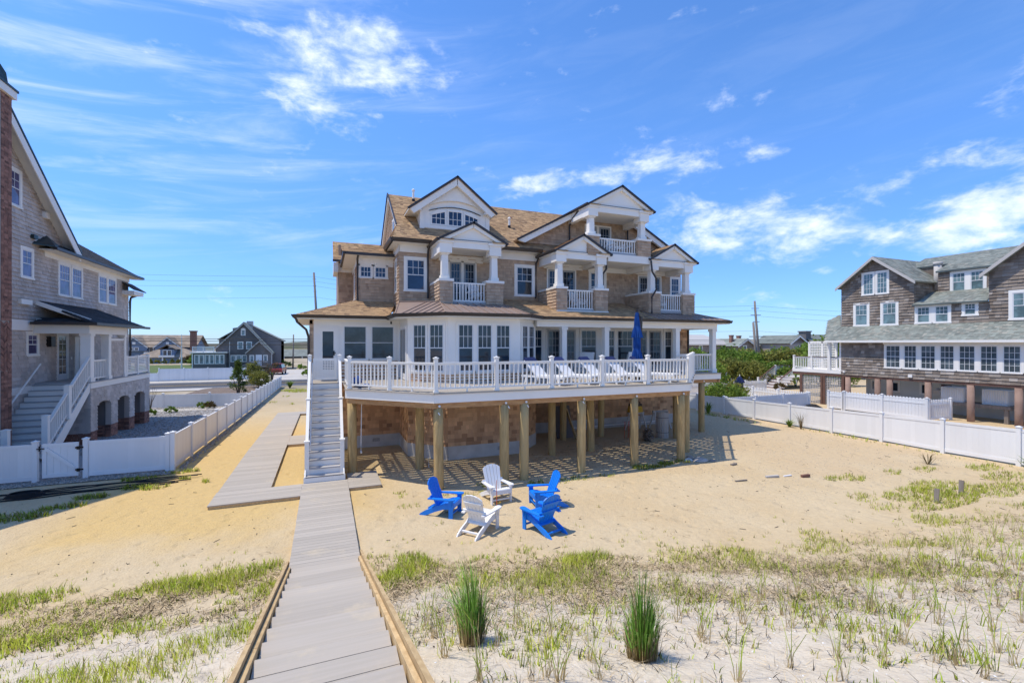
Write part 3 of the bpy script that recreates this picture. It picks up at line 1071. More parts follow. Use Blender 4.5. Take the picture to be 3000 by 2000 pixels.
def build_upper():
    E8 = 8.42
    # second-floor wall
    holes = [(3.03, 4.02, 6.36, 7.83), (4.93, 6.2, 5.8, 7.78), (8.01, 9.04, 6.34, 7.82), (9.66, 11.24, 5.8, 7.75), (11.94, 12.96, 6.2, 7.77), (14.86, 16.36, 5.8, 7.7), (16.92, 17.6, 6.2, 7.72)]
    wall(HOUSE, F_main, rect(2.85, 17.65, 5.2, 8.4), cedar, .12)
    HS.cover(F_main, rect(2.85, 17.65, 5.6, 8.04), holes, .132, (.1, .24), .03, wt=1)
    fz = MB()
    for a, b in ((2.83, 4.1), (6.9, 9.15), (11.9, 14.2), (16.9, 17.66)):
        fz.fbox(F_main, a, b, 8.0, 8.38, 0, .035)
    part('frieze_board', fz, white, HOUSE)
    b = MB()
    for a, c in ((4.5, 6.5), (9.5, 11.6), (14.4, 16.6)):
        b.fbox(F_main, a, c, 7.72, 8.0, 0, .03)
    part('frieze_board', b, white, HOUSE)
    sideL = Fr((2.85, 21.2, 0), (0, -1, 0))
    wall(HOUSE, sideL, rect(0, 1.7, 5.4, 8.4), cedar, .12)
    HS.cover(sideL, rect(0, 1.7, 5.5, 8.04), [(.5, 1.14, 6.36, 7.83)], .132, (.1, .24), .03)
    fz = MB()
    fz.fbox(sideL, 0, 1.735, 8.0, 8.38, 0, .035)
    part('frieze_board', fz, white, HOUSE)
    window(HOUSE, sideL, .5, 1.14, 6.36, 7.83, 2, 2, 'dh', .09)
    window(HOUSE, F_main, 3.03, 4.02, 6.36, 7.83, 3, 2, 'dh', .115, glass_up)
    window(HOUSE, F_main, 8.01, 9.04, 6.34, 7.82, 3, 2, 'dh', .115, glass)
    for a, b in ((4.93, 5.56), (5.56, 6.2)):
        window(HOUSE, F_main, a, b, 5.8, 7.78, 3, 5, 'door', .055, glass, 'french_door', sill=False, stile=.08, sm=door_grey)
    for a, b in ((9.66, 10.4), (10.4, 11.24)):
        window(HOUSE, F_main, a, b, 5.8, 7.75, 3, 5, 'door', .07, glass, 'french_door', sill=False, stile=.09, sm=door_grey)
    window(HOUSE, F_main, 11.94, 12.96, 6.2, 7.77, 3, 2, 'dhgrid', .11, glass)
    for a, b in ((14.86, 15.6), (15.6, 16.36)):
        window(HOUSE, F_main, a, b, 5.8, 7.7, 3, 5, 'door', .07, glass, 'french_door', sill=False, stile=.09, sm=door_grey)
    window(HOUSE, F_main, 16.92, 17.6, 6.2, 7.72, 3, 2, 'dhgrid', .08, glass_up)
    # main roof, front and back slopes, eave
    k = .73
    def mz(y):
        return E8 + k * (y - 19.0)
    roof(HOUSE, HR, [(2.5, 19.0, E8), (17.9, 19.0, E8), (17.9, 23.2, mz(23.2)), (2.85, 23.2, mz(23.2)), (2.85, 20.25, mz(20.25))], tan_roof)
    roof(HOUSE, None, [(17.9, 27.4, E8), (2.85, 27.4, E8), (2.85, 23.2, mz(23.2)), (17.9, 23.2, mz(23.2))], tan_roof)
    roof(HOUSE, HR, [(2.5, 22.0, E8), (2.5, 19.0, E8), (2.86, 20.25, mz(20.25)), (2.86, 22.0, mz(20.25))], tan_roof)
    for a, b in ((2.46, 4.1), (6.85, 9.2), (11.8, 14.2)):
        g = MB()
        g.prism([(a, 18.9, E8 + .05), (a, 18.92, E8 - .02), (a, 18.96, E8 - .1), (a, 19.04, E8 - .1), (a, 19.04, E8 - .01)], (b - a, 0, 0))
        part('gutter', g, bronze, HOUSE)
    g = MB()
    g.prism([(2.40, 21.3, E8 + .05), (2.42, 21.3, E8 - .02), (2.46, 21.3, E8 - .1), (2.54, 21.3, E8 - .1), (2.54, 21.3, E8 - .01)], (0, -2.36, 0))
    part('gutter', g, bronze, HOUSE)
    s = MB()
    s.box(2.5, 17.9, 19.04, WY, E8 - .1, E8 - .06)
    s.box(2.5, 2.86, WY, 21.2, E8 - .1, E8 - .06)
    part('eave_soffit', s, ceiling_w, HOUSE)
    # left gable end
    gw = Fr((2.97, 27.4, 0), (0, -1, 0))
    tri = [(0, E8), (8.0, mz(19.4)), (4.2, mz(23.2) - .1)]
    wall(HOUSE, gw, tri, cedar, .12)
    HS.cover(gw, tri, [(4.9, 5.7, 8.6, 10.1)], .132, (.1, .26), .03, wt=.6)
    window(HOUSE, gw, 4.95, 5.65, 8.7, 10.0, 2, 2, 'plain', .09)
    A, B, C = V((2.84, 27.5, E8 - .08)), V((2.84, 23.2, mz(23.2) - .02)), V((2.84, 20.2, mz(20.2) - .04))
    for p, q in ((A, B), (C, B)):
        d = (q - p).normalized()
        up = V((0, -d.z, d.y)) if d.y > 0 else V((0, d.z, -d.y))
        rk = MB()
        rk.prism([p, q, q - V((0, 0, .2)), p - up * .16], (.13, 0, 0))
        part('rake_board', rk, white, HOUSE)
    t = MB()
    t.bar(A + V((-.02, 0, .05)), B + V((-.02, 0, .06)), .06, .05)
    t.bar(C + V((-.02, 0, .05)), B + V((-.02, 0, .06)), .06, .05)
    part('drip_edge', t, bronze, HOUSE)
    # rear left wing
    f2 = Fr((0, 21.2, 0), (1, 0, 0))
    wall(HOUSE, f2, rect(1.3, 2.97, 5.6, 8.05), cedar, .12)
    HS.cover(f2, rect(1.3, 2.85, 5.9, 7.6), [(1.31, 2.61, 7.05, 7.62)], .132, (.1, .24), .03)
    fz = MB()
    fz.fbox(f2, 1.28, 2.85, 7.6, 8.0, 0, .03)
    part('frieze_board', fz, white, HOUSE)
    for a, b in ((1.33, 1.97), (1.95, 2.6)):
        window(HOUSE, f2, a, b, 7.05, 7.66, 3, 2, 'grid', .08, glass_up)
    f3 = Fr((1.3, 25, 0), (0, -1, 0))
    wall(HOUSE, f3, rect(0, 3.8, 5.6, 8.1), cedar, .12)
    HS.cover(f3, rect(0, 3.8, 5.9, 7.65), [(1.6, 2.3, 6.2, 7.6)], .132, (.1, .24), .03, wt=.4)
    window(HOUSE, f3, 1.6, 2.3, 6.2, 7.6, 2, 2, 'dh', .09)
    f4 = Fr((0, 25, 0), (1, 0, 0))
    wall(HOUSE, f4, rect(.62, 1.3, 5.4, 8.3), cedar, .12)
    HS.cover(f4, rect(.62, 1.3, 5.6, 7.8), (), .132, (.1, .24), .03)
    fz = MB()
    fz.fbox(f4, .6, 1.3, 7.8, 8.25, 0, .03)
    fz.box(.38, .6, 24.6, 26.5, 7.75, 8.22)
    fz.fbox(f3, .1, 3.8, 7.65, 8.0, 0, .03)
    part('frieze_board', fz, white, HOUSE)
    f5 = Fr((.62, 30, 0), (0, -1, 0))
    wall(HOUSE, f5, rect(0, 5.0, 5.4, 9.2), cedar, .12)
    roof(HOUSE, HR, [(.78, 20.72, 8.06), (2.97, 20.72, 8.06), (2.97, 22.6, 8.78), (1.9, 22.6, 8.78)], tan_roof)
    roof(HOUSE, HR, [(.78, 24.6, 8.06), (.78, 20.72, 8.06), (1.9, 22.6, 8.78), (1.9, 24.6, 8.78)], tan_roof)
    roof(HOUSE, HR, [(1.9, 22.6, 8.78), (2.97, 22.6, 8.78), (2.97, 25.3, 8.84), (1.9, 25.3, 8.84)], tan_roof)
    roof(HOUSE, HR, [(.36, 24.5, 8.32), (2.97, 24.5, 8.32), (2.97, 26.4, 9.62), (.36, 26.4, 9.62)], tan_roof)
    g = MB()
    g.box(.76, 2.9, 20.62, 20.72, 7.97, 8.08)
    g.box(.68, .78, 20.62, 24.5, 7.972, 8.082)
    g.box(.34, .80, 24.42, 24.5, 8.25, 8.35)
    part('gutter', g, bronze, HOUSE)
    s = MB()
    s.box(.78, 2.85, 20.72, 21.2, 7.96, 7.99)
    s.box(.78, 1.3, 21.2, 25, 7.962, 7.992)
    part('eave_soffit', s, ceiling_w, HOUSE)
    # balconies
    balcony(4.13, 4.64, 6.06, 6.76, 5.76, 6.63, 7.74, 8.24, 5.48, 9.02, 4.06, 6.90, 8.27, 11, 19.6, 19.84)
    balcony(9.22, 9.73, 11.16, 11.81, 5.6, 6.56, 7.72, 8.16, 10.54, 8.98, 9.12, 11.96, 8.2, 11, 19.6, 19.8, skirt=True)
    balcony(14.1, 14.77, 16.13, 16.84, 5.66, 6.55, 7.65, 8.12, 15.55, 8.95, 14.12, 16.98, 8.15, 10, 19.6, 19.8)
    balcony(10.78, 11.38, 13.47, 14.19, 8.24, 8.97, 9.87, 10.36, 12.55, 11.38, 10.76, 14.36, 10.38, 15, 20.6, 23.1)
    fl = MB()
    fl.box(11.84, 14.2, BY - .02, BY + .1, 7.9, 8.24)
    part('balcony_fascia', fl, white, HOUSE)
    fl = MB()
    fl.box(11.84, 14.2, BY + .1, WY, 7.92, 7.97)
    part('eave_soffit', fl, ceiling_w, HOUSE)
    fl = MB()
    fl.box(11.9, 14.15, WY - .04, WY, 7.7, 7.92)
    part('frieze_board', fl, white, HOUSE)
    # cross gable behind the top balcony
    sl = .544
    YG = 19.55
    fg = Fr((0, YG, 0), (1, 0, 0))
    apx, apz = 12.55, 11.33
    tri = [(8.35, 8.85), (16.75, 8.85), (apx, apz - .12)]
    wall(HOUSE, fg, tri, cedar, .12)
    HS.cover(fg, tri, [(11.7, 13.3, 8.2, 10.02)], .132, (.1, .24), .03, wt=1)
    for a, b in ((11.75, 12.5), (12.5, 13.28)):
        window(HOUSE, fg, a, b, 8.3, 10.02, 3, 4, 'door', .07, glass, 'french_door', sill=False, stile=.09, sm=door_grey)
    roof(HOUSE, HR, [(8.0, 19.62, 8.87), (8.0, 19.15, 8.87), (apx, 19.15, apz), (apx, 23.1, apz)], tan_roof)
    roof(HOUSE, HR, [(17.1, 19.15, 8.87), (17.1, 19.62, 8.87), (apx, 23.1, apz), (apx, 19.15, apz)], tan_roof)
    for x0, x1 in ((8.0, apx), (17.1, apx)):
        z0 = 8.87
        d = V((x1 - x0, 0, apz - z0)).normalized()
        up = V((-d.z, 0, d.x)) if d.x > 0 else V((d.z, 0, -d.x))
        A, B = V((x0, 19.12, z0)), V((x1, 19.12, apz))
        r = MB()
        r.prism([A - up * .03, B - up * .03, B - V((0, 0, .3)), A - up * .28 + d * .3], (0, .14, 0))
        part('rake_board', r, white, HOUSE)
        t = MB()
        t.bar(A - V((0, .02, 0)) - up * .0, B - V((0, .02, 0)) - up * .0, .07, .09, up)
        part('drip_edge', t, bronze, HOUSE)
    # big dormer with three arched windows
    YD = 20.1
    fd = Fr((0, YD, 0), (1, 0, 0))
    wall(HOUSE, fd, [(3.82, 9.1), (6.97, 9.1), (6.97, 10.25), (5.4, 11.4), (3.82, 10.2)], white, .14, name='dormer_wall')
    arch = MB()
    n = 18
    def ar(x, top, rise, x0=3.98, x1=6.86):
        q = (x - x0) / (x1 - x0) * 2 - 1
        return top + rise * (1 - q * q)
    for i in range(n):
        a, b = 3.98 + 2.88 * i / n, 3.98 + 2.88 * (i + 1) / n
        za, zb2 = ar(a, 10.1, .42), ar(b, 10.1, .42)
        arch.prism([fd.pt(a, za, 0), fd.pt(b, zb2, 0), fd.pt(b, zb2 + .13, 0), fd.pt(a, za + .13, 0)], fd.n * .12)
    part('arch_trim', arch, white, HOUSE)
    g2 = MB()
    top = [(4.0 + 2.84 * i / n, ar(4.0 + 2.84 * i / n, 10.23, .42)) for i in range(n + 1)]
    g2.prism([fd.pt(u, z, .02) for u, z in top] + [fd.pt(5.4, 11.28, .02)], fd.n * .1)
    part('pediment', g2, white, HOUSE)
    pil = MB()
    pil.fbox(fd, 3.80, 4.0, 9.2, 10.2, 0, .06)
    pil.fbox(fd, 6.84, 7.0, 9.2, 10.2, 0, .06)
    pil.fbox(fd, 4.0, 6.84, 9.24, 9.38, 0, .05)
    part('dormer_trim', pil, white, HOUSE)
    hood = MB()
    for i in range(14):
        a, b = 4.22 + 2.36 * i / 14, 4.22 + 2.36 * (i + 1) / 14
        f0 = lambda x: 10.0 + .23 * (1 - ((x - 5.4) / 1.18) ** 2)
        hood.prism([fd.pt(a, f0(a), 0), fd.pt(b, f0(b), 0), fd.pt(b, f0(b) + .02, 0), fd.pt(a, f0(a) + .02, 0)], fd.n * .07)
    part('window_hood', hood, bronze, HOUSE)
    for a, b, tl, tr in ((4.28, 4.98, 9.86, 10.08), (5.04, 5.74, 10.1, 10.1), (5.79, 6.5, 10.06, 9.86)):
        w = MB()
        w.fbox(fd, a, a + .06, 9.4, tl - .05, .0, .04)
        w.fbox(fd, b - .06, b, 9.4, tr - .05, .0, .04)
        w.fbox(fd, a + .06, b - .06, 9.4, 9.46, .0, .04)
        w.prism([fd.pt(a, tl - .05, 0), fd.pt(b, tr - .05, 0), fd.pt(b, tr + .02, 0), fd.pt((a + b) / 2, max(tl, tr) + .05 if tl != tr else tl + .035, 0), fd.pt(a, tl + .02, 0)], fd.n * .042)
        wo = part('arched_window', w, white, HOUSE)
        mu = MB()
        a1, b1 = a + .06, b - .06
        tp = lambda u: (tl - .05) + (tr - tl) * (u - a) / (b - a)
        for i in (1, 2):
            u = a1 + (b1 - a1) * i / 3
            mu.fbox(fd, u - .01, u + .01, 9.46, tp(u), .012, .026)
        mu.fbox(fd, a1, b1, 9.70, 9.72, .012, .0255)
        part('muntin', mu, white, wo)
        for i in range(3):
            p, q = a1 + (b1 - a1) * i / 3, a1 + (b1 - a1) * (i + 1) / 3
            fpiece('pane', glass_up, wo, fd, p + .01, q - .01, 9.46, 9.70, .004, .014)
            pn = MB()
            pn.prism([fd.pt(p + .01, 9.72, .004), fd.pt(q - .01, 9.72, .004), fd.pt(q - .01, tp(q), .004), fd.pt(p + .01, tp(p), .004)], fd.n * .01)
            part('pane', pn, glass_up, wo)
    dz = 11.56
    pitched_front(5.41, dz, 3.28, 9.98, 7.24, 10.12, 19.76, .30, ret=False, ped=False)
    roof(HOUSE, HR, [(3.28, 21.2, 9.98), (3.28, 19.72, 9.98), (5.41, 19.72, dz), (5.41, 23.2, dz)], tan_roof, .08)
    roof(HOUSE, HR, [(7.24, 19.72, 10.12), (7.24, 21.4, 10.12), (5.41, 23.2, dz), (5.41, 19.72, dz)], tan_roof, .08)
    for x, s, ze in ((3.28, 1, 9.9), (7.24, -1, 10.02)):
        sf = MB()
        sf.prism([(x, 19.78, ze), (x + s * .56, 19.78, ze + .02), (x + s * .56, 21.1, ze + .02), (x, 21.1, ze)], (0, 0, .04))
        part('eave_soffit', sf, ceiling_w, HOUSE)
        ck = MB()
        xx = 3.82 if s > 0 else 6.97
        ck.prism([(xx, YD, 9.1), (xx, YD, ze + .1), (xx, 21.2, ze + .1)], (s * .1, 0, 0))
        part('dormer_cheek', ck, white, HOUSE)
    # roof vents
    for x, y, h in ((4.0, 22.75, .5), (8.34, 20.95, .42)):
        z = mz(y)
        vv = MB()
        vv.tube([(x, y, z - .1), (x, y, z + .1)], .075, 10)
        b = part('vent_boot', vv, black, HOUSE)
        vv = MB()
        vv.tube([(x, y, z + .1), (x, y, z + h)], .055, 10)
        vv.tube([(x, y, z + h), (x, y, z + h + .05), (x, y, z + h + .1)], [.08, .075, .02], 10)
        part('vent_pipe', vv, white, b)
    # downspouts
    for pts in ([(4.04, 18.9, 8.3), (4.0, 19.2, 8.1), (4.03, 19.43, 7.85), (4.03, 19.43, 6.1)],
                [(-1.04, 19.0, 5.18), (-.98, 19.1, 5.0), (-.68, 19.35, 4.72), (-.6, 19.43, 4.45), (-.6, 19.43, 1.2), (-.6, 19.43, .2)],
                [(9.1, 19.2, 8.1), (9.08, 19.43, 7.9), (9.08, 19.43, 6.4), (9.0, 19.3, 6.3)],
                [(14.14, 17.55, 8.05), (14.16, 17.5, 7.55), (14.42, 17.5, 7.2), (14.42, 17.5, 6.75), (14.16, 17.52, 6.35), (14.16, 17.52, 5.6)],
                [(1.3, 20.75, 7.97), (1.28, 20.85, 7.8), (1.3, 21.12, 7.6), (1.3, 21.12, 6.05)],
                [(10.8, 18.5, 10.3), (10.84, 19.2, 10.05), (10.86, 19.45, 9.8), (10.86, 19.45, 8.75)],
                [(14.2, 19.2, 10.2), (14.2, 19.45, 10.0), (14.2, 19.45, 9.0)],
                [(11.95, 18.0, 8.1), (11.94, 17.95, 7.6), (11.72, 17.9, 7.35), (11.72, 17.9, 6.75), (11.86, 18.0, 6.6)],
                [(6.88, 18.8, 8.2), (7.0, 19.3, 8.0), (7.0, 19.43, 7.8), (7.0, 19.43, 6.2)],
                [(17.62, 18.9, 5.0), (17.62, 18.9, 2.8)]):
        m = MB()
        m.tube(pts, .045, 8)
        part('downspout', m, bronze, HOUSE)
    lt = MB()
    lt.obox((2.45, 18.98, 5.02), V((.03, 0, 0)), V((0, .04, 0)), V((0, 0, .05)))
    part('eave_light', lt, black, HOUSE)


build_upper()
HS.done()
HL.done()
HR.done()


# ================================================================== RAISED DECK
DECK = thing('raised_deck', 'white edged raised deck with railings standing on round timber piles before the house', 'deck', (7.5, 15, 0))


def rail_run(parent, p, q, z, n=None, top=.86, ends=(0, 0), brackets=True):
    """Top rail with bottom rail and balusters as its pieces."""
    p, q = V((p[0], p[1], z)), V((q[0], q[1], z))
    d = (q - p).normalized()
    p, q = p + d * ends[0], q - d * ends[1]
    L = (q - p).length
    m = MB()
    m.bar(p + V((0, 0, top - .02)), q + V((0, 0, top - .02)), .085, .04)
    m.bar(p + V((0, 0, top - .06)), q + V((0, 0, top - .06)), .05, .04)
    r = part('railing', m, white, parent)
    bpiece('bottom_rail', white, r, p + V((0, 0, .12)), q + V((0, 0, .12)), .05, .05)
    n = n or max(1, int(L / .137))
    for k in range(n):
        c = p + d * (L * (k + .5) / n)
        bpiece('baluster', white, r, c + V((0, 0, .145)), c + V((0, 0, top - .08)), .036, .036, d)
    if brackets:
        c = (p + q) / 2
        bpiece('rail_foot', white, r, c, c + V((0, 0, .095)), .04, .04, d)
    return r


def post(parent, x, y, z, h=.97, w=.11, name='rail_post', m=None):
    b = MB()
    a = w / 2
    b.box(x - a, x + a, y - a, y + a, z, z + h)
    b.box(x - a - .02, x + a + .02, y - a - .02, y + a + .02, z + h, z + h + .03)
    b.add([(x - a, y - a, z + h + .03), (x + a, y - a, z + h + .03), (x + a, y + a, z + h + .03), (x - a, y + a, z + h + .03), (x, y, z + h + .06)], [(0, 1, 4), (1, 2, 4), (2, 3, 4), (3, 0, 4)])
    b.box(x - a - .015, x + a + .015, y - a - .015, y + a + .015, z, z + .05)
    return part(name, b, m or white, parent)


def build_deck():
    Z = DECK_Z
    outline = [(2.86, 12.95), (12.17, 12.95), (15.97, 16.75), (17.6, 16.75), (17.6, 19.36), (-.56, 19.36), (-.56, 17.68), (.58, 17.68), (.58, 15.23)]
    y = 12.97
    while y < 19.3:
        ym = y + .07
        for a, b in intervals(outline, ym):
            segs = [(a, b)]
            if ym > 16.1:
                e = max(0, ym - 16.18)
                l, r = max(2.82, 4.05 - e), min(8.17, 6.94 + e)
                segs = [(a, l), (r, b)]
            for c, d in segs:
                if d - c > .05:
                    c0 = c
                    while c0 < d - .05:
                        c1 = min(d, c0 + 5.5 if d - c0 > 6 else d)
                        piece('deck_board', board_grey, DECK, c0 + .004, c1 - .004, y, y + .205, Z - .03, Z)
                        c0 = c1
        y += .248
    edge = [(.58, 15.23), (2.86, 12.95), (12.17, 12.95), (15.97, 16.75), (17.6, 16.75), (17.6, 19.4)]
    fa, nose, bm = MB(), MB(), MB()
    for (a, b), (c, d) in zip(edge, edge[1:]):
        p, q = V((a, b, 0)), V((c, d, 0))
        t = (q - p).normalized()
        n = V((t.y, -t.x, 0))
        fa.bar(p + V((0, 0, 2.615)) - n * .01 - t * .01, q + V((0, 0, 2.615)) - n * .01 + t * .01, .03, .25)
        nose.bar(p + V((0, 0, Z - .017)) + n * .01 - t * .012, q + V((0, 0, Z - .017)) + n * .01 + t * .012, .07, .028)
        bm.bar(p + V((0, 0, 2.41)) - n * .1 - t * .02, q + V((0, 0, 2.41)) - n * .1 + t * .02, .09, .16)
    part('fascia', fa, white, DECK)
    part('edge_board', nose, board_grey, DECK)
    bm.bar((.9, 15.5, 2.41), (4.2, 15.5, 2.41), .09, .16)
    bm.bar((7.0, 15.5, 2.41), (14.6, 15.5, 2.41), .09, .16)
    bm.bar((8.4, 17.75, 2.41), (17.3, 17.75, 2.41), .09, .16)
    part('beam', bm, beam_wood, DECK)
    x = .8
    while x < 17.4:
        y0 = 13.05 if 2.9 < x < 12.1 else (15.81 - x + .1 if x <= 2.9 else min(x + .78, 16.8) + .1)
        y1 = 19.36 if x < 2.8 or x > 8.2 else 16.1
        if y1 - y0 > .3:
            piece('joist', pine, DECK, x, x + .04, y0, y1, 2.5, 2.735)
        x += .46
    for (a, b) in ((.79, 15.55), (3.02, 13.12), (5.05, 13.1), (5.72, 13.1), (7.76, 13.1), (9.83, 13.1), (11.86, 13.1), (12.96, 14.04), (2.94, 15.5), (7.9, 15.5), (9.58, 15.5), (9.6, 17.75), (11.54, 17.75), (14.4, 16.2), (16.6, 16.95)):
        m = MB()
        zb = ground_z(a, b) - .4
        dx, dy = random.uniform(-.02, .02), random.uniform(-.02, .02)
        pts = [(a + dx * (1 - t), b + dy * (1 - t), zb + (2.34 - zb) * t) for t in (0, .2, .4, .6, .8, 1)]
        m.tube(pts, [.142 + random.uniform(-.004, .004) for _ in pts], 14)
        p = part('pile', m, pile_wood, DECK, True)
        s = MB()
        s.tube([(a, b - .17, 2.40), (a, b - .145, 2.40)], .035, 8)
        part('bolt_plate', s, MATS['white_sash'], p)
    s = MB()
    for (a, c) in ((2.98, 2.22), (5.12, 2.3), (5.75, 2.3), (7.72, 2.32)):
        s.bar((a, 12.95, c), (a + .05, 12.95, c - .07), .012, .03)
    part('galvanised_strap', s, MATS['white_sash'], DECK)
    # posts and rails
    zf = Z + .005
    fr = [(2.93, 13.03), (4.78, 13.03), (6.63, 13.03), (8.5, 13.03), (10.35, 13.03), (12.2, 13.05)]
    left = [(.70, 15.25), (1.78, 14.16), (2.93, 13.03)]
    right = [(12.2, 13.05), (13.3, 14.15), (14.4, 15.25), (15.45, 16.3)]
    for x, y in left[:2] + fr + right[1:] + [(15.1, 16.95)]:
        post(DECK, x, y, zf)
    for a, b in list(zip(left, left[1:])) + list(zip(fr, fr[1:])) + list(zip(right, right[1:])) + [((15.45, 16.3), (15.1, 16.95))]:
        rail_run(DECK, a, b, zf, ends=(.06, .06))
    rail_run(DECK, (15.38, 17.15), (17.39, 17.15), zf, n=13, top=.9)
    rail_run(DECK, (17.5, 17.3), (17.5, 19.3), zf)
    rail_run(DECK, (.66, 15.3), (.66, 17.6), zf)


build_deck()


# ================================================================== DECK STAIRS
def build_stairs():
    S = thing('deck_stairs', 'steep grey and white staircase with posts climbing to the lattice gate on the deck', 'staircase', (0, 15, 0))
    x0, x1 = -.57, .54
    n = 14
    yk = lambda k: 14.8 + k * .2205
    zk = lambda k: .08 + .1929 * (k + 1)
    for k in range(n):
        if k < n - 1:
            piece('tread', stair_grey, S, x0 + .03, x1 - .03, yk(k) - .03, yk(k) + .235, zk(k) - .03, zk(k))
        piece('riser', white, S, x0 + .031, x1 - .031, yk(k), yk(k) + .02, zk(k) - .193, zk(k) - .031)
    for x in (x0, x1 - .035):
        m = MB()
        m.prism([(x, 14.78, .05), (x, 14.78, .26), (x, yk(n - 1), zk(n - 1) - .02), (x, yk(n - 1), zk(n - 1) - .36), (x, 15.15, .05)], (.035, 0, 0))
        part('stringer', m, white, S)
    b = MB()
    b.box(x0 - .02, x1 + .02, 14.77, 14.79, .05, .27)
    part('first_riser', b, white, S)
    posts = [(15.05, .27, .98), (16.35, 1.42, .95)]
    tops = []
    for x in (x0 + .06, x1 - .06):
        for y, z, h in posts:
            post(S, x, y, z, h, .12, 'newel_post')
        zt = Z3 = DECK_Z
        post(S, x, 17.72, DECK_Z, .97, .12, 'newel_post')
        for (ya, za), (yb, zb) in (((15.05, .27), (16.35, 1.42)), ((16.35, 1.42), (17.72, 2.66))):
            m = MB()
            m.bar((x, ya + .06, za + .92), (x, yb - .06, zb + .92), .085, .045, (0, 0, 1))
            r = part('railing', m, white, S)
            bpiece('bottom_rail', white, r, (x, ya + .06, za + .22), (x, yb - .06, zb + .22), .05, .05)
            k = int((yb - ya) / .13)
            for i in range(1, k):
                t = i / k
                yy, zz = ya + (yb - ya) * t, za + (zb - za) * t
                piece('baluster', white, r, x - .017, x + .017, yy - .017, yy + .017, zz + .24, zz + .9)
    h = MB()
    x = x0 + .15
    h.tube([(x - .05, 15.2, .98), (x, 15.22, .94), (x, 15.25, 1.12), (x, 17.5, 3.1), (x, 17.66, 3.5), (x - .05, 17.68, 3.5)], .02, 8)
    part('handrail', h, MATS['white_sash'], S)
    g = MB()
    a, b, z0, z1, y = -.40, .38, 2.9, 3.66, 17.72
    g.box(a, a + .07, y - .02, y + .02, z0, z1)
    g.box(b - .07, b, y - .02, y + .02, z0, z1)
    g.box(a + .07, b - .07, y - .02, y + .02, z1 - .09, z1)
    g.box(a + .07, b - .07, y - .02, y + .02, z0, z0 + .09)
    go = part('lattice_gate', g, white, S)
    for i in range(12):
        xx = a + .07 + (b - a - .14) * (i + .5) / 12
        piece('lattice_slat', white, go, xx - .014, xx + .014, y - .012, y - .002, z0 + .09, z1 - .09)
    for j in range(10):
        zz = z0 + .09 + (z1 - z0 - .18) * (j + .5) / 10
        piece('lattice_slat', white, go, a + .07, b - .07, y + .002, y + .012, zz - .014, zz + .014)


build_stairs()


# ================================================================== BOARDWALK AND DUNE STEPS
def build_walk():
    W = thing('boardwalk', 'flat grey boardwalk on the sand with a side lane running back along the house', 'boardwalk', (0, 12, 0))
    Z = .1
    rim = MB()
    for j, (xa, xb, ya, yb) in enumerate(((-.62, .62, 9.28, 14.76), (-2.76, -.624, 13.62, 14.76), (-2.74, -1.43, 14.765, 32.2), (-1.425, -.64, 20.75, 22.9), (-1.425, -.64, 31.0, 32.2), (.624, 1.52, 13.85, 15.45))):
        zz = lambda y: Z + (0 if y < 20 else -.02 * (y - 20))
        y = ya
        step = .139
        n = max(1, round((yb - ya) / step))
        for k in range(n):
            y0, y1 = ya + (yb - ya) * k / n, ya + (yb - ya) * (k + 1) / n
            e = random.uniform(-.003, .003)
            piece('walk_board', board_grey, W, xa + e, xb + e, y0 + .003, y1 - .003, zz(y0) - .03, zz(y0))
        i = .03
        for (p, q) in (((xa + i, ya + i), (xb - i, ya + i)), ((xa + i, ya + i), (xa + i, yb - i)), ((xb - i, ya + i), (xb - i, yb - i)), ((xa + i, yb - i), (xb - i, yb - i))):
            rim.bar((p[0], p[1], zz(p[1]) - .12 + .002 * j), (q[0], q[1], zz(q[1]) - .12 + .002 * j), .035, .17)
    part('rim_joist', rim, pine, W)
    D = thing('dune_steps', 'broad grey wooden steps with pine side boards climbing the dune in the foreground', 'steps', (0, 5, .8))
    run, rise = .465, .1302
    k = 0
    while True:
        yf = 9.26 - run * k
        z = .1 + .28 * (9.4 - yf) - .04
        if yf < 1.0:
            break
        for j in range(2):
            ya = yf - .232 * (j + 1)
            e = random.uniform(-.008, .008)
            piece('step_board', board_grey, D, -.575 + e, .575 + e, ya + .004, ya + .232 - .004 + (.025 if j == 0 else 0), z - .03, z)
        piece('step_riser', pine, D, -.55, .55, yf - .02, yf - .002, z - .17, z - .031)
        k += 1
    for j in range(16):
        y1 = yf - .145 * j
        piece('step_board', board_grey, D, -.9, .9, y1 - .141, y1, z - .03, z)
    for s in (-1, 1):
        for x, dz, h, nm in ((.665, -.09, .25, 'side_board'), (.612, -.15, .26, 'stringer')):
            ya, yb = 9.75, 1.2
            za, zb = .1 + .28 * (9.4 - ya) + dz, .1 + .28 * (9.4 - yb) + dz
            ym = (ya + yb) / 2 + s * .6
            zm = za + (zb - za) * (ya - ym) / (ya - yb)
            bpiece(nm, pine, D, (s * x, ya, za), (s * x, ym + .003, zm), .045, h)
            bpiece(nm, pine, D, (s * x, ym - .003, zm), (s * x, yb, zb), .045, h)


build_walk()


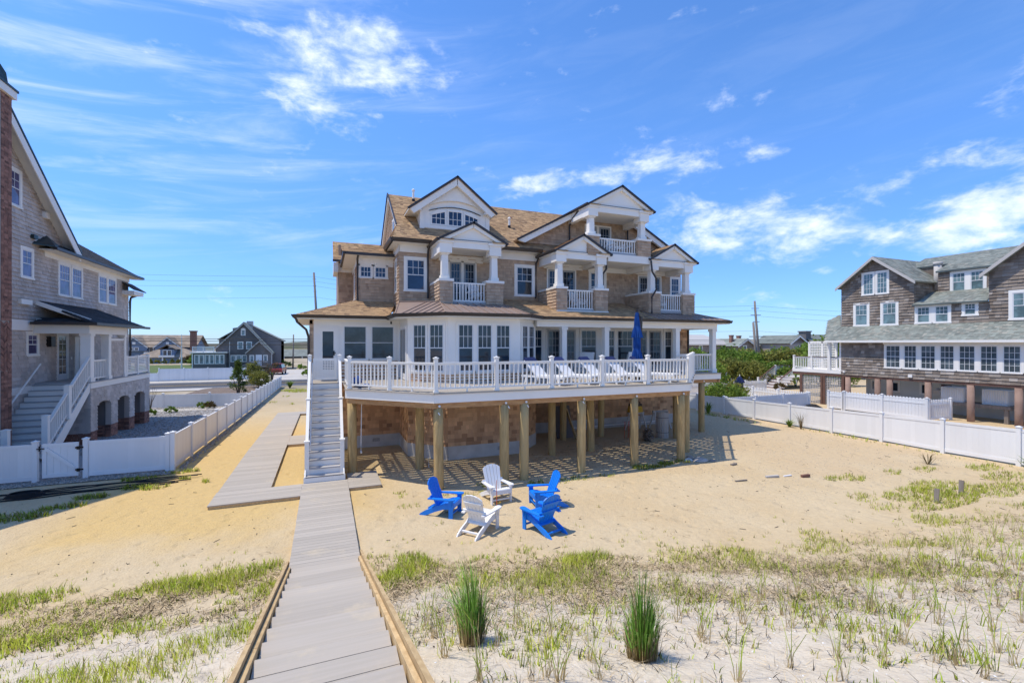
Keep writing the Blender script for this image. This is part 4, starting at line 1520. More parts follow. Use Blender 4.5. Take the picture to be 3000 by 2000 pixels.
# ================================================================== WHITE FENCES
def fence(name, label, path, ztop, bay, detail_px=30, group=None, h=None, cap_extra=.07, loc=None, posts=None, picket=False, m=None, tight=False):
    """White vinyl fence along a straight run: posts, rails, upright boards."""
    a, b = V((path[0][0], path[0][1], 0)), V((path[1][0], path[1][1], 0))
    L = (b - a).length
    t = (b - a) / L
    F = thing(name, label, 'fence', ((a.x + b.x) / 2, (a.y + b.y) / 2, 0), group)
    m = m or vinyl
    if posts is None:
        n = max(1, round(L / bay))
        posts = [L * i / n for i in range(n + 1)]
    rest = MB()
    nobj = 0
    for s in posts:
        p = a + t * s
        zt = ztop(p.x, p.y) + cap_extra
        zb = ground_z(p.x, p.y) - .1
        q = MB()
        q.box(p.x - .062, p.x + .062, p.y - .062, p.y + .062, zb, zt)
        q.box(p.x - .08, p.x + .08, p.y - .08, p.y + .08, zt, zt + .025)
        q.add([(p.x - .06, p.y - .06, zt + .025), (p.x + .06, p.y - .06, zt + .025), (p.x + .06, p.y + .06, zt + .025), (p.x - .06, p.y + .06, zt + .025), (p.x, p.y, zt + .06)], [(0, 1, 4), (1, 2, 4), (2, 3, 4), (3, 0, 4)])
        part('fence_post', q, m, F)
    n_ = V((t.y, -t.x, 0))
    for s0, s1 in zip(posts, posts[1:]):
        p, q = a + t * (s0 + .065), a + t * (s1 - .065)
        zp, zq = ztop(p.x, p.y), ztop(q.x, q.y)
        gp, gq = ground_z(p.x, p.y) + .07, ground_z(q.x, q.y) + .07
        if h:
            gp, gq = max(gp, zp - h), max(gq, zq - h)
        rt = MB()
        rt.bar(p + V((0, 0, zp - (.045 if not picket else .22))), q + V((0, 0, zq - (.045 if not picket else .22))), .055, .09)
        part('top_rail', rt, m, F)
        rb = MB()
        rb.bar(p + V((0, 0, gp + .06)), q + V((0, 0, gq + .06)), .055, .12)
        part('bottom_rail', rb, m, F)
        W = (q - p).length
        bw = .165 if not picket else .085
        sp = bw if not picket else (.16 if tight else .125)
        k = max(1, int(round(W / sp)))
        for i in range(k):
            c0, c1 = i / k, (i + 1) / k
            cm = (c0 + c1) / 2
            c = p + (q - p) * cm
            zt = zp + (zq - zp) * cm - (.085 if not picket else 0)
            zb = gp + (gq - gp) * cm + .1
            w = W / k * (.994 if not picket else (.96 if tight else .62))
            M = basis(V((c.x, c.y, (zt + zb) / 2)), t * w, n_ * -.026, V((0, 0, zt - zb)))
            if px_size(V((c.x, c.y, .6)), w, .5) > detail_px and nobj < 300:
                link('fence_board' if not picket else 'picket', unit_box(m), F, M)
                nobj += 1
            else:
                rest.obox(V((c.x, c.y, (zt + zb) / 2)), t * w / 2, n_ * -.013, V((0, 0, (zt - zb) / 2)))
            if picket:
                rest.add([c + t * (-w / 2) + n_ * .013 + V((0, 0, zt)), c + t * (w / 2) + n_ * .013 + V((0, 0, zt)), c + t * (w / 2) - n_ * .013 + V((0, 0, zt)), c - t * (w / 2) - n_ * .013 + V((0, 0, zt)), c + V((0, 0, zt + .07))], [(0, 1, 4), (1, 2, 4), (2, 3, 4), (3, 0, 4)])
    if rest.v:
        part('fence_boards' if not picket else 'pickets', rest, m, F, kind='stuff')
    return F


LT = lambda x, y: 1.2 - .0203 * (y - 18.1)
fence('vinyl_fence', 'long white board fence running back from the gate corner between the two beach houses', ((-4.65, 18.25), (-4.65, 58.0)), LT, 2.23, 30)
fence('vinyl_fence', 'short white board fence from the gate hinge post to the long fence corner', ((-6.9, 18.27), (-4.79, 18.27)), lambda x, y: 1.16, 2.1)
fence('vinyl_fence', 'white board fence left of the gate latch before the grey house', ((-14.6, 18.27), (-8.1, 18.27)), lambda x, y: 1.15 - .006 * (x + 8), 2.15)
RT = lambda x, y: .96 + (20.7 - y) * .0235
fence('vinyl_fence', 'long white board fence on the right between the sand yard and the brown house', ((22, 3.9), (22, 35.4)), RT, 2.1, 30)
fence('vinyl_fence', 'white yard fence with caps across the gravel behind the grey house', ((-13.5, 39.9), (-4.8, 38.2)), lambda x, y: .58, 2.9)
fence('vinyl_fence', 'tall white fence across the road before the dark gabled house', ((-20.0, 72.6), (-9.2, 72.6)), lambda x, y: .86, 2.7)
fence('vinyl_fence', 'low white fence end beside the far lawn across the road', ((-24.5, 72.6), (-20.1, 72.6)), lambda x, y: .32, 2.2)
fence('vinyl_fence', 'far white fence before the tall shrubs behind the brown house', ((44, 42.0), (60, 37.5)), lambda x, y: .85, 2.6)


def build_gate():
    G = thing('fence_gate', 'white vinyl gate with diagonal brace, black latch and black hinges in the left fence', 'gate', (-7.5, 18.27, 0))
    y = 18.27
    a, b, zt, zb = -7.93, -7.08, 1.15, .12
    m = MB()
    for x0, x1 in ((a, a + .1), (b - .1, b)):
        m.box(x0, x1, y - .04, y + .02, zb, zt)
    m.box(a + .1, b - .1, y - .04, y + .02, zt - .1, zt)
    m.box(a + .1, b - .1, y - .04, y + .02, zb, zb + .1)
    part('gate_frame', m, vinyl, G)
    for i in range(4):
        x0 = a + .1 + (b - a - .2) * i / 4
        piece('gate_board', vinyl, G, x0 + .002, x0 + (b - a - .2) / 4 - .002, y - .015, y + .01, zb + .1, zt - .1)
    bpiece('diagonal_brace', vinyl, G, (a + .08, y - .045, zt - .14), (b - .08, y - .045, zb + .25), .03, .09, (0, 0, 1))
    for z in (.3, .98):
        h = MB()
        h.box(b - .06, b + .14, y - .07, y - .05, z - .02, z + .03)
        h.box(b - .02, b + .06, y - .085, y - .07, z - .05, z + .05)
        part('hinge', h, black, G)
    h = MB()
    h.box(a - .12, a + .06, y - .075, y - .05, 1.0, 1.03)
    h.tube([(a - .04, y - .09, .95), (a - .04, y - .09, 1.1)], .02, 8)
    part('latch', h, black, G)


build_gate()


# ================================================================== ADIRONDACK CHAIRS
def adirondack(name, label, m, group):
    t = thing(name, label, 'chair', (0, 0, 0), group)
    k = .90
    def pc(nm, mb):
        mb.v = [(x * k, y * k, z * k) for x, y, z in mb.v]
        return part(nm, mb, m, t)
    for s in (-1, 1):
        l = MB()
        l.prism([(s * .285, -.42, 0), (s * .285, -.31, 0), (s * .285, -.30, .5), (s * .285, -.43, .5)], (s * .035, 0, 0))
        l.prism([(s * .32, -.415, .5), (s * .32, -.325, .5), (s * .32, -.35, .34), (s * .32, -.38, .34)], (s * .03, 0, 0))
        pc('front_leg', l)
        side = MB()
        prof = [(-.40, .25), (-.38, .40), (-.2, .395), (.05, .31), (.22, .23), (.40, .16), (.56, .06), (.60, 0), (.47, 0), (.3, .06), (.1, .15), (-.15, .235)]
        side.prism([(s * .245, y, z) for y, z in prof], (s * .036, 0, 0))
        pc('side_rail', side)
        a = MB()
        ap = [(.245, .30), (.255, -.2), (.23, -.40), (.25, -.47), (.30, -.49), (.37, -.47), (.395, -.38), (.37, -.05), (.335, .30)]
        a.prism([(s * x, y, .505 - .03 * (y + .49)) for x, y in ap], (0, 0, .032))
        pc('armrest', a)
    for i in range(6):
        y0 = -.415 + i * .098
        z0 = .40 - (0 if i < 2 else .038 * (i - 1)) + (0 if i else -.01)
        z1 = .40 - (0 if i < 1 else .038 * i)
        b = MB()
        b.prism([(-.285, y0, z0), (-.285, y0 + .09, z1), (-.285, y0 + .09, z1 + .024), (-.285, y0, z0 + .024)], (.57, 0, 0))
        pc('seat_slat', b)
    b = MB()
    b.box(-.285, .285, -.435, -.41, .28, .40)
    pc('front_apron', b)
    fn = V((0, -.93, .36)).normalized()
    o = V((0, .07, .20))
    up = V((0, .36, .93)).normalized()
    arc = lambda q: .60 + .235 * math.sqrt(max(0.0, 1 - (q / .325) ** 2))
    for i in range(5):
        q = i - 2
        x0a, x1a = q * .090 - .038, q * .090 + .038
        x0b, x1b = q * .116 - .0505, q * .116 + .0505
        pts = [o + V((x0a, 0, 0)), o + V((x1a, 0, 0))]
        for k_ in range(6):
            xx = x1b + (x0b - x1b) * k_ / 5
            pts.append(o + V((xx, 0, 0)) + up * arc(xx))
        b = MB()
        b.prism(pts, fn * .026)
        pc('back_slat', b)
    for s_, w in ((.37, .33), (.60, .25)):
        c = o + up * s_ - fn * .018
        b = MB()
        b.obox(c, V((w, 0, 0)), up * .036, fn * .016)
        pc('back_brace', b)
    b = MB()
    b.box(-.25, .25, .05, .075, .17, .27)
    pc('seat_rear_rail', b)
    b = MB()
    b.bar((-.25, .40, .10), (.25, .40, .10), .05, .035)
    pc('rear_stretcher', b)
    b = MB()
    b.bar((-.29, -.365, .12), (.29, -.365, .12), .05, .03)
    pc('front_stretcher', b)
    return t


def copy_thing(root, loc, rz, label, **kw):
    r = root.copy()
    COL.objects.link(r)
    r.location = loc
    r.rotation_euler = (0, 0, rz)
    r['label'] = label
    for k, v in kw.items():
        r[k] = v
    for ch in list(root.children):
        c = ch.copy()
        COL.objects.link(c)
        c.parent = r
        for g in list(ch.children):
            d = g.copy()
            COL.objects.link(d)
            d.parent = c
    return r


def seat(ch, x, y, deg, z=None):
    ch.location = (x, y, (ground_z(x, y) - .012) if z is None else z)
    ch.rotation_euler = (0, 0, math.radians(deg))


RING = 'reclining garden chairs in a ring on the sand'
CB = adirondack('adirondack_chair', 'blue slatted garden chair on the sand nearest the boardwalk, facing right', blue_plastic, RING)
seat(CB, 2.70, 11.22, 52)
CW = adirondack('adirondack_chair', 'white slatted garden chair seen from the front, back to the deck piles', white_plastic, RING)
seat(CW, 4.25, 11.66, 6)
copy_thing(CW, (3.20, 9.85, ground_z(3.2, 9.85) - .012), math.radians(129), 'white slatted garden chair seen from behind on the sand nearest the grass')
copy_thing(CB, (5.3, 10.72, ground_z(5.3, 10.72) - .012), math.radians(-97), 'rear one of the two blue garden chairs standing together, facing left')
copy_thing(CB, (4.53, 9.32, ground_z(4.5, 9.3) - .012), math.radians(-163), 'front one of the two blue garden chairs standing together, seen from behind')
BALC = 'white chairs behind balcony rails'
for x, y, z, d, l in ((5.9, 18.6, 5.87, 20, 'white chair on the balcony below the arched dormer'), (10.75, 18.6, 5.71, 25, 'white chair on the middle balcony behind its railing'), (15.2, 18.5, 5.77, 0, 'white chair on the rightmost lower balcony'), (12.7, 18.5, 8.35, 10, 'white chair on the topmost balcony')):
    copy_thing(CW, (x, y, z), math.radians(d), l, group=BALC)

mk = MB()
zg = ground_z(3.9, 10.62)
mk.tube([(3.9, 10.62, zg - .1), (3.9, 10.62, zg + .42), (3.895, 10.62, zg + .85)], [.012, .010, .006], 6)
k0 = thing('marker_stake', 'thin orange marker stake upright in the sand between the garden chairs', 'stake', (3.9, 10.62, zg))
part('rod', mk, red_m, k0)
fl = MB()
fl.tube([(3.9, 10.62, zg + .3), (3.95, 10.61, zg + .28), (4.0, 10.62, zg + .30)], .012, 5)
part('ribbon', fl, yellow_m, k0)


# ================================================================== THINGS ON THE DECK
def lounger():
    t = thing('sun_lounger', 'white sun lounger on the deck nearest the bay windows', 'sun lounger', (0, 0, 0), 'white sun loungers in a row on the deck')
    seat_ = [(-.95, .30), (.15, .30), (.35, .31)]
    m = MB()
    m.prism([(-.29, -.95, .27), (-.29, .25, .27), (-.29, .27, .31), (-.29, -.93, .31)], (.58, 0, 0))
    part('seat_panel', m, white_plastic, t)
    m = MB()
    m.prism([(-.29, .22, .28), (-.29, .78, .78), (-.29, .755, .81), (-.29, .19, .315)], (.58, 0, 0))
    part('back_panel', m, white_plastic, t)
    for s in (-1, 1):
        m = MB()
        m.bar((s * .31, -.98, .26), (s * .31, .85, .26), .05, .07)
        part('side_rail', m, white_plastic, t)
        for y, dy in ((-.78, -.08), (.6, .1)):
            m = MB()
            m.prism([(s * .29, y - .05, .25), (s * .29, y + .06, .25), (s * .29, y + dy + .03, 0), (s * .29, y + dy - .03, 0)], (s * .04, 0, 0))
            part('leg', m, white_plastic, t)
    m = MB()
    m.obox(V((0, .70, .79)), V((.27, 0, 0)), V((0, .10, .09)), V((0, -.03, .035)))
    part('head_cushion', m, navy_cloth, t)
    return t


LG = lounger()
LG.location = (7.15, 14.5, DECK_Z)
LG.rotation_euler = (0, 0, math.radians(24))
for x, y, l in ((8.25, 14.45, 'white sun lounger on the deck, second from the bay windows'), (9.3, 14.35, 'white sun lounger in the middle of the deck row'),
                (10.4, 14.25, 'white sun lounger beside the closed blue parasol, nearer the bay'), (11.5, 14.2, 'white sun lounger farthest from the bay, near the deck corner')):
    copy_thing(LG, (x, y, DECK_Z), math.radians(24), l)


def patio_chair():
    t = thing('patio_chair', 'white curved patio chair before the porch windows, nearer the bay', 'chair', (0, 0, 0), 'white curved patio chairs on the porch')
    m = MB()
    pr = [(-.38, .42), (.1, .36), (.3, .95), (.36, 1.02), (.41, .99), (.2, .32), (.1, .28), (-.38, .35)]
    m.prism([(-.33, y, z) for y, z in pr], (.66, 0, 0))
    part('seat_shell', m, white_plastic, t)
    for s in (-1, 1):
        m = MB()
        m.tube([(s * .35, -.36, .40), (s * .36, -.3, .60), (s * .36, .2, .62)], .025, 6)
        part('arm', m, white_plastic, t)
    m = MB()
    m.tube([(0, -.05, .35), (0, -.05, .05)], .05, 8)
    m.tube([(0, -.05, .05), (0, -.05, 0)], .28, 14)
    part('swivel_base', m, white_plastic, t)
    return t


PC = patio_chair()
PC.location = (10.65, 17.75, DECK_Z)
PC.rotation_euler = (0, 0, math.radians(-55))
copy_thing(PC, (13.2, 17.9, DECK_Z), math.radians(180), 'white curved patio chair turned backwards behind the blue parasol')


def parasol(name, label, x, y, z, h, r, m, mast, layers, leaning=None):
    t = thing(name, label, 'parasol', (x, y, z))
    for za, zb, ra, rb in layers:
        b = MB()
        n = 34
        k = 6
        for j in range(k + 1):
            f = j / k
            zz = za + (zb - za) * f
            rad = ra + (rb - ra) * f ** .8
            for i in range(n):
                a = 2 * math.pi * i / n
                w = 1 + (.24 if i % 2 else -.16) * (.35 + .65 * f) + .05 * math.sin(i * 2.3 + j)
                b.v.append((x + math.cos(a) * rad * w, y + math.sin(a) * rad * w, zz + (-.03 * (i % 2) if j == k else 0)))
        for j in range(k):
            for i in range(n):
                b.f.append((j * n + i, j * n + (i + 1) % n, (j + 1) * n + (i + 1) % n, (j + 1) * n + i))
                b.mi.append(0)
        b.f.append(tuple(range(n)))
        b.mi.append(0)
        part('folded_canopy', b, m, t)
    return t


U = parasol('closed_parasol', 'closed blue parasol hanging from a brown mast over the deck', 11.36, 14.95, DECK_Z, 2.7, .3, blue_cloth, bronze,
            [(5.42, 4.86, .055, .10), (4.92, 4.44, .09, .185), (4.50, 4.02, .13, .12), (4.04, 3.60, .11, .18)])
m = MB()
m.tube([(11.36, 14.95, 5.30), (11.36, 14.95, 5.5)], .06, 8)
m.tube([(11.36, 14.95, 5.48), (11.36, 14.95, 5.52)], .075, 8)
part('finial', m, bronze, U)
m = MB()
m.bar((11.62, 15.05, 5.25), (11.56, 15.1, DECK_Z), .09, .12, (0, 1, 0))
m.bar((11.36, 14.97, 5.44), (11.62, 15.05, 5.2), .05, .05)
part('mast', m, bronze, U)
m = MB()
m.box(11.2, 11.95, 14.75, 15.45, DECK_Z, DECK_Z + .1)
part('base', m, bronze, U)
bg = MB()
bg.tube([(.95, 15.75, DECK_Z), (.95, 15.75, DECK_Z + .14), (.96, 15.76, DECK_Z + .28), (.97, 15.76, DECK_Z + .36)], [.15, .17, .13, .03], 10)
bg.tube([(1.2, 15.62, DECK_Z + .03), (1.2, 15.62, DECK_Z + .10)], [.2, .12], 8)
solo('cloth_bag', bg, blue_cloth, 'crumpled blue bag lying on the deck beside the stair head', 'bag', None, True)


# ================================================================== THINGS UNDER AND AROUND THE DECK
def under():
    # lobster trap shaped bundle of sticks
    T = thing('stick_bundle', 'round bundle of grey sticks lying under the deck', 'bundle', (12.8, 16.3, .2))
    for i in range(60):
        a, r = random.uniform(0, 6.28), .24 * math.sqrt(random.random())
        c = V((12.8 + math.cos(a) * r, 15.95, .26 + math.sin(a) * r))
        m = MB()
        m.tube([c, c + V((random.uniform(-.05, .05) + .22, .55, random.uniform(-.04, .04)))], .018, 5)
        part('stick', m, pole_wood, T)
    # trestles with a tool on top
    for x, l in ((14.0, 'grey sawhorse carrying a yellow tool under the deck'), (15.45, 'second grey sawhorse under the deck nearer the right end')):
        S = thing('sawhorse', l, 'sawhorse', (x, 18.4, 0), 'sawhorses under the deck')
        m = MB()
        m.box(x - .55, x + .35, 18.32, 18.42, .78, .88)
        part('beam', m, lattice_tan, S)
        for sx in (-.45, .25):
            for sy in (-.28, .28):
                m = MB()
                m.bar((x + sx, 18.37 + sy * .2, .80), (x + sx + (.08 if sx > 0 else -.08), 18.37 + sy, 0), .09, .035)
                part('leg', m, lattice_tan, S)
    G = thing('power_tool', 'yellow and black power tool box standing on a sawhorse', 'tool box', (13.8, 18.35, .88))
    m = MB()
    m.prism([(13.5, 18.15, .89), (14.15, 18.15, .89), (14.08, 18.15, 1.18), (13.55, 18.15, 1.18)], (0, .35, 0))
    part('body', m, yellow_m, G)
    m = MB()
    m.box(13.55, 14.1, 18.17, 18.48, 1.18, 1.30)
    m.tube([(13.6, 18.2, 1.3), (13.62, 18.2, 1.42), (13.95, 18.2, 1.42), (14.0, 18.2, 1.3)], .02, 6)
    part('handle', m, black, G)
    R = thing('fence_roll', 'upright roll of grey picket fencing standing beside a deck pile', 'fence roll', (14.1, 16.4, 0))
    for i in range(22):
        a = 2 * math.pi * i / 22
        c = V((13.95 + .26 * math.cos(a), 16.55 + .26 * math.sin(a), 0))
        bpiece('lath', lattice_tan, R, c, c + V((0, 0, 1.15)), .05, .012, V((math.cos(a), math.sin(a), 0)))
    m = MB()
    for z in (.25, .9):
        m.tube([(13.95 + .275 * math.cos(i / 22 * 6.283), 16.55 + .275 * math.sin(i / 22 * 6.283), z) for i in range(23)], .008, 5)
    part('binding_wire', m, black, R)
    m = MB()
    m.bar((10.15, 17.55, 0), (9.85, 17.95, 1.3), .05, .16, (0, -1, 0))
    solo('leaning_plank', m, pine, 'pale plank leaning on the dark sheet beneath the deck', 'plank')
    m = MB()
    m.prism([(9.45, 18.05, 0), (10.3, 18.05, 0), (10.2, 18.3, 1.4), (9.45, 18.3, 1.4)], (0, .03, 0))
    solo('leaning_sheet', m, dark_cedar, 'dark board sheet leaning against a pile under the deck', 'board')
    for i, (x, y) in enumerate(((12.25, 17.0), (12.4, 16.95), (12.52, 17.05))):
        m = MB()
        m.tube([(x, y, -.05), (x + .02, y, .75)], .011, 5)
        solo('garden_stake', m, red_m, ('thin red stake in the shade under the deck, nearest the leaning plank', 'middle one of three thin red stakes under the deck', 'thin red stake under the deck nearest the sawhorse')[i], 'stake', 'red stakes under the deck')
    m = MB()
    m.tube([(10.9, 19.2, .18), (15.9, 19.2, .2)], .03, 7)
    m.tube([(15.9, 19.2, .2), (15.9, 19.3, .5)], .03, 7)
    solo('conduit_pipe', m, white_plastic, 'white pipe running along the footing beneath the deck', 'pipe')
    m = MB()
    m.tube([(1.08, 15.5, 2.3), (1.06, 15.5, 1.0), (1.06, 15.5, .75)], .015, 6)
    m.tube([(1.06, 15.5, .75), (1.06, 15.4, .72)], .03, 6)
    solo('standpipe', m, MATS['white_sash'], 'thin grey water pipe beside the leftmost deck pile', 'pipe')
    m = MB()
    m.tube([(3.25, 15.5, .0), (3.22, 15.5, .55), (3.26, 15.5, .62), (3.26, 15.42, .6)], .014, 6)
    solo('standpipe', m, MATS['white_sash'], 'short water tap pipe beside the pile nearest the bay', 'pipe')

    def rock(x, y, r, mm, name, label, cat, grp, flat=.6, sx=1.0):
        b = MB()
        rng = random.Random(int(x * 100 + y * 37))
        ring = 8
        z = ground_z(x, y)
        for j, (hh, k) in enumerate(((-.2, .8), (.25, 1.05), (.7, .8), (1.0, .35))):
            for i in range(ring):
                a = 6.283 * i / ring
                q = r * k * rng.uniform(.8, 1.2)
                b.v.append((x + math.cos(a) * q * sx, y + math.sin(a) * q, z + hh * r * flat))
        for j in range(3):
            for i in range(ring):
                b.f.append((j * ring + i, j * ring + (i + 1) % ring, (j + 1) * ring + (i + 1) % ring, (j + 1) * ring + i))
        b.f.append(tuple(range(3 * ring, 4 * ring)))
        b.mi = [0] * len(b.f)
        solo(name, b, mm, label, cat, grp)
    G1 = 'rubble stones by the deck end pile'
    rock(12.08, 12.95, .15, concrete, 'rubble_stone', 'grey rubble stone closest to the end pile of the deck', 'stone', G1)
    rock(12.3, 13.1, .14, stone_m, 'rubble_stone', 'pale stone tipped behind the grey one by the end pile', 'stone', G1, .9)
    rock(12.45, 12.75, .2, stone_m, 'rubble_stone', 'largest flat tan stone of the rubble by the deck', 'stone', G1, .4, 1.5)
    rock(12.62, 13.0, .13, stone_m, 'rubble_stone', 'tan stone behind the large flat one by the deck', 'stone', G1, .5, 1.4)
    rock(12.85, 12.6, .12, stone_m, 'rubble_stone', 'small tan stone at the outer end of the rubble', 'stone', G1, .4, 1.4)

    def stick(x, y, ang, L, w, mm, name, label, cat, h=.05):
        b = MB()
        z = ground_z(x, y) + h / 2
        d = V((math.cos(ang), math.sin(ang), 0)) * (L / 2)
        b.bar(V((x, y, z)) - d, V((x, y, z + .02)) + d, w, h)
        solo(name, b, mm, label, cat)
    stick(13.97, 9.95, -.2, .28, .08, brick_red, 'brick_fragment', 'broken reddish brick lying on the sand', 'brick', .08)
    stick(12.95, 10.3, -.3, .42, .08, lattice_tan, 'driftwood', 'flat pale driftwood board on the open sand', 'driftwood')
    stick(13.5, 10.2, -.2, .28, .05, white_plastic, 'driftwood', 'small white slat of driftwood beside the pale board', 'driftwood', .03)
    stick(11.75, 10.4, -.2, .4, .05, pole_wood, 'driftwood', 'thin brown stick lying on the open sand', 'driftwood', .03)
    stick(13.1, 11.9, .1, .25, .09, pole_wood, 'driftwood', 'short dark stick on the sand by the rail shadow', 'driftwood')
    for x, y, l in ((14.8, 7.0, 'leaning grey marker post in the green grass patch'), (16.4, 7.2, 'grey marker post near the back of the green patch')):
        b = MB()
        z = ground_z(x, y)
        b.bar((x, y, z - .1), (x + .08, y + .02, z + .36), .10, .05)
        solo('marker_post', b, pole_wood, l, 'post', 'grey marker posts in the grass')
    # cables on the sand
    for i in range(6):
        pts = []
        x, y = -9.6 + .12 * i, 16.2 + .13 * i
        a = .12
        for s in range(46):
            a = .16 + .55 * math.sin(s * .33 + i * 1.9) * (1 if i % 2 else .6)
            x += .125 * math.cos(a)
            y += .125 * math.sin(a) * .45
            pts.append((x, y, ground_z(x, y) + .02 + .012 * i))
        b = MB()
        b.tube(pts, .017, 5)
        solo('cable', b, cable_m, 'black cable trailing over the sand before the white gate', 'cable', 'tangled black cables on the sand', True)
    b = MB()
    pts = [(-7.6 + .42 * math.cos(i * .35) * (1 - i * .003), 16.65 + .22 * math.sin(i * .35), ground_z(-7.6, 16.65) + .03 + i * .0012) for i in range(90)]
    b.tube(pts, .017, 5)
    solo('cable_coil', b, cable_m, 'flat coil of black cable on the sand before the white gate', 'cable coil', None, True)


under()


# ================================================================== GREY HOUSE ON THE LEFT
def bricks(tl, fr, poly, holes=(), wt=1.0):
    """Running bond: each brick proud of its mortar."""
    tl.cover(fr, poly, holes, .077, (.20, .215), .012, wt, gap=.012, flat=True)


def left_house():
    H = thing('grey_house', 'grey shingled house with brick chimney, arched brick porch base and white porch stairs', 'house', (-12, 26, 0))
    S = Tiles('shingle', grey_cedar, H, 300)
    B = Tiles('brick', brick_red, H, 300)
    R = Tiles('roof_shingle', black_roof, H, 0)
    fw = Fr((-11, 0, 0), (0, 1, 0))
    gable = [(15.5, -.6), (34.4, -.6), (34.4, 8.05), (27.3, 8.4), (19.6, 14.70), (15.5, 8.8)]
    wall(H, fw, gable, grey_cedar, .2)
    holes = [(22.2, 26.4, 4.70, 5.11), (22.2, 24.9, 2.21, 2.49), (24.14, 25.04, 3.67, 4.67), (23.76, 24.67, 6.75, 8.02), (23.1, 23.88, 9.4, 10.9), (26.5, 28.75, 6.31, 7.9), (30.39, 32.65, 6.28, 7.83), (26.38, 27.38, 2.5, 4.66), (27.9, 29.05, 2.5, 4.5), (25.5, 34.4, 7.86, 8.1)]
    S.cover(fw, [(21.7, .2), (34.4, .2), (34.4, 8.05), (27.3, 8.35), (21.7, 12.95)], holes, .16, (.14, .34), .035)
    end = Fr((-11, 34.4, 0), (-1, 0, 0))
    wall(H, end, rect(0, 9, -.6, 8.0), grey_cedar, .2)
    m = MB()
    m.fbox(fw, 21.8, 26.3, 4.70, 5.11, 0, .05)
    m.fbox(fw, 21.8, 24.8, 2.21, 2.49, 0, .05)
    m.fbox(fw, 25.4, 34.45, 7.86, 8.1, 0, .05)
    part('trim_band', m, white, H)
    window(H, fw, 24.14, 25.04, 3.67, 4.67, 2, 2, 'dh', .12, glass_violet)
    window(H, fw, 23.76, 24.67, 6.75, 8.02, 2, 2, 'dh', .13, glass_violet)
    window(H, fw, 22.95, 23.88, 9.4, 10.9, 2, 2, 'dh', .13, glass_violet)
    for a, b in ((26.5, 27.64), (27.62, 28.75), (30.39, 31.53), (31.51, 32.65)):
        window(H, fw, a, b, 6.30, 7.86, 4, 2, 'dh', .12, glass_violet)
    window(H, fw, 26.38, 27.38, 2.5, 4.68, 2, 5, 'door', .1, glass, 'porch_door', sill=False, stile=.09)
    d = MB()
    d.fbox(fw, 27.9, 29.05, 2.5, 4.5, .02, .06)
    d.fbox(fw, 28.3, 28.95, 2.6, 4.35, .06, .075)
    o = part('panel_door', d, white, H)
    m = MB()
    m.fbox(fw, 28.36, 28.42, 3.3, 3.5, .075, .11)
    m.fbox(fw, 28.32, 28.5, 4.12, 4.16, .075, .1)
    part('door_handle', m, black, o)
    m = MB()
    m.fbox(fw, 25.58, 25.92, 4.05, 4.48, .0, .18)
    lo = part('wall_lantern', m, black, H)
    for nm, mm, args in (('wall_vent', white, (23.62, 24.35, 5.72, 5.92, 0, .12)), ('vent_hood', copper_dark, (24.42, 24.7, 8.42, 8.58, 0, .14)), ('flood_light', white, (25.25, 25.55, 9.45, 9.7, 0, .16)), ('flood_light', white, (24.75, 25.0, 5.02, 5.2, .05, .2)), ('wall_bracket', grey_cedar, (25.3, 26.0, 5.12, 5.24, .0, .25)), ('light_switch', white, (27.62, 27.7, 3.45, 3.58, 0, .03))):
        m = MB()
        m.fbox(fw, *args)
        part(nm, m, mm, H)
    # gable roof: right slope with deep white rake, steep left slope unseen, shaped for its shadow
    pk, lo_, le = V((-10.55, 19.6, 14.75)), V((-10.55, 27.45, 8.3)), V((-10.55, 15.2, 8.6))
    for q in (lo_, le):
        m = MB()
        m.prism([pk + V((0, 0, -.02)), q + V((0, 0, -.02)), q + V((0, (-.12 if q.y > 19 else .1), -.34)), pk + V((0, 0, -.42))], (.04, 0, 0))
        part('rake_board', m, white, H)
        m = MB()
        m.prism([pk + V((0, 0, -.05)), q + V((0, 0, -.05)), q + V((-.5, 0, -.05)), pk + V((-.5, 0, -.05))], (0, 0, -.03))
        part('rake_soffit', m, ceiling_w, H)
    m = MB()
    m.prism([pk, lo_, lo_ + V((-11, 0, 0)), pk + V((-11, 0, 0))], (0, .06, .12))
    m.prism([pk, le, le + V((-11, 0, 0)), pk + V((-11, 0, 0))], (0, -.06, .12))
    part('roof', m, black_roof, H)
    m = MB()
    m.bar(pk + V((.02, 0, .08)), lo_ + V((.02, 0, .08)), .06, .08)
    part('drip_edge', m, copper_dark, H)
    roof(H, R, [(-10.45, 25.1, 8.18), (-10.45, 34.85, 8.18), (-12.9, 32.4, 9.85), (-12.9, 25.1, 9.85)], grey_roof, .1, .16)
    roof(H, None, [(-10.45, 34.85, 8.18), (-20, 34.85, 8.18), (-17, 32.4, 9.85), (-12.9, 32.4, 9.85)], grey_roof, .1)
    m = MB()
    m.box(-10.45, -11, 25.0, 34.9, 8.08, 8.12)
    part('eave_soffit', m, ceiling_w, H)
    m = MB()
    m.box(-10.52, -10.36, 24.95, 34.95, 8.10, 8.22)
    part('gutter', m, bronze, H)
    m = MB()
    m.prism([(-10.4, 24.9, 8.2), (-11, 24.5, 8.2), (-11, 25.6, 8.75), (-10.6, 25.6, 8.35)], (0, 0, .04))
    part('eave_return', m, copper_dark, H)
    # corner pent roof and downspout
    m = MB()
    m.prism([(-10.35, 33.2, 7.3), (-10.35, 35.2, 7.3), (-11, 35.0, 7.75), (-11, 33.4, 7.75)], (0, 0, .06))
    part('pent_roof', m, black_roof, H)
    m = MB()
    m.box(-10.4, -11, 33.4, 34.9, 7.05, 7.28)
    part('frieze_board', m, white, H)
    m = MB()
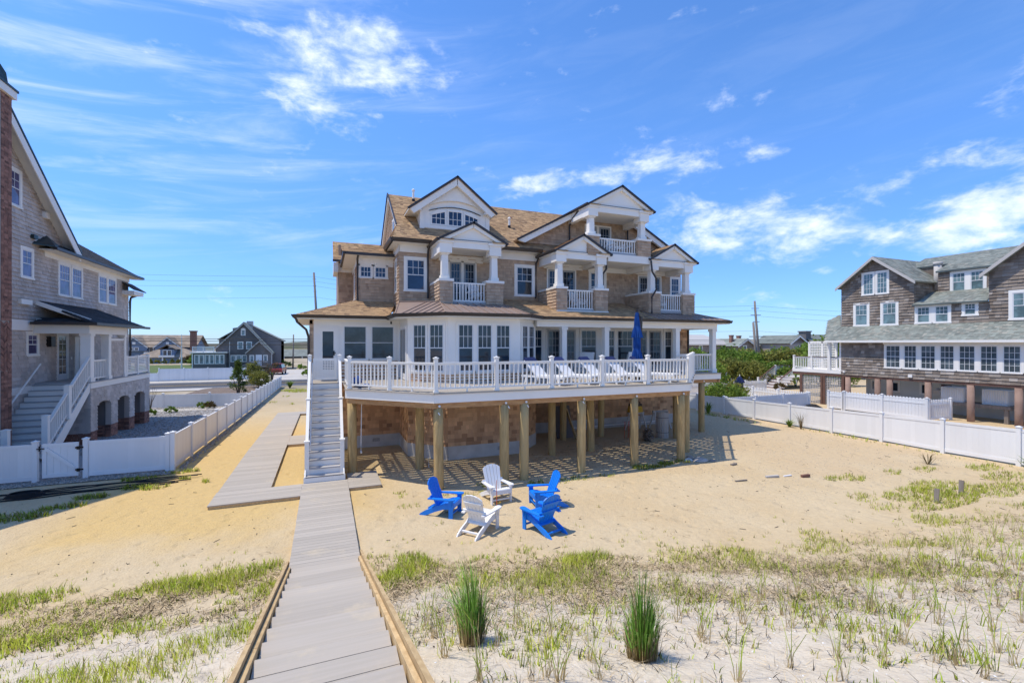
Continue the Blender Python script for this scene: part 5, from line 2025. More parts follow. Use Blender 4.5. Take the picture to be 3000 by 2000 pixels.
    m.tube([(-10.45, 35.0, 7.25), (-10.9, 34.5, 6.95), (-10.93, 34.46, 6.7), (-10.93, 34.46, 4.3), (-10.9, 34.44, 4.1), (-10.93, 34.42, 2.6)], .06, 8)
    part('downspout', m, bronze, H)
    # porch
    px = -9.2
    fp = Fr((px, 0, 0), (0, 1, 0))
    arches = [(25.35, 26.74), (27.47, 28.88), (29.55, 31.01)]
    edges = [24.74] + [q for a in arches for q in a] + [31.75]
    for i in range(0, 8, 2):
        a, b = edges[i], edges[i + 1]
        m = MB()
        m.fbox(fp, a, b, .45, 1.45, -.2, 0)
        part('porch_pier', m, grey_cedar, H)
        m = MB()
        m.fbox(fp, a, b, -.8, .45, -.2, .0)
        part('pier_base', m, mortar, H)
        S.cover(fp, rect(a, b, .45, 1.5), (), .15, (.14, .30), .032)
        bricks(B, fp, rect(a, b, -.6, .45))
        fs = Fr((px, a, 0), (-1, 0, 0), n=(0, -1, 0))
        bricks(B, Fr((px - .2, a, 0), (1, 0, 0)), rect(0, .2, -.6, .45), wt=.6)
    for a, b in arches:
        n = 10
        m = MB()
        for k in range(n):
            u0, u1 = a + (b - a) * k / n, a + (b - a) * (k + 1) / n
            f = lambda u: 1.5 + .12 * (1 - ((u - (a + b) / 2) / ((b - a) / 2)) ** 2)
            m.prism([fp.pt(u0, f(u0), 0), fp.pt(u1, f(u1), 0), fp.pt(u1, 2.28, 0), fp.pt(u0, 2.28, 0)], (-.2, 0, 0))
        part('arch', m, grey_cedar, H)
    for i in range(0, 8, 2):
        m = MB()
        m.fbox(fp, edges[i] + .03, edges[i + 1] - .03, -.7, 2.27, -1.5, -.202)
        part('niche_wall', m, dark_cedar, H)  # dark shingle colour paints in the shade inside the arches
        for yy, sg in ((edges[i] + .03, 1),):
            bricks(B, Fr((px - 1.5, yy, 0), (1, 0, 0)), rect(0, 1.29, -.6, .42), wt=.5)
    m = MB()
    m.box(-11, px - .21, 31.6, 31.74, -.7, 2.27)
    part('end_wall', m, grey_cedar, H)
    top = [(24.74, 1.5)]
    for a, b in arches:
        for k in range(9):
            u = a + (b - a) * k / 8
            top.append((u, 1.53 + .12 * (1 - ((u - (a + b) / 2) / ((b - a) / 2)) ** 2)))
    S.cover(fp, top + [(31.75, 1.5), (31.75, 2.28), (24.74, 2.28)], (), .15, (.14, .30), .032)
    for i in (0, 2, 4, 6):
        m = MB()
        m.fbox(fp, edges[i], edges[i + 1], 1.45, 2.28, -.2, -.001)
        part('porch_wall', m, grey_cedar, H)
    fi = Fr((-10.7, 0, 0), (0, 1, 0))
    wall(H, fi, rect(24.8, 31.8, -.6, 2.3), dark_cedar, .1)  # recess wall also darkened, shade of the arches put into its colour
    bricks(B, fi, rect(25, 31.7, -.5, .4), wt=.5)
    ff = Fr((-11, 24.74, 0), (1, 0, 0))
    wall(H, ff, rect(0, 1.8, -.6, 2.28), grey_cedar, .1)
    S.cover(ff, rect(0, 1.8, .4, 2.28), (), .15, (.14, .30), .032, .3)
    bricks(B, ff, rect(0, 1.8, -.4, .4), wt=.6)
    m = MB()
    m.box(-11, px + .03, 24.72, 31.78, 2.28, 2.52)
    part('porch_fascia', m, white, H)
    m = MB()
    m.box(-11, px + .06, 24.7, 31.8, 2.52, 2.56)
    part('porch_floor', m, stair_grey, H)
    for y, w in ((24.92, .17), (26.66, .14), (28.42, .12)):
        m = MB()
        m.box(px - 2 * w, px, y - w, y + w, 2.56, 4.62)
        m.box(px - 2 * w - .03, px + .03, y - w - .03, y + w + .03, 4.5, 4.6)
        m.box(px - 2 * w - .03, px + .03, y - w - .03, y + w + .03, 2.56, 2.72)
        part('porch_column', m, white, H)
    m = MB()
    m.box(px - .3, px + .02, 24.6, 28.6, 4.6, 4.95)
    m.box(-11, px - .3, 24.6, 24.85, 4.602, 4.952)
    m.box(px - .2, px - .02, 26.8, 28.3, 4.32, 4.42)
    part('porch_beam', m, white, H)
    m = MB()
    m.box(px - .16, px - .06, 26.8, 28.3, 2.56, 4.32)
    part('porch_screen', m, grey_cedar, H)
    S.cover(Fr((px - .06, 0, 0), (0, 1, 0)), rect(26.8, 28.3, 2.58, 4.32), (), .15, (.14, .3), .032)
    m = MB()
    m.box(-11, px, 24.8, 30.2, 4.96, 5.0)
    part('porch_ceiling', m, ceiling_w, H)
    roof(H, R, [(-8.85, 24.3, 5.02), (-8.85, 30.4, 5.02), (-11, 30.2, 5.95), (-11, 25.1, 5.95)], black_roof, .08, .15)
    roof(H, R, [(-10.9, 24.3, 5.02), (-8.85, 24.3, 5.02), (-9.35, 25.0, 5.25), (-10.9, 25.0, 5.25)], black_roof, .06, .15)
    m = MB()
    m.prism([(-9.2, 24.78, 5.22), (-11, 24.78, 5.95), (-11, 24.78, 5.78), (-9.35, 24.78, 5.10)], (0, .1, 0))
    part('rake_board', m, white, H)
    m = MB()
    m.box(-8.92, -8.78, 24.2, 30.5, 4.95, 5.06)
    m.box(-10.9, -8.92, 24.2, 24.34, 4.952, 5.062)
    part('gutter', m, bronze, H)
    rail_run(H, (px - .12, 25.1), (px - .12, 26.5), 2.56, 9, .92)
    lr = MB()
    lr.box(px - .1, px - .02, 28.55, 31.75, 3.45, 3.53)
    lr.box(px - .1, px - .02, 28.55, 31.75, 2.62, 2.72)
    for y in (28.6, 30.1, 31.7):
        lr.box(px - .13, px + .01, y - .07, y + .07, 2.56, 3.58)
    lo2 = part('lattice_railing', lr, white, H)
    for k in range(22):
        y = 28.7 + 2.95 * (k + .5) / 22
        piece('lattice_slat', white, lo2, px - .075, px - .063, y - .022, y + .022, 2.72, 3.45)
    for k in range(9):
        z = 2.72 + .73 * (k + .5) / 9
        piece('lattice_slat', white, lo2, px - .06, px - .048, 28.68, 31.64, z - .018, z + .018)
    # stairs up to the porch
    n = 12
    for k in range(n):
        y, z = 21.5 + k * .27, .1 + .2 * (k + 1)
        piece('stair_riser', white, H, -10.95, px - .06, y, y + .02, z - .2, z - .03)
        piece('stair_tread', stair_grey, H, -10.95, px - .04, y - .03, y + .27, z - .03, z)
    m = MB()
    m.prism([(px - .05, 21.45, -.1), (px - .05, 21.45, .15), (px - .05, 24.74, 2.55), (px - .05, 24.74, 2.15), (px - .05, 21.9, -.1)], (.04, 0, 0))
    part('stair_stringer', m, white, H)
    for y, z, h in ((21.5, .1, 1.5), (23.0, 1.25, 1.3)):
        post(H, px - .05, y, z, h, .17, 'newel_post', white)
    for (ya, za), (yb, zb) in (((21.6, .25), (22.9, 1.2)), ((23.1, 1.36), (24.75, 2.55))):
        m = MB()
        m.bar((px - .05, ya, za + 1.05), (px - .05, yb, zb + 1.05), .1, .06)
        r = part('stair_railing', m, white, H)
        bpiece('bottom_rail', white, r, (px - .05, ya, za + .25), (px - .05, yb, zb + .25), .06, .06)
        for k in range(1, 10):
            t = k / 10
            y, z = ya + (yb - ya) * t, za + (zb - za) * t
            piece('baluster', white, r, px - .07, px - .03, y - .02, y + .02, z + .27, z + 1.03)
    m = MB()
    m.tube([(-10.75, 21.6, 1.15), (-10.75, 24.6, 3.35)], .03, 7)
    part('wall_handrail', m, white, H)
    post(H, -9.75, 20.3, 0, 1.32, .17, 'newel_post', white)
    rail_run(H, (-11, 20.3), (-9.85, 20.3), .2, 7, .95)
    # chimney
    fc = Fr((-10.3, 0, 0), (0, 1, 0))
    m = MB()
    m.box(-11.6, -10.3, 19.9, 21.78, -.6, 12.85)
    part('chimney', m, mortar, H)
    B.limit = 300
    bricks(B, fc, rect(21.2, 21.78, -.4, 12.85), [(21.2, 21.66, 3.2, 5.0)])
    hb = MB()
    for k in range(22):
        z = 3.25 + k * .078
        for i, u in enumerate((21.27, 21.43, 21.59)):
            s = 1 if i % 2 else -1
            hb.obox(fc.pt(u, z, .006), V((0, .09, .06 * s)), V((.006, 0, 0)), V((0, -.012 * s, .028)))
    part('herringbone_bricks', hb, brick_red, H, kind='stuff')
    bricks(B, Fr((-11.6, 19.9, 0), (1, 0, 0)), rect(0, 1.3, 6, 12.85), wt=0)
    c = MB()
    c.box(-11.7, -10.2, 19.8, 21.9, 12.85, 13.12)
    part('chimney_cap', c, white, H)
    c = MB()
    c.box(-11.72, -10.17, 19.75, 21.95, 13.12, 13.2)
    c.prism([(-10.35, 20.0, 13.2), (-10.35, 21.75, 13.2), (-10.4, 21.7, 13.7), (-10.6, 21.3, 14.25), (-10.8, 20.9, 14.45), (-10.8, 20.3, 14.45), (-10.5, 20.05, 13.8)], (-1.0, 0, 0))
    part('chimney_hood', c, copper_dark, H)
    S.done()
    B.done()
    R.done()


left_house()


# ================================================================== BROWN HOUSE ON THE RIGHT
def right_house():
    H = thing('brown_house', 'weathered brown shingled house on brown piles with grey roof and rows of white windows', 'house', (34, 15, 0))
    S = Tiles('shingle', old_cedar, H, 300)
    R = Tiles('roof_shingle', grey_roof, H, 0)
    Y0 = 24.0
    U = lambda y: Y0 - y
    f1 = Fr((32, Y0, 0), (0, -1, 0))
    f2 = Fr((33.4, Y0, 0), (0, -1, 0))
    f3 = Fr((35, Y0, 0), (0, -1, 0))
    yl = 5.0
    # ground floor
    wall(H, f1, rect(U(20.3), U(yl), 2.1, 4.3), old_cedar, .2)
    S.cover(f1, rect(U(20.3), U(yl), 2.1, 4.2), [(U(17.75), U(yl), 2.66, 4.3)], .18, (.16, .38), .042)
    m = MB()
    m.fbox(f1, U(17.8), U(yl), 4.14, 4.3, 0, .04)
    m.fbox(f1, U(20.42), U(20.3), 2.05, 4.3, -.1, .02)
    part('trim_board', m, white, H)
    b = [17.75, 16.79, 15.96, 15.06, 14.22, 13.34, 12.46, 11.6, 10.74, 9.88, 9.0]
    for p, q in zip(b, b[1:]):
        window(H, f1, U(p), U(q), 2.66, 4.16, 3, 2, 'dhgrid', .095, glass_slate)
    m = MB()
    m.fbox(f1, U(16.45), U(16.25), 2.18, 2.36, 0, .1)
    part('flood_light', m, white, H)
    m = MB()
    m.fbox(f1, U(20.15), U(20.05), 2.25, 2.36, 0, .08)
    part('wall_lamp', m, white, H)
    m = MB()
    m.fbox(f1, U(20.3), U(yl), 1.96, 2.1, -.3, .01)
    part('sill_beam', m, brown_paint, H)
    for y in (19.9, 18.14, 17.47, 15.53, 13.65, 11.8, 9.9, 8.0):
        m = MB()
        m.tube([(32.05, y, -.5), (32.05, y, 1.96)], .155, 12)
        part('pile', m, brown_pile, H, True)
    fb = Fr((34.6, Y0, 0), (0, -1, 0))
    wall(H, fb, rect(U(20.3), U(yl), -.3, 2.1), grey_wall, .2)
    for y, w in ((18.9, .62), (17.2, .5), (20.0, .3)):
        window(H, fb, U(y), U(y - w), 1.0, 1.72, 1, 1, 'grid', .07, glass)
    m = MB()
    m.fbox(fb, U(16.1), U(15.6), .5, 1.7, .01, .04)
    part('meter_panel', m, brown_paint, H)
    m = MB()
    m.box(33.2, 33.7, 15.5, 15.85, 1.2, 1.45)
    m.tube([(33.4, 15.7, 1.25), (33.4, 15.7, 1.55)], .1, 8)
    part('electric_meter', m, lattice_tan, H)
    # skirt roof
    roof(H, R, [(31.6, 21.15, 4.36), (31.6, yl, 4.36), (33.45, yl, 5.38), (33.45, 21.25, 5.38)], grey_roof, .1, .17)
    roof(H, R, [(31.6, 21.15, 4.361), (33.45, 21.25, 5.38), (35.2, 22.4, 6.3), (34.4, 22.8, 5.9)], grey_roof, .1, .17)
    m = MB()
    m.box(31.55, 31.62, yl, 21.17, 4.24, 4.37)
    part('fascia', m, white, H)
    m = MB()
    m.box(31.6, 32, yl, 21.1, 4.25, 4.29)
    part('eave_soffit', m, ceiling_w, H)
    # left gable
    g = [(U(21.18), 5.2), (U(16.89), 5.2), (U(16.89), 7.95), (U(19.05), 9.7), (U(21.18), 8.05)]
    wall(H, f2, g, old_cedar, .2)
    S.cover(f2, g, [(U(19.87), U(18.23), 7.36, 8.9), (U(20.39), U(19.38), 5.33, 6.9), (U(18.74), U(17.71), 5.33, 6.9)], .18, (.16, .38), .042)
    fs = Fr((33.4, 16.89, 0), (1, 0, 0))
    wall(H, fs, rect(0, 3, 6.2, 8.0), old_cedar, .2)
    S.cover(fs, rect(0, 2.2, 6.5, 7.95), (), .18, (.16, .38), .042)
    for p, q in ((19.87, 19.04), (19.06, 18.23)):
        window(H, f2, U(p), U(q), 7.36, 8.9, 3, 4, 'grid', .11, glass_teal)
    for p, q in ((20.39, 19.38), (18.74, 17.71)):
        window(H, f2, U(p), U(q), 5.33, 6.9, 3, 2, 'dh', .13, glass_teal)
    pk = 9.85
    roof(H, R, [(33.05, 16.7, 7.98), (33.05, 16.7, 7.98), (33.05, 19.02, pk), (44, 19.02, pk), (44, 16.7, 7.98)], grey_roof) if False else None
    roof(H, R, [(33.05, 16.68, 7.98), (44, 16.68, 7.98), (44, 19.02, pk), (33.05, 19.02, pk)], grey_roof, .1, .17)
    roof(H, None, [(44, 21.35, 8.02), (33.05, 21.35, 8.02), (33.05, 19.02, pk), (44, 19.02, pk)], grey_roof, .1)
    for y, z in ((16.66, 7.96), (21.37, 8.0)):
        m = MB()
        m.prism([(33.0, y, z), (33.0, 19.02, pk - .01), (33.0, 19.02, pk - .2), (33.0, y, z - .17)], (.06, 0, 0))
        part('rake_board', m, lattice_tan, H)
    # middle: low shed roof, dormer
    g = rect(U(16.89), U(12.4), 5.2, 6.5)
    wall(H, f2, g, old_cedar, .2)
    S.cover(f2, rect(U(16.89), U(13.46), 5.35, 6.5), [(U(16.89), U(15.08), 5.35, 6.5), (U(14.6), U(13.9), 5.72, 6.5)], .18, (.16, .38), .042)
    for p, q in ((16.86, 15.97), (15.97, 15.08)):
        window(H, f2, U(p), U(q), 5.36, 6.5, 3, 2, 'dh', .13, glass_teal)
    window(H, f2, U(14.62), U(13.88), 5.72, 6.54, 3, 2, 'dh', .12, glass_teal)
    roof(H, R, [(33.15, 16.9, 6.52), (33.15, 13.46, 6.52), (35.05, 13.46, 7.38), (35.05, 16.9, 7.38)], grey_roof, .08, .17)
    g = rect(U(16.45), U(13.0), 7.2, 8.6)
    wall(H, f3, g, old_cedar, .2)
    S.cover(f3, rect(U(16.45), U(13.0), 7.3, 8.55), [(U(15.9), U(14.15), 7.25, 8.5)], .18, (.16, .38), .042)
    for p, q in ((15.87, 15.03), (15.03, 14.2)):
        window(H, f3, U(p), U(q), 7.24, 8.5, 3, 2, 'dh', .12, glass_teal)
    roof(H, R, [(34.8, 16.5, 8.6), (34.8, 12.0, 8.6), (38.2, 12.0, 10.0), (38.2, 16.5, 10.0)], grey_roof, .1, .17)
    roof(H, R, [(36.2, 18.7, 9.18), (36.2, 16.45, 9.18), (38.2, 16.45, 10.0), (38.2, 18.7, 10.0)], grey_roof, .1, .17)
    roof(H, None, [(42.0, 12.0, 8.4), (42.0, 18.7, 8.4), (38.2, 18.7, 10.0), (38.2, 12.0, 10.0)], grey_roof, .1)
    m = MB()
    m.box(36.3, 41, 16.55, 18.6, 7.5, 9.1)
    part('wall', m, old_cedar, H)
    # right gable, running out of the picture
    g = [(U(13.46), 5.2), (U(5), 5.2), (U(5), 8.2), (U(9.3), 11.4), (U(13.46), 8.05)]
    wall(H, f2, g, old_cedar, .2, .004)
    S.cover(f2, g, [(U(12.68), U(11.2), 5.40, 6.97), (U(12.05), U(10.9), 7.75, 9.1)], .18, (.16, .38), .045)
    window(H, f2, U(12.68), U(11.2), 5.40, 6.97, 3, 2, 'dh', .15, glass_teal, d=.01)
    window(H, f2, U(12.05), U(10.9), 7.75, 9.1, 3, 2, 'dh', .13, glass_teal, d=.01)
    roof(H, None, [(44, 13.7, 7.95), (33.05, 13.7, 7.95), (33.05, 9.3, 11.55), (44, 9.3, 11.55)], grey_roof, .1)
    roof(H, None, [(33.05, 4.9, 7.95), (44, 4.9, 7.95), (44, 9.3, 11.55), (33.05, 9.3, 11.55)], grey_roof, .1)
    m = MB()
    m.prism([(33.0, 13.72, 7.93), (33.0, 9.3, 11.54), (33.0, 9.3, 11.34), (33.0, 13.72, 7.73)], (.06, 0, 0))
    part('rake_board', m, lattice_tan, H)
    m = MB()
    m.tube([(35.6, 16.75, 7.5), (35.6, 16.75, 9.1)], .2, 10)
    m.tube([(35.6, 16.75, 9.1), (35.6, 16.75, 9.28)], .24, 10)
    part('vent_stack', m, lattice_tan, H, True)
    # side deck
    m = MB()
    m.box(31.95, 35.5, 20.3, 23.75, 2.14, 2.36)
    part('deck_floor', m, white, H)
    m = MB()
    m.box(31.97, 35.5, 20.3, 23.73, 1.95, 2.13)
    part('deck_beam', m, brown_paint, H)
    ys = [20.4, 22.35, 23.68]
    for y in ys:
        post(H, 32.05, y, 2.36, .92, .12, 'deck_post', white)
    for a, c in zip(ys, ys[1:]):
        r = rail_run(H, (32.05, a), (32.05, c), 2.36, int((c - a) / .13), .86, brackets=False)
        bpiece('cap_rail', brown_paint, r, (32.05, a + .06, 3.24), (32.05, c - .06, 3.24), .11, .035)
    m = MB()
    m.box(31.95, 32.13, 21.02, 21.2, 2.36, 4.25)
    part('deck_column', m, white, H)
    m = MB()
    for y in (21.9, 22.9, 23.9):
        m.box(33.95, 34.05, y - .06, y + .06, 2.36, 4.3)
    m.box(33.95, 34.05, 21.9, 23.9, 4.2, 4.34)
    lo = part('privacy_lattice', m, white, H)
    for k in range(14):
        z = 2.5 + 1.7 * (k + .5) / 14
        piece('lattice_slat', white, lo, 33.97, 33.985, 21.96, 23.84, z - .03, z + .03)
    for k in range(15):
        y = 21.96 + 1.88 * (k + .5) / 15
        piece('lattice_slat', white, lo, 34.0, 34.015, y - .025, y + .025, 2.4, 4.2)
    for ya, yb in ((21.65, 23.05), (20.25, 21.4)):
        m = MB()
        for y in (ya - .05, yb + .05):
            m.box(31.96, 32.14, y - .09, y + .09, -.4, 1.95)
        fr_ = part('lattice_skirt', m, brown_paint, H)
        k = 0
        L = yb - ya
        nv = int(L / .11)
        for i in range(nv):
            y = ya + L * (i + .5) / nv
            piece('lattice_slat', lattice_tan, fr_, 32.02, 32.032, y - .02, y + .02, -.1, 1.93)
        for j in range(17):
            z = -.05 + 1.95 * (j + .5) / 17
            piece('lattice_slat', lattice_tan, fr_, 32.036, 32.048, ya, yb, z - .02, z + .02)
    S.done()
    R.done()
    # heat pump units on their stand
    for (y, x, l) in ((14.75, 33.1, 'white slatted air conditioner unit on the wooden stand, nearer the picket fence'), (13.05, 33.3, 'white slatted air conditioner unit on the wooden stand behind a brown pile')):
        A = thing('air_conditioner', l, 'air conditioner', (x, y, .95), 'air conditioners under the brown house')
        m = MB()
        m.box(x - .4, x + .4, y - .5, y + .5, .92, 1.72)
        part('case', m, white, A)
        for k in range(11):
            piece('grille_slat', vinyl, A, x - .43, x - .40, y - .46 + k * .084, y - .43 + k * .084, .98, 1.68)
        for k in range(9):
            piece('grille_slat', vinyl, A, x - .36 + k * .084, x - .33 + k * .084, y - .53, y - .50, .98, 1.68)
    T = thing('equipment_stand', 'weathered wooden stand holding the air conditioners beneath the brown house', 'stand', (33.1, 13.8, 0))
    m = MB()
    m.box(32.6, 33.8, 12.3, 15.4, .74, .92)
    part('platform', m, pole_wood, T)
    for y in (12.5, 13.9, 15.2):
        m = MB()
        m.box(32.65, 32.8, y - .08, y + .08, -.3, .74)
        part('leg', m, pole_wood, T)
    # stairs at the frame edge
    T = thing('red_brown_landing', 'red brown low landing with white posts at the right edge beside the fence', 'landing', (28.6, 9.0, 0))
    m = MB()
    m.box(27.6, 30.0, 7.6, 9.75, -.1, .12)
    part('landing_boards', m, brown_paint, T)
    post(T, 27.8, 9.45, .12, 1.05, .2, 'landing_post', white)
    rail_run(T, (27.8, 9.4), (27.8, 7.7), .15, 10, .95)


right_house()

fence('picket_fence', 'white picket fence below the windows of the brown house', ((30.1, 14.64), (30.1, 18.92)), lambda x, y: 1.12 + (18.9 - y) * .01, 2.12, 12, picket=True, tight=True, posts=[0, 2.17, 4.28])
fence('picket_gate', 'white picket gate with black hinges at the far end of the brown house fence', ((30.1, 19.0), (30.1, 19.89)), lambda x, y: 1.06, 1, 12, picket=True, tight=True, posts=[0, .89])['category'] = 'gate'
fence('picket_fence', 'short white picket fence returning to the brown piles', ((30.16, 14.6), (31.8, 14.4)), lambda x, y: 1.1, 1.7, 12, picket=True)
fence('picket_fence', 'white picket fence in shade running out from the long board fence', ((22.1, 20.62), (29.3, 20.62)), lambda x, y: .92, 2.4, 12, picket=True, tight=True)
fence('picket_fence', 'white picket fence along the far yard behind the shaded one', ((29.35, 20.8), (29.35, 27.0)), lambda x, y: .92, 2.1, 12, picket=True)
fence('picket_fence', 'farthest white picket fence in the yard behind the navy parasol', ((27.5, 30.5), (37.5, 30.5)), lambda x, y: .75, 2.4, 10, picket=True)


def right_yard():
    P = parasol('closed_parasol', 'closed navy parasol standing among the white picket fences', 28.0, 24.9, 0, 1.9, .3, navy_cloth, white, [(1.78, 1.35, .06, .3), (1.40, .62, .22, .22), (.66, .42, .15, .3)])
    m = MB()
    m.tube([(28.0, 24.9, -.2), (28.0, 24.9, 1.92)], .03, 6)
    part('pole', m, white, P)
    T = thing('yard_stairs', 'white sided stairs with brown treads and handrails behind the picket fences', 'staircase', (42, 32, 0))
    for k in range(6):
        piece('tread', brown_paint, T, 39.8 + .4 * k, 40.2 + .4 * k, 31.0, 33.2, -.4 + .24 * k, -.34 + .24 * k)
        piece('riser', white, T, 39.8 + .4 * k, 39.84 + .4 * k, 31.0, 33.2, -.6 + .24 * k, -.4 + .24 * k)
    m = MB()
    m.box(42.2, 45.0, 31.0, 33.2, .75, .95)
    part('platform', m, white, T)
    for y in (31.0, 33.2):
        for x, z in ((39.8, -.6), (42.2, .2), (44.9, .2)):
            post(T, x, y, z, 1.4 if x < 40 else 1.75, .14, 'stair_post', white)
        for (xa, za), (xb, zb) in (((39.8, -.3), (42.2, 1.0)), ((42.2, 1.0), (44.9, 1.0))):
            bpiece('handrail', brown_paint, T, (xa, y, za + .95), (xb, y, zb + .95), .1, .06)
            for k in range(1, 16):
                t = k / 16
                x, z = xa + (xb - xa) * t, za + (zb - za) * t
                piece('baluster', white, T, x - .02, x + .02, y - .02, y + .02, z + .05, z + .93)
    m = MB()
    m.prism([(28.4, 16.6 + 3, .05), (29.6, 16.9 + 3, .05), (29.5, 17.3 + 3, .25), (28.5, 17.0 + 3, .25)], (0, .3, 0))
    solo('covered_bin', m, black, 'low black covered bin on the ground by the lattice skirt', 'bin')


right_yard()


# ================================================================== FAR HOUSES
def simple_house(name, label, x0, x1, y, depth, z0, zw, zr, wm, rm, ridge='x', wins=(), chimney=None, cm=None, over=.5, gables=()):
    H = thing(name, label, 'house', ((x0 + x1) / 2, y, z0))
    m = MB()
    m.box(x0, x1, y, y + depth, z0, zw)
    part('wall', m, wm, H)
    m = MB()
    ym, xm = y + depth / 2, (x0 + x1) / 2
    if ridge == 'x':
        for s in (-1, 1):
            ye = ym + s * (depth / 2 + over)
            m.prism([(x0 - over, ye, zw - .15), (x1 + over, ye, zw - .15), (x1 + over, ym, zr), (x0 - over, ym, zr)], (0, 0, .14))
        g = MB()
        for x in (x0 + .02, x1 - .12):
            g.prism([(x, y, zw), (x, y + depth, zw), (x, ym, zr)], (.1, 0, 0))
        part('gable_wall', g, wm, H)
    elif ridge == 'y':
        for s in (-1, 1):
            xe = xm + s * ((x1 - x0) / 2 + over)
            m.prism([(xe, y - over, zw - .15), (xe, y + depth + over, zw - .15), (xm, y + depth + over, zr), (xm, y - over, zr)], (0, 0, .14))
        g = MB()
        g.prism([(x0, y + .02, zw), (x1, y + .02, zw), (xm, y + .02, zr)], (0, .1, 0))
        part('gable_wall', g, wm, H)
        for s in (-1, 1):
            xe = xm + s * ((x1 - x0) / 2 + over)
            g = MB()
            g.prism([(xe, y - over - .05, zw - .15), (xm, y - over - .05, zr), (xm, y - over - .05, zr - .35), (xe, y - over - .05, zw - .42)], (0, .05, 0))
            part('rake_board', g, white, H)
    else:
        e = over
        k = depth / 2 + e
        P = [(x0 - e, y - e), (x1 + e, y - e), (x1 + e, y + depth + e), (x0 - e, y + depth + e)]
        r0, r1 = (x0 - e + k * .95, ym), (x1 + e - k * .95, ym)
        z = zw - .1
        m.add([(P[0][0], P[0][1], z), (P[1][0], P[1][1], z), (P[2][0], P[2][1], z), (P[3][0], P[3][1], z), (r0[0], r0[1], zr), (r1[0], r1[1], zr)], [(0, 1, 5, 4), (1, 2, 5), (2, 3, 4, 5), (3, 0, 4), (3, 2, 1, 0)])
    rf = part('roof', m, rm, H)
    fr = Fr((0, y, 0), (1, 0, 0))
    for (a, b, c, d) in wins:
        window(H, fr, a, b, c, d, 2, 2, 'dh', .14, glass, single=True)
    if chimney:
        cx, cy, w, zt = chimney
        m = MB()
        m.box(cx - w, cx + w, cy - w, cy + w, zw - .5, zt)
        m.box(cx - w * 1.2, cx + w * 1.2, cy - w * 1.2, cy + w * 1.2, zt, zt + .25)
        part('chimney', m, cm or brick_red, H)
    return H


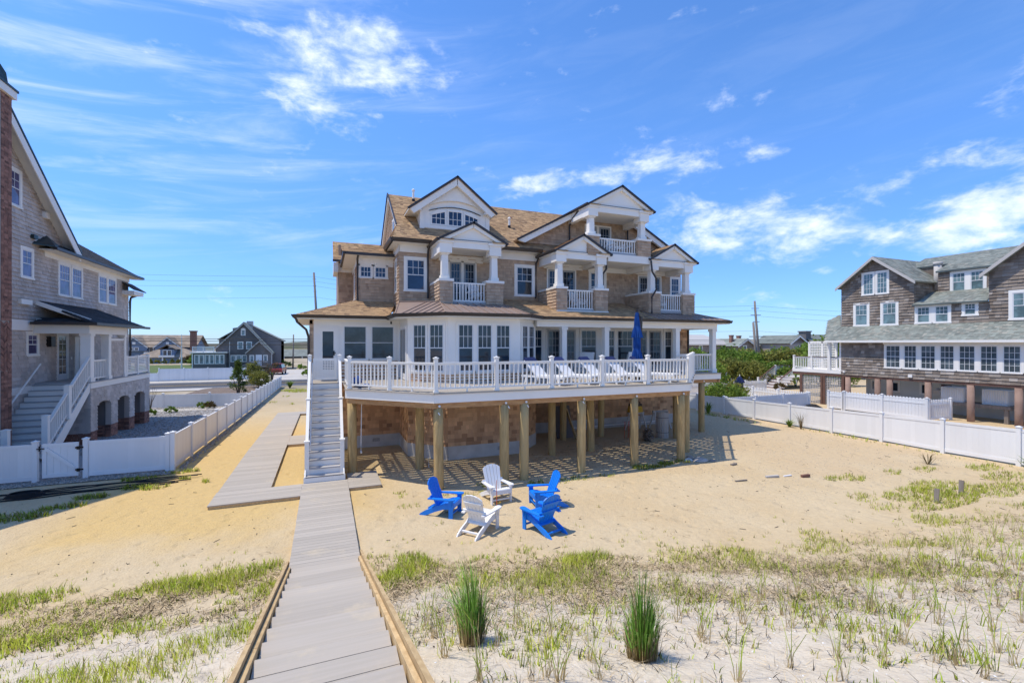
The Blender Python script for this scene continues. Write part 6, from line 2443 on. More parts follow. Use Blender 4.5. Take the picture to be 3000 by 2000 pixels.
def far_houses():
    # dark gabled house across the road
    y = 97.0
    H = thing('dark_house', 'dark shingled house with steep white edged gable across the road', 'house', (-14, y, -1))
    fr = Fr((0, y, 0), (1, 0, 0))
    wall(H, fr, [(-18.3, -1.4), (-9.2, -1.4), (-9.2, 2.5), (-13.85, 7.8), (-18.3, 3.4)], dark_cedar, 9.0)
    m = MB()
    for (xa, za), (xb, zb) in (((-18.6, 3.0), (-13.85, 7.95)), ((-9.0, 2.3), (-13.85, 7.95))):
        m.prism([(xa, y - .35, za), (xb, y - .35, zb), (xb, y + 9.3, zb), (xa, y + 9.3, za)], (0, 0, .16))
    m.prism([(-7.6, y + 2, 4.6), (-7.6, y + 9, 4.6), (-13.2, y + 9, 7.6), (-13.2, y + 2, 7.6)], (0, 0, .12))
    m.prism([(-18.4, y + 2, 4.8), (-18.4, y + 9, 4.8), (-14.4, y + 9, 7.4), (-14.4, y + 2, 7.4)], (0, 0, .12))
    part('roof', m, grey_roof, H)
    wall(H, Fr((0, y + 2.15, 0), (1, 0, 0)), [(-16, -1.4), (-7.9, -1.4), (-7.9, 4.72), (-13.2, 7.55), (-16, 7)], dark_cedar, 6.5)
    m = MB()
    m.box(-9.3, -7.9, y + 2.2, y + 8.8, -1.4, 4.7)
    m.box(-18.2, -14, y + 2.2, y + 8.8, 3, 4.9)
    part('side_wall', m, dark_cedar, H)
    for (xa, za), (xb, zb) in (((-18.6, 3.0), (-13.85, 7.95)), ((-9.0, 2.3), (-13.85, 7.95))):
        m = MB()
        m.prism([(xa, y - .42, za), (xb, y - .42, zb), (xb, y - .42, zb - .22), (xa, y - .42, za - .2)], (0, .06, 0))
        part('rake_board', m, lattice_tan, H)
    g = Fr((0, y - 1.6, 0), (1, 0, 0))
    wall(H, g, [(-13.2, -1.4), (-9.2, -1.4), (-9.2, 2.5), (-11.15, 4.4), (-13.2, 2.5)], dark_cedar, 1.6)
    m = MB()
    for xa, za in ((-13.4, 2.4), (-8.95, 2.3)):
        m.prism([(xa, y - 2.0, za), (-11.15, y - 2.0, 4.6), (-11.15, y + 2.5, 4.6), (xa, y + 2.5, za)], (0, 0, .12))
    part('roof', m, grey_roof, H)
    for xa, za in ((-13.4, 2.4), (-8.95, 2.3)):
        m = MB()
        m.prism([(xa, y - 2.05, za), (-11.15, y - 2.05, 4.62), (-11.15, y - 2.05, 4.42), (xa, y - 2.05, za - .2)], (0, .05, 0))
        part('rake_board', m, lattice_tan, H)
    for x0_, x1_, y_, z_ in ((-9.25, -9.1, y - 1.65, 2.3), (-16.2, -16.05, y - .08, 4.5)):
        m = MB()
        m.box(x0_, x1_, y_, y_ + .05, -1.4, z_)
        part('downpipe', m, lattice_tan, H)
    for a, b, c, d in ((-14.9, -13.95, 3.1, 4.5), (-13.5, -12.55, 3.1, 4.5), (-16.0, -15.15, .75, 2.05), (-15.1, -14.25, .75, 2.05), (-14.2, -13.35, .75, 2.05)):
        window(H, fr, a, b, c, d, 2, 2, 'dh', .12, glass_teal, single=True)
    w = window(H, fr, -14.35, -13.6, 5.6, 6.7, 2, 2, 'dh', .12, glass_teal, single=True)
    m = MB()
    m.prism([fr.pt(-13.975 + .38 * math.cos(t), 6.68 + .3 * math.sin(t), .0) for t in [i * math.pi / 8 for i in range(9)]], fr.n * .04)
    part('arched_head', m, white, w)
    for a, b in ((-12.75, -12.0), (-10.55, -9.8)):
        window(H, g, a, b, .75, 2.05, 2, 2, 'dh', .12, glass_teal, single=True)
    m = MB()
    m.fbox(g, -11.75, -10.75, 0, 2.1, 0, .06)
    part('front_door', m, vinyl, H)
    m = MB()
    m.box(-12.2, -9.7, y - 3.2, y - 1.6, -.12, .05)
    part('porch_floor', m, pole_wood, H)
    for k in range(6):
        piece('porch_step', pole_wood, H, -13.0 - .35 * k, -12.2 - .35 * k, y - 3.2, y - 1.7, -.22 - .2 * k, -.12 - .2 * k)
    for p, q in (((-12.2, 1.0), (-14.4, -.2)), ((-12.2, 1.0), (-9.7, 1.0))):
        bpiece('porch_rail', pole_wood, H, (p[0], y - 3.15, p[1]), (q[0], y - 3.15, q[1]), .12, .12)
        for k in range(12):
            t = k / 11
            x, z = p[0] + (q[0] - p[0]) * t, p[1] + (q[1] - p[1]) * t
            piece('porch_baluster', pole_wood, H, x - .04, x + .04, y - 3.2, y - 3.12, z - .9, z)
    s = Fr((0, y - 1.2, 0), (1, 0, 0))
    wall(H, s, rect(-21.6, -16.5, -1.4, 2.45), dark_cedar, 5)
    m = MB()
    m.box(-21.9, -16.3, y - 1.5, y + 3.9, 2.45, 2.62)
    m.box(-21.65, -21.5, y - 1.26, y - 1.2, -1.4, 2.45)
    part('sunroom_roof', m, white, H)
    for a in (-21.3, -19.75, -18.2):
        for b in (0, .72):
            window(H, s, a + b, a + b + .74, .5, 2.2, 1, 1, 'grid', .1, glass_teal, single=True)
    m = MB()
    for x in (-21.6, -20.0, -18.4):
        m.box(x, x + .12, y - 1.3, y - 1.2, 2.62, 3.6)
    for z in (2.8, 3.05, 3.3, 3.55):
        m.box(-21.6, -18.3, y - 1.27, y - 1.22, z - .07, z + .07)
    part('roof_railing', m, white, H)
    m = MB()
    m.box(-13.7, -12.7, y + 2, y + 3, 6.5, 8.35)
    part('chimney', m, concrete, H)
    # large blue grey house behind
    y = 146.0
    H = simple_house('blue_house', 'large blue grey house with long brown roof, twin gables and tall brick chimney', -60, -32.6, y, 13, -1.4, 3.2, 6.3, blue_clap, brown_roof, 'x', over=.8)
    fr = Fr((0, y - 1.0, 0), (1, 0, 0))
    for c in (-45.2, -38.1):
        m = MB()
        m.prism([(c - 2.7, y - 1, 2.2), (c + 2.7, y - 1, 2.2), (c + 2.7, y - 1, 3.3), (c, y - 1, 5.5), (c - 2.7, y - 1, 3.3)], (0, 5, 0))
        part('dormer_wall', m, blue_clap, H)
        m = MB()
        for s in (-1, 1):
            m.prism([(c + s * 3.0, y - 1.4, 3.1), (c, y - 1.4, 5.75), (c, y + 6, 5.75), (c + s * 3.0, y + 3, 3.1)], (0, 0, .12))
        part('dormer_roof', m, brown_roof, H)
        m = MB()
        for s in (-1, 1):
            m.prism([(c + s * 3.0, y - 1.45, 3.1), (c, y - 1.45, 5.75), (c, y - 1.45, 5.45), (c + s * 3.0, y - 1.45, 2.85)], (0, .06, 0))
        m.fbox(fr, c - .32, c + .32, 3.9, 4.5, 0, .05)
        part('dormer_trim', m, white, H)
        for d in (-.55, .55):
            window(H, fr, c + d - .45, c + d + .45, 2.3, 3.15, 2, 2, 'grid', .1, glass, single=True)
    f2_ = Fr((0, y - .05, 0), (1, 0, 0))
    for a, b in ((-43.2, -42.6), (-42.3, -41.4), (-41.35, -40.5), (-40.4, -39.8)):
        window(H, f2_, a, b, 1.9, 3.1, 2, 2, 'grid', .08, glass, single=True)
    m = MB()
    m.box(-43, -40.2, y - 1.6, y - 1.5, 1.2, 1.9)
    part('balcony_railing', m, white, H)
    m = MB()
    m.box(-33.2, -31.9, y - 1, y + .4, -1, 7.2)
    m.box(-33.35, -31.75, y - 1.15, y + .55, 7.2, 7.5)
    part('chimney', m, brick_red, H)
    H2 = simple_house('blue_wing', 'low blue grey wing with hipped brown roof and a white dormer before the big house', -42, -30, y - 9, 8, -1.4, .8, 3.0, blue_clap, brown_roof, 'hip', over=.8)
    H2['category'] = 'house'
    m = MB()
    m.box(-37.4, -34.6, y - 9.3, y - 5, .9, 2.7)
    d = part('dormer_wall', m, blue_clap, H2)
    m = MB()
    for s in (-1, 1):
        m.prism([(-36 + s * 1.9, y - 9.7, 2.6), (-36, y - 9.7, 3.7), (-36, y - 4, 3.7), (-36 + s * 1.9, y - 4, 2.6)], (0, 0, .12))
    part('dormer_roof', m, brown_roof, H2)
    fw_ = Fr((0, y - 9.3, 0), (1, 0, 0))
    for a in (-36.9, -36.0):
        window(H2, fw_, a, a + .9, 1.15, 2.5, 2, 2, 'grid', .08, glass, single=True)
    m = MB()
    m.box(-37.6, -34.4, y - 9.9, y - 9.8, .75, 1.25)
    for x in (-40.5, -37, -33.5):
        m.box(x, x + .25, y - 9.6, y - 9.4, -1.4, .8)
    part('white_railing', m, white, H2)
    # low house right of the dark one
    H = simple_house('low_house', 'long low house with pale roof behind the driveway', -22, -4, 168, 9, -1.5, -.1, 1.9, dark_cedar, grey_roof, 'x', over=.8)
    m = MB()
    for x in (-12.6, -9.8, -7.2):
        m.box(x, x + .25, 167.2, 167.4, -1.6, -.2)
    part('porch_post', m, white, H)
    # houses beyond the trees on the right
    simple_house('far_house', 'far house with broad hipped tan roof above the trees by the porch corner', 78.5, 92.5, 84, 10, -1, 3.9, 6.3, old_cedar, lattice_tan, 'hip', [(81.5, 82.6, 2.5, 3.7), (88.6, 89.7, 2.3, 3.8)], over=.7)
    simple_house('far_house', 'far house with grey roof and small brick chimney behind the leaning pole', 89.5, 94.5, 80, 9, -1, 3.6, 5.2, old_cedar, grey_roof, 'y', [(91, 92.2, 2.6, 3.7)], (90.6, 83, .35, 5.9))
    simple_house('far_house', 'far low house with long grey roof between the two utility poles', 95, 103, 84, 8, -1, 3.7, 5.1, blue_clap, grey_roof, 'x', [(96, 97, 2.7, 3.6), (101, 102, 2.7, 3.6)], (98.6, 88, .4, 5.9))
    simple_house('far_house', 'far brown house with white edged gable and large dark chimney', 101.5, 107.0, 76, 9, -1, 4.2, 6.0, old_cedar, grey_roof, 'y', [(103.7, 104.8, 2.3, 3.6)], (107.9, 77, .9, 6.9), dark_cedar)
    simple_house('far_house', 'far brown house end with grey roof beside the large dark chimney', 108, 122, 74, 9, -1, 4.1, 6.2, old_cedar, grey_roof, 'x', [(111, 112.2, 2.3, 3.7)])


far_houses()


# ================================================================== POLES AND WIRES
def poles():
    def pole(label, base, top, r, arms=()):
        P = thing('utility_pole', label, 'utility pole', base, 'utility poles behind the houses')
        m = MB()
        m.tube([base, top], [r, r * .7], 9)
        part('pole_shaft', m, pole_wood, P, True)
        d = V(top) - V(base)
        for f, w, h in arms:
            c = V(base) + d * f
            m = MB()
            m.obox(c, V((w * .9, -w * .4, 0)), V((.04, .05, 0)), V((0, 0, h)))
            part('cross_arm', m, pole_wood, P)
        return P
    pole('grey pole rising behind the shingled roof of the beach house', (-1.15, 108.3, -1), (-2.3, 108.8, 19.5), .3, ((.93, .35, .05), (.86, .3, .05), (.8, .3, .05)))
    pole('wooden pole with a transformer behind the driveway', (-5.85, 99.5, -.9), (-5.75, 99.4, 5.9), .16, ((.8, .45, .05),))
    p = pole('leaning pale pole in front of the trees', (53.9, 45.0, -.5), (53.4, 45.3, 7.0), .2)
    pole('taller grey pole with four cross arms behind the leaning one', (59.2, 49.0, -.5), (58.5, 49.4, 10.4), .2, ((.90, .55, .04), (.81, .75, .04), (.72, .5, .04), (.52, 1.2, .05)))
    m = MB()
    m.tube([(-26.0, 107.6, -1.2), (-26.0, 107.6, 5.9)], [.14, .05], 8)
    solo('flagpole', m, white, 'thin white flagpole on the lawn before the blue house', 'flagpole')

    def wire(label, a, b, sag, r=.022):
        a, b = V(a), V(b)
        m = MB()
        pts = []
        for i in range(17):
            t = i / 16
            p = a.lerp(b, t)
            pts.append(p - V((0, 0, sag * 4 * t * (1 - t))))
        m.tube(pts, r, 4, False)
        solo('power_line', m, cable_m, label, 'power line', 'overhead wires')
    for k, z in enumerate((5.05, 4.72, 4.22)):
        wire(('top one of the three thick wires along the road', 'middle one of the three thick wires along the road', 'lowest of the three thick wires along the road')[k], (-130, 76, z), (140, 76, z), .25, .035)
    for k, (za, zb) in enumerate(((18.6, 16.5), (17.6, 15.2), (16.6, 14.2), (14.2, 11.6))):
        wire(('highest thin wire reaching the grey pole from the left', 'second thin wire reaching the grey pole from the left', 'third thin wire reaching the grey pole from the left', 'lowest thin wire reaching the grey pole from the left')[k], (-2.2, 108.7, za), (-95, 105, zb), .8, .016)
        wire(('highest thin wire leaving the grey pole to the right', 'second thin wire leaving the grey pole to the right', 'third thin wire leaving the grey pole to the right', 'lowest thin wire leaving the grey pole to the right')[k], (-2.2, 108.7, za), (40, 104, za - 3.2), .6, .016)
    for k, z in enumerate((9.7, 9.0, 8.2, 6.0)):
        n = ('highest', 'second highest', 'third highest', 'lowest')[k]
        wire(n + ' wire from the tall right pole towards the beach house', (58.5, 49.3, z), (22, 70, z + 1.0), .5, .012)
        wire(n + ' wire from the tall right pole towards the brown house', (58.5, 49.3, z), (110, 36, z - .4), .8, .012)


poles()


# ================================================================== SHRUBS AND TREES
def foliage(rx, ry, rz, n, leaf, seed, cone=False, gappy=.5):
    """Leaf faces in clumps through an uneven crown."""
    rng = np.random.default_rng(seed)
    nc = max(12, n // 45)
    d = rng.normal(size=(nc, 3))
    d /= np.linalg.norm(d, axis=1)[:, None]
    d[:, 2] = np.abs(d[:, 2]) * 1.0 - .25
    r = rng.uniform(.45, 1.0, nc) ** .6
    c = d * r[:, None] * np.array([rx, ry, rz])
    c[:, 2] += rz * .35
    if cone:
        h = rng.uniform(0, 1, nc) ** .8
        a = rng.uniform(0, 6.283, nc)
        q = (1 - h) * rng.uniform(.5, 1, nc)
        c = np.stack([np.cos(a) * q * rx, np.sin(a) * q * ry, h * rz * 1.5], 1)
    k = rng.integers(0, nc, n)
    sp = gappy * np.array([rx, ry, rz]).mean() * .45
    p = c[k] + rng.normal(size=(n, 3)) * sp * .5
    a = rng.normal(size=(n, 3))
    a /= np.linalg.norm(a, axis=1)[:, None]
    b = rng.normal(size=(n, 3))
    b -= a * (a * b).sum(1)[:, None]
    b /= np.linalg.norm(b, axis=1)[:, None]
    s = leaf * rng.uniform(.6, 1.4, n)[:, None]
    v = np.stack([p - a * s, p + b * s * .45, p + a * s, p - b * s * .45], 1).reshape(-1, 3)
    me = bpy.data.meshes.new('crown')
    me.from_pydata([], [], [])
    me.vertices.add(4 * n)
    me.vertices.foreach_set('co', v.astype(np.float32).ravel())
    me.loops.add(4 * n)
    me.loops.foreach_set('vertex_index', np.arange(4 * n, dtype=np.int32))
    me.polygons.add(n)
    me.polygons.foreach_set('loop_start', np.arange(0, 4 * n, 4, dtype=np.int32))
    me.update()
    me.validate()
    return me


CROWNS = {}


def shrub(name, label, cat, x, y, rx, rz, m, n=1400, leaf=.09, seed=1, group=None, cone=False, trunk=True, base=.35, var=None):
    z = ground_z(x, y)
    T = thing(name, label, cat, (x, y, z), group)
    key = (m.name, var, cone) if var is not None else None
    if key and key in CROWNS:
        me = CROWNS[key]
    else:
        me = foliage(1.0 if key else rx, 1.0 if key else rx, 1.0 if key else rz, n, leaf / (rx if key else 1), seed, cone)
        me.materials.append(m)
        if key:
            CROWNS[key] = me
    M = Matrix.Translation((x, y, z + rz * base))
    if key:
        M = M @ Matrix.Rotation(seed * 1.3, 4, 'Z') @ Matrix.Diagonal((rx, rx, rz, 1))
    link('crown', me, T, M)
    if trunk:
        b = MB()
        for i in range(4):
            a = i * 1.7 + seed
            b.tube([(x, y, z - .1), (x + .12 * rx * math.cos(a), y + .12 * rx * math.sin(a), z + rz * .4), (x + .5 * rx * math.cos(a), y + .5 * rx * math.sin(a), z + rz * 1.05)], [.05 * rz ** .6, .04 * rz ** .6, .012], 6)
        part('trunk', b, bark, T)
    return T


def plants():
    G = 'shrubs and trees beyond the right fence'
    mats = [leaf_green, leaf_olive, leaf_bright, leaf_green, leaf_olive]
    nm = {'green_leaves': 'green', 'olive_needles': 'olive brown', 'bright_leaves': 'bright green'}
    front = [(34.5, 37.8, 1.7, 2.2), (36.7, 36.9, 1.8, 1.7), (38.9, 36.0, 1.7, 2.3), (41.0, 35.2, 2.0, 2.0), (43.2, 34.3, 1.9, 1.9), (45.4, 33.4, 1.8, 2.1), (47.6, 32.5, 1.9, 2.2), (49.6, 31.6, 1.9, 2.3)]
    back = [(43.5, 47.1, 2.6, 3.0), (46.2, 46.2, 2.5, 2.7), (48.5, 45.1, 2.6, 3.2), (51.0, 44.2, 2.5, 2.9), (53.4, 43.1, 2.7, 2.8), (55.8, 42.2, 2.6, 3.2), (58.4, 41.1, 2.7, 3.2), (61.0, 40.0, 2.7, 3.4), (63.5, 39, 2.6, 3.0), (40.5, 48.2, 2.4, 3.0)]
    far = [(56, 60, 3.2, 3.6), (60.5, 58, 3.0, 3.3), (65, 56, 3.2, 3.6), (69.5, 54, 3.2, 3.5), (52, 62, 3.2, 3.7), (74, 52, 3.3, 3.8), (47.5, 55, 2.8, 3.4)]
    words = ['round', 'broad', 'tall', 'dense', 'loose', 'ragged', 'wide']
    front = [(x, y, r, h * .93) for x, y, r, h in front]
    back = [(x, y, r, h * .88) for x, y, r, h in back]
    far = [(x, y, r, h * .80) for x, y, r, h in far]
    for row, lst, where in ((0, front, 'in the front row beyond the right fence'), (1, back, 'in the middle row behind the leaning pole'), (2, far, 'in the back row below the far roofs')):
        for i, (x, y, r, h) in enumerate(lst):
            m = mats[(i * 2 + row) % 5]
            shrub('shrub', '%s %s shrub %s' % (words[(i + row) % 7], nm[m.name], where), 'shrub', x, y, r, h, m, 2600, .15, 3 + i + row * 11, G, False, True, .28, (i + row) % 2)
    shrub('willow_shrub', 'silvery round shrub before the far white fence', 'shrub', 47.0, 37.0, 1.5, 1.6, leaf_mat('silver_leaves', (.20, .24, .13), (.15, .19, .10)), 1500, .09, 5, None)
    shrub('pine_shrub', 'low spreading pine hanging over the right fence behind the end pile', 'shrub', 24.6, 23.3, 1.5, 1.25, leaf_green, 2600, .09, 21, None, base=.2)
    shrub('pine_shrub', 'bronze tinged pine beside the spreading one at the right fence', 'shrub', 26.3, 24.2, 1.25, 1.2, leaf_olive, 2000, .085, 22, None, base=.2)
    shrub('evergreen', 'dense bright evergreen beside the navy parasol', 'shrub', 31.8, 31.0, 1.1, 2.0, leaf_bright, 1900, .1, 23, None)
    shrub('shrub', 'dark leafy tree behind the deck of the brown house', 'tree', 38.5, 25.6, 2.2, 3.2, leaf_green, 3000, .16, 24, None)
    for i, (x, y) in enumerate(((35.5, 33.5), (37.5, 29.0), (33.5, 30.2))):
        shrub('ornamental_grass', ('tan tuft by the far white fence', 'tan tuft beside the yard stairs', 'tan tuft near the navy parasol')[i], 'grass tuft', x, y, .5, .6, leaf_brown, 500, .09, 30 + i, 'tan grass tufts in the right yard', trunk=False)
    # left lot
    shrub('young_tree', 'sparse young tree by the mulch bed near the road', 'tree', -9.9, 65.8, .95, 1.55, leaf_green, 900, .1, 41)
    shrub('cedar_tree', 'tall olive cedar beside the dark parked car', 'tree', -8.4, 66.0, .95, 1.9, leaf_olive, 2200, .1, 42)
    shrub('cedar_shrub', 'round golden olive shrub over the white fence', 'shrub', -6.3, 54.0, 1.15, 1.35, leaf_olive, 3000, .08, 43)
    shrub('conifer', 'young upright conifer behind the white fence', 'tree', -6.85, 45.0, .75, 1.7, leaf_mat('conifer_needles', (.10, .145, .02), (.07, .10, .02)), 1500, .08, 44, None, True)
    shrub('bare_shrub', 'reddish half bare shrub before the dark house', 'shrub', -6.3, 66.0, 1.0, 1.9, leaf_brown, 900, .07, 45)
    for x, y, r, m, l in ((-9.25, 36.0, .36, leaf_bright, 'small bright green plant on the gravel by the path'), (-10.15, 35.1, .36, leaf_bright, 'small bright green plant nearest the brick arches'), (-7.9, 37.9, .42, leaf_green, 'green clump beside the bronze shrub'), (-7.45, 37.5, .42, leaf_brown, 'bronze shrub by the back yard fence post')):
        shrub('small_plant', l, 'plant', x, y, r, r * .9, m, 500, .06, int(x * -10), None, trunk=False, base=.2)
    b = MB()
    for i in range(9):
        a = i * .7
        b.tube([(-10.75, 37.3, -.4), (-10.75 + .1 * math.cos(a), 37.3 + .1 * math.sin(a), .3), (-10.75 + .4 * math.cos(a), 37.3 + .3 * math.sin(a), 1.0 + .15 * (i % 3))], [.02, .015, .006], 5)
    solo('bare_sapling', b, bark, 'bare twiggy sapling beside the grey house corner', 'sapling')
    for i in range(6):
        shrub('clipped_shrub', ('leftmost', 'second', 'third', 'fourth', 'fifth', 'rightmost')[i] + ' of the six clipped round shrubs before the blue house', 'shrub', -37.0 + i * 1.52, 128.2 - .55 * i, .55, .85, leaf_olive if i < 5 else leaf_green, 500, .14, 60 + i, 'clipped shrubs in a row', trunk=False, base=.45)
    shrub('shrub', 'bare brown bush beside the blue house', 'shrub', -27.0, 121, 2.2, 1.6, leaf_brown, 1200, .2, 70)
    shrub('evergreen', 'dark green evergreen at the corner of the dark house', 'tree', -22.6, 103, 1.2, 2.0, leaf_green, 1500, .18, 71)
    for x, y, r, m, l in ((-2.6, 75.5, 1.0, leaf_bright, 'bright clipped hedge at the right of the driveway'), (-7.6, 101, 1.6, leaf_green, 'green shrub beside the low house'), (-4.2, 97, .9, leaf_bright, 'small green bush by the wooden pole'), (-8.0, 77, .8, leaf_green, 'low green bush along the driveway')):
        shrub('shrub', l, 'shrub', x, y, r, r * .7, m, 900, .12, int(abs(x) * 13), None, trunk=False, base=.3)
    # yuccas and weeds
    def spiky(name, label, x, y, h, n, m, sp=.55, w=.035):
        rng = random.Random(int(x * 31 + y * 17))
        z = ground_z(x, y)
        b = MB()
        for i in range(n):
            a = rng.uniform(0, 6.283)
            t = rng.uniform(.15, 1) * sp
            L = h * rng.uniform(.6, 1.05)
            d = V((math.cos(a), math.sin(a), 0))
            s = V((-math.sin(a), math.cos(a), 0)) * w / 2
            p0 = V((x, y, z)) + d * .05 * rng.random()
            p1 = p0 + d * L * t * .4 + V((0, 0, L * .6))
            p2 = p0 + d * L * t * 1.1 + V((0, 0, L * (1 - t * .35)))
            b.add([p0 - s, p0 + s, p1 + s * .8, p1 - s * .8, p2], [(0, 1, 2, 3), (3, 2, 4)])
        return solo(name, b, m, label, 'plant')
    spiky('yucca', 'spiky yucca at the foot of the right fence behind the end pile', 21.4, 21.3, .85, 70, leaf_green, .9)
    spiky('yucca', 'spiky green yucca on the sand past the far fence end', -3.6, 56.0, 1.0, 110, leaf_green, 1.0, .06)
    spiky('weed', 'green weed under the middle of the right fence', 21.6, 16.2, .5, 50, leaf_green, 1.2, .03)
    spiky('weed', 'dry tall weed against the right fence', 21.6, 15.6, 1.0, 26, leaf_brown, .6, .015)
    spiky('weed', 'green weed clump at the right end of the white fence', 21.3, 7.6, .6, 60, leaf_green, 1.0, .03)
    spiky('dry_twigs', 'red brown dry twigs lying on the sand near the right fence', 19.4, 9.4, .5, 26, leaf_brown, 1.5, .02)
    # two tall clumps of grass in the foreground
    def clump(label, x, y, h, r, lean):
        z = ground_z(x, y) - .02
        T = thing('tall_grass_clump', label, 'grass clump', (x, y, z), 'tall grass clumps in the foreground')
        rng = random.Random(int(x * 100))
        g, st = MB(), MB()
        for i in range(400):
            a = rng.uniform(0, 6.283)
            q = math.sqrt(rng.random())
            p0 = V((x + math.cos(a) * q * r, y + math.sin(a) * q * r, z))
            hh = h * (1 - .55 * q ** 1.5) * rng.uniform(.55, 1.0)
            d = V((math.cos(a), math.sin(a), 0)) * (.02 + .20 * rng.random()) * (.3 + q) + V((lean, 0, 0)) + V((rng.uniform(-.05, .05), rng.uniform(-.05, .05), 0))
            if rng.random() < .16:
                d = V((math.cos(a), math.sin(a), 0)) * rng.uniform(.3, .75)
                hh = h * rng.uniform(.3, .72)
            th = rng.uniform(0, 3.14)
            s = V((math.cos(th), math.sin(th), 0)) * rng.uniform(.0022, .004)
            f1 = rng.uniform(.22, .46)
            p1 = p0 + d * hh * .10 + V((0, 0, hh * f1))
            p2 = p0 + d * hh * .42 + V((0, 0, hh * .72))
            p3 = p0 + d * hh * 1.05 + V((0, 0, hh * (1 - .25 * d.length)))
            st.add([p0 - s, p0 + s, p1 + s, p1 - s], [(0, 1, 2, 3)])
            (st if rng.random() < .10 else g).add([p1 - s, p1 + s, p2 + s * .8, p2 - s * .8, p3], [(0, 1, 2, 3), (3, 2, 4)])
        for i in range(170):
            a = rng.uniform(0, 6.283)
            q = rng.uniform(.8, 1.12)
            p0 = V((x + math.cos(a) * q * r, y + math.sin(a) * q * r, z))
            hh = h * rng.uniform(.12, .42)
            d = V((math.cos(a), math.sin(a), 0)) * rng.uniform(.0, .22)
            th = rng.uniform(0, 3.14)
            s = V((math.cos(th), math.sin(th), 0)) * rng.uniform(.002, .0042)
            st.add([p0 - s, p0 + s, p0 + s * .5 + d * hh + V((0, 0, hh)), p0 - s * .5 + d * hh + V((0, 0, hh))], [(0, 1, 2, 3)])
        for nm_, b_, mm_ in (('blades', g, grass_deep), ('dry_stems', st, grass_straw)):
            me = b_.mesh(nm_, mm_)
            me.normals_split_custom_set_from_vertices([V((rng.uniform(-.7, .2), rng.uniform(-.6, .3), .8)).normalized() for _ in b_.v])
            link(nm_, me, T)
    clump('tall green grass clump nearer the dune steps, tan at its base', 1.29, 4.2, 1.06, .105, -.07)
    clump('tall green grass clump farther from the dune steps, tan at its base', 2.55, 3.28, .92, .115, .02)
    # thin tufts of dune grass one by one
    rng = random.Random(5)
    variants = []
    for k in range(9):
        b = MB()
        nb = rng.randint(4, 9)
        for i in range(nb):
            a = rng.uniform(0, 6.283)
            h = rng.uniform(.28, .62)
            lean = rng.uniform(.15, .55)
            d = V((math.cos(a) * lean - .12, math.sin(a) * lean, 0))
            th = rng.uniform(0, 3.14)
            s = V((math.cos(th), math.sin(th), 0)) * .0035
            p0 = V((rng.uniform(-.035, .035), rng.uniform(-.035, .035), -.03))
            p1 = p0 + d * h * .12 + V((0, 0, h * .34))
            p2 = p0 + d * h * .45 + V((0, 0, h * .75))
            p3 = p0 + d * h * 1.05 + V((0, 0, h * .95))
            b.add([p0 - s * 1.3, p0 + s * 1.3, p1 + s, p1 - s], [(0, 1, 2, 3)], 1)
            b.add([p1 - s, p1 + s, p2 + s * .7, p2 - s * .7, p3], [(0, 1, 2, 3), (3, 2, 4)], 0 if rng.random() < .8 else 1)
        for i in range(6):
            a = rng.uniform(0, 6.283)
            p0 = V((rng.uniform(-.02, .02), rng.uniform(-.02, .02), -.02))
            p1 = p0 + V((math.cos(a) * .05, math.sin(a) * .05, rng.uniform(.06, .16)))
            s = V((.003, .003, 0))
            b.add([p0 - s, p0 + s, p1 + s * .6, p1 - s * .6], [(0, 1, 2, 3)], 1)
        variants.append(b.mesh('dune_grass_tuft', [grass_green, grass_straw]))
    spots = [(5.84, 4.27), (4.66, 3.16), (5.55, 3.16), (6.77, 3.42), (3.55, 2.66), (5.74, 2.69), (8.14, 3.26), (7.71, 3.43), (5.43, 2.13), (7.54, 2.81), (6.0, 2.4), (5.48, 2.39), (4.22, 2.35), (8.19, 3.93), (7.58, 3.95), (4.29, 2.66), (5.41, 2.79), (7.67, 3.37), (4.6, 2.19), (4.74, 2.1), (4.63, 1.89), (5.14, 1.93), (7.1, 2.78), (9.62, 3.61), (9.82, 4.01), (4.78, 2.63), (2.93, 2.62), (3.58, 2.26), (4.79, 3.98), (5.14, 4.21), (6.54, 3.99), (4.84, 2.53), (9.34, 3.44), (11.51, 4.53), (10.58, 4.52), (6.64, 2.42), (6.67, 3.52),
             (1.02, 4.94), (1.01, 4.55), (.99, 4.01), (1.46, 3.97), (2.01, 3.96), (2.14, 3.94), (2.06, 3.32), (1.6, 3.23), (1.07, 3.28), (1.99, 3.05), (1.89, 4.5), (2.64, 3.87), (3.41, 3.49), (3.46, 3.87), (3.4, 4.05), (3.35, 3.38), (1.46, 3.19), (1.66, 3.12)]
    for i in range(45):
        x = rng.uniform(3, 14)
        spots.append((x, rng.uniform(1.6, toe(x) - 1.6)))
    for i, (x, y) in enumerate(spots):
        M = Matrix.Translation((x, y, ground_z(x, y))) @ Matrix.Rotation(rng.uniform(0, 6.28), 4, 'Z') @ Matrix.Scale(rng.uniform(.75, 1.15), 4)
        o = link('dune_grass_tuft', variants[i % 9], None, M)
        tag(o, 'thin upright tuft of dune grass rooted in the pale foreground sand', 'grass tuft', 'single tufts of dune grass on the slope')


plants()


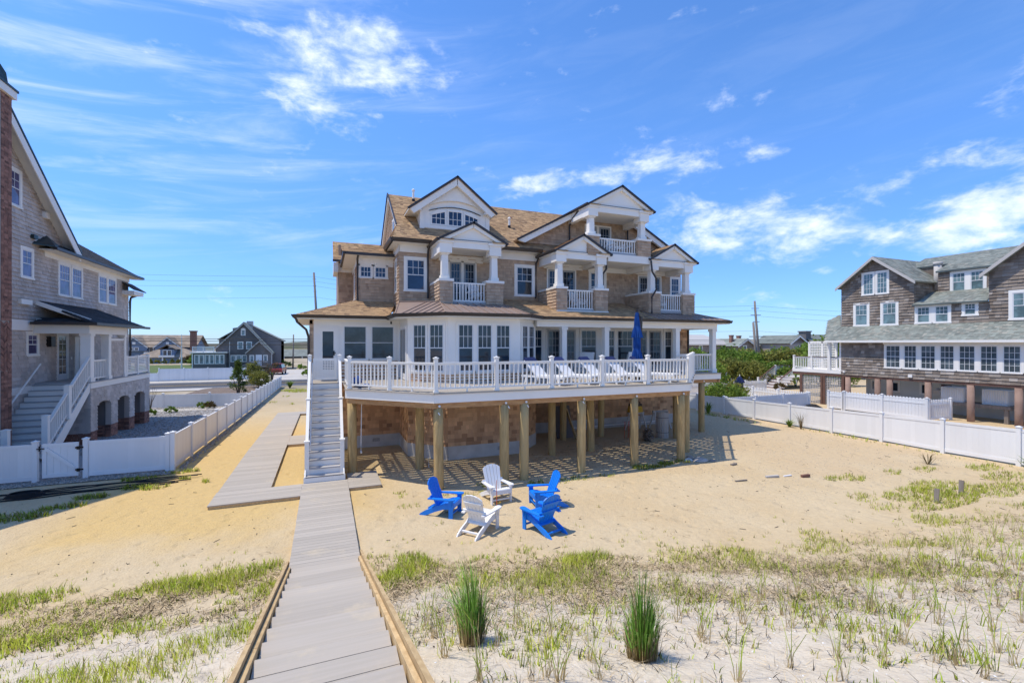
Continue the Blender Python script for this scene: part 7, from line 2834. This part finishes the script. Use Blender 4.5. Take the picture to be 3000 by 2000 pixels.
# ================================================================== GRASS, THATCH, DEBRIS
def blade_mesh(name, P, H, W, D, m, kind='stuff'):
    """Bent two-segment blades: base P, height H, width W, horizontal throw D."""
    n = len(P)
    th = RNG.uniform(0, 6.283, n)
    s = np.stack([np.cos(th), np.sin(th), np.zeros(n)], 1) * W[:, None] / 2
    up = np.zeros((n, 3))
    up[:, 2] = H
    p1 = P + D * .35 + up * .6
    p2 = P + D + up
    v = np.stack([P - s, P + s, p1 + s * .75, p1 - s * .75, p2], 1).reshape(-1, 3)
    idx = np.arange(n)[:, None] * 5
    loops = np.concatenate([idx + np.array([0, 1, 2, 3]), idx + np.array([3, 2, 4])], 1).ravel().astype(np.int32)
    starts = (np.arange(n)[:, None] * 7 + np.array([0, 4])).ravel().astype(np.int32)
    me = bpy.data.meshes.new(name)
    me.vertices.add(5 * n)
    me.vertices.foreach_set('co', v.astype(np.float32).ravel())
    me.loops.add(7 * n)
    me.loops.foreach_set('vertex_index', loops)
    me.polygons.add(2 * n)
    me.polygons.foreach_set('loop_start', starts)
    me.update()
    me.validate()
    nv = np.zeros((n, 5, 3))
    nv[:, :, 2] = 1.0
    nv[:, :, 0] = RNG.uniform(-.45, .45, n)[:, None]
    nv[:, :, 1] = RNG.uniform(-.45, .45, n)[:, None]
    nv /= np.linalg.norm(nv, axis=2)[:, :, None]
    me.normals_split_custom_set_from_vertices(nv.reshape(-1, 3))
    me.materials.append(m)
    o = link(name, me)
    o['kind'] = kind
    return o


def patch(x, y):
    return .5 + .5 * (math.sin(x * 1.9 + 2 * math.sin(y * 1.3)) * .5 + math.sin(y * 2.7 - x * 1.1 + 1.5 * math.sin(x * 2.3)) * .5)


def grow():
    rng = random.Random(99)
    tuft = []                                     # x, y, vigour
    straw = []
    def sow(n, xr, yr, dens, dry):
        for _ in range(n):
            x, y = rng.uniform(*xr), rng.uniform(*yr)
            if abs(x) < .74 and y < 10.2:
                continue
            d = dens(x, y)
            if rng.random() < d:
                tuft.append((x, y, min(1.2, .55 + d)))
            if rng.random() < dry(x, y):
                straw.append((x, y))
    def right(x, y):
        s = toe(x) - y + .35 * math.sin(x * 2.1) + .2 * math.sin(x * 5.3)
        if s < 0:
            return .012 if s > -1.2 else 0
        q = patch(x, y)
        b = .95 * math.exp(-((s - .9) / 1.4) ** 2) + .34 * math.exp(-((s - 3.2) / 2.2) ** 2) + .03
        if x > 5:
            b *= .72 if s < 1.4 else .38
        return b * (.05 + q ** 2.5 * .85)
    def rdry(x, y):
        s = toe(x) - y
        return (.03 + 1.0 * math.exp(-((s - 2.4) / 1.7) ** 2) * min(1, patch(x + 3, y) * 1.25) * (1 if x < 9 else .7)) if s > .2 else .004
    def left(x, y):
        s = 10.0 - y + .25 * math.sin(x * 2.3) + .15 * math.sin(x * 6)
        if s < 0:
            return .008 if s > -1 else 0
        q = patch(x + 5, y * 1.2)
        return (.85 * math.exp(-((s - .8) / 1.1) ** 2) + .62 * math.exp(-((s - 4.0) / 2.2) ** 2) + .16) * (.05 + q ** 2.3 * .8)
    def ldry(x, y):
        s = 10.0 - y
        return (.03 + 1.0 * math.exp(-((s - 1.9) / 1.25) ** 2) * patch(x - 2, y)) if s > .4 else .003
    sow(42000, (.72, 9.0), (1.4, 10.2), right, rdry)
    sow(17000, (9.0, 20.0), (2.0, 8.2), right, rdry)
    sow(30000, (-7.5, -.72), (3.2, 11.2), left, ldry)
    for _ in range(900):
        x = rng.uniform(.9, 13)
        y = rng.uniform(1.5, max(1.6, toe(x) - 1.5))
        q = patch(x * 1.7, y * 1.7) * patch(x * .8 + 4, y * 1.1)
        if rng.random() < q * 1.5 or rng.random() < .06:
            for k in range(rng.randint(1, 7) if q > .35 else 1):
                tuft.append((x + rng.gauss(0, .11), y + rng.gauss(0, .09), rng.uniform(.7, 1.5)))
    def blob(cx, cy, rx, ry, n, v=.9):
        for _ in range(n):
            a, r = rng.uniform(0, 6.283), math.sqrt(rng.random())
            tuft.append((cx + math.cos(a) * r * rx, cy + math.sin(a) * r * ry, v))
    for c in ((15.2, 7.6, 1.3, .5, 300), (16.6, 7.6, 1.2, .7, 360), (15.0, 6.9, 1.5, .35, 260), (17.8, 6.9, 1.4, .5, 240), (19.8, 7.6, 1.0, .4, 120), (15.2, 9.3, .4, .3, 60), (14.6, 9.5, .3, .2, 34), (20.5, 8.4, .8, .35, 90), (18.4, 9.0, .5, .25, 40), (17, 9.2, .35, .2, 25), (13.6, 8.0, .6, .3, 40), (13.2, 7.3, .6, .3, 34)):
        blob(*c)
    for c in ((-7.0, 14.7, .8, .35, 150), (-6.2, 15.2, .5, .2, 70), (-5.9, 15.9, .4, .18, 90), (-5.2, 16.5, .3, .15, 36), (-4.6, 16.3, .35, .2, 44), (-4.0, 17.0, .2, .12, 18), (-5.3, 17.5, .5, .15, 50), (-4.3, 17.9, .5, .15, 44), (-7.3, 13.7, .35, .2, 30), (-3.4, 16.4, .2, .1, 10)):
        blob(*c, .7)
    for c in ((3.3, 12.35, .5, .2, 40), (4.0, 12.2, .35, .2, 30), (4.4, 12.9, .3, .2, 16), (5.9, 12.6, .3, .2, 22), (6.6, 12.4, .4, .2, 26), (7.4, 12.45, .5, .2, 40), (8.3, 12.4, .3, .15, 20), (9.9, 12.75, .35, .25, 70), (10.4, 12.6, .35, .15, 40), (11.0, 12.85, .3, .2, 60), (2.0, 12.0, .3, .2, 18), (1.9, 13.0, .3, .3, 10), (2.45, 10.6, .2, .2, 5), (6.4, 10.1, .15, .1, 3), (5.4, 9.2, .1, .1, 3), (11.7, 12.8, .3, .2, 26)):
        blob(*c, .6)
    for c in ((-3.0, 52.0, 1.2, 1.2, 240), (-2.4, 50.0, 1.0, .8, 120), (-3.8, 40.0, .3, .5, 10), (-3.2, 45.0, .3, .5, 12), (-2.4, 38.0, .3, .3, 8), (20.9, 19.5, .25, 2.2, 60), (21.6, 12.0, .25, 4.0, 60), (-8.5, 53, 1.6, 2.0, 80)):
        blob(*c, .9)
    P, H, W, D, G = [], [], [], [], []
    for x, y, v in tuft:
        k = rng.randint(3, 7)
        z = ground_z(x, y)
        far = 1.4 if y > 12.5 else 1.0
        for _ in range(k):
            a = rng.uniform(0, 6.283)
            h = rng.uniform(.05, .17) * v * far
            P.append((x + rng.gauss(0, .022), y + rng.gauss(0, .022), z - .012))
            H.append(h)
            W.append(rng.uniform(.005, .009) * (1.35 if y < 4.5 else 1) * (1.5 if y > 6.5 else 1.0) * (1.6 if y > 12.5 else 1))
            l = h * rng.uniform(.1, .8)
            D.append((math.cos(a) * l, math.sin(a) * l, 0))
            G.append(rng.random() < .78)
    P, H, W, D, G = np.array(P), np.array(H), np.array(W), np.array(D), np.array(G)
    blade_mesh('dune_grass', P[G], H[G], W[G], D[G], grass_green)
    blade_mesh('dry_dune_grass', P[~G], H[~G], W[~G], D[~G], grass_straw)
    P, H, W, D = [], [], [], []
    for x, y in straw:
        z = ground_z(x, y)
        for _ in range(5):
            a = rng.uniform(0, 6.283)
            L = rng.uniform(.06, .2)
            P.append((x + rng.gauss(0, .05), y + rng.gauss(0, .05), z + rng.uniform(.0, .02)))
            H.append(rng.uniform(.0, .035))
            W.append(rng.uniform(.004, .008) * (1.4 if y > 6.5 else 1))
            D.append((math.cos(a) * L, math.sin(a) * L, 0))
    blade_mesh('grass_thatch', np.array(P), np.array(H), np.array(W), np.array(D), mat('grey_thatch', (.70, .545, .32), (.58, .43, .245), 3, .9, .25))
    # flotsam: twigs, chips, shells
    m = MB()
    for _ in range(520):
        x, y = rng.uniform(-9, 21), rng.uniform(2.5, 17)
        if abs(x) < .8 or (-2.9 < x < 1.6 and 13.4 < y):
            continue
        z = ground_z(x, y) + .008
        a = rng.uniform(0, 3.14)
        L = rng.choice((.012, .015, .02, .03, .07)) * rng.uniform(.6, 1.2)
        d = V((math.cos(a), math.sin(a), rng.uniform(-.05, .1))) * L
        m.bar(V((x, y, z)) - d, V((x, y, z)) + d, rng.uniform(.006, .012), .009)
    part('debris', m, MATS['bark'], None, kind='stuff')
    m = MB()
    def stone(x, y, z, r):
        q = [rng.uniform(.6, 1.2) * r for _ in range(6)]
        m.add([(x + q[0], y, z), (x, y + q[1], z), (x - q[2], y, z), (x, y - q[3], z), (x, y, z + q[4] * .7), (x, y, z - q[5])], [(0, 1, 4), (1, 2, 4), (2, 3, 4), (3, 0, 4), (1, 0, 5), (2, 1, 5), (3, 2, 5), (0, 3, 5)])
    for _ in range(2600):
        x, y = rng.uniform(-12, -4.6), 17.75 + abs(rng.gauss(0, .35))
        stone(x, y, ground_z(x, y) + .03, rng.uniform(.015, .04))
    for _ in range(5000):
        x, y = rng.uniform(-11.5, -4.9), rng.uniform(22, 39.5)
        stone(x, y, ground_z(x, y) + .03, rng.uniform(.02, .05))
    for _ in range(900):
        y = rng.uniform(18, 40)
        x = -4.55 + abs(rng.gauss(0, .12))
        stone(x, y, ground_z(x, y) + .01, rng.uniform(.02, .05))
    part('gravel', m, stone_m, None, kind='stuff')
    m = MB()
    for _ in range(1500):
        x, y = rng.uniform(11, 21.5), rng.uniform(8.5, 14.5)
        stone(x, y, ground_z(x, y) + .004, rng.uniform(.006, .018))
    part('pebbles', m, stone_m, None, kind='stuff')
    m = MB()
    for _ in range(1300):
        x = rng.uniform(-5, 12)
        y = rng.uniform(1.5, toe(x) - .6)
        if abs(x) < .75:
            continue
        stone(x, y, ground_z(x, y) + .004, rng.uniform(.005, .014))
    part('shell_fragments', m, white_plastic, None, kind='stuff')


grow()


# ================================================================== CARS BY THE ROAD
def car(label, x, y, ang, m):
    z = ground_z(x, y) + .05
    C = thing('parked_car', label, 'car', (x, y, z), 'cars parked across the road')
    R = Matrix.Translation((x, y, z)) @ Matrix.Rotation(ang, 4, 'Z')
    def pc(nm, mb, mm, smooth=False):
        mb.v = [tuple(R @ V(p)) for p in mb.v]
        return part(nm, mb, mm, C, smooth)
    b = MB()
    prof = [(-2.3, .35), (-2.35, .8), (-2.2, 1.0), (-1.0, 1.08), (1.4, 1.08), (2.2, .95), (2.3, .6), (2.25, .35)]
    b.prism([(px_, -.88, pz) for px_, pz in prof], (0, 1.76, 0))
    pc('body', b, m)
    b = MB()
    lo, hi = [(-2.1, 1.0), (1.2, 1.06)], [(-1.8, 1.62), (.5, 1.64)]
    b.add([(lo[0][0], -.84, 1.02), (lo[1][0], -.84, 1.05), (lo[1][0], .84, 1.05), (lo[0][0], .84, 1.02), (-1.85, -.68, 1.62), (.45, -.68, 1.64), (.45, .68, 1.64), (-1.85, .68, 1.62)], BOXF)
    pc('window', b, glass)
    b = MB()
    b.box(-1.9, .5, -.7, .7, 1.6, 1.7)
    pc('roof', b, m)
    for sx in (-1.4, 1.4):
        for sy in (-.82, .82):
            b = MB()
            b.tube([(sx, sy - .1, .33), (sx, sy + .1, .33)], .33, 14)
            w = pc('wheel', b, black, True)
            b = MB()
            b.tube([(sx, sy - .11, .33), (sx, sy + .11, .33)], .19, 10)
            b.v = [tuple(R @ V(p)) for p in b.v]
            part('rim', b, lattice_tan, w)
    for sy in (-.65, .65):
        b = MB()
        b.box(2.22, 2.33, sy - .15, sy + .15, .65, .8)
        pc('headlight', b, white_plastic)
    return C


car('dark car parked behind the shrubs near the white fence end', -9.6, 74.2, .1, car_grey)
car('dark red car parked beside the dark house stairs', -7.0, 83.0, 1.5, mat('red_car_paint', (.25, .02, .02), None, rough=.25, spec=.6))
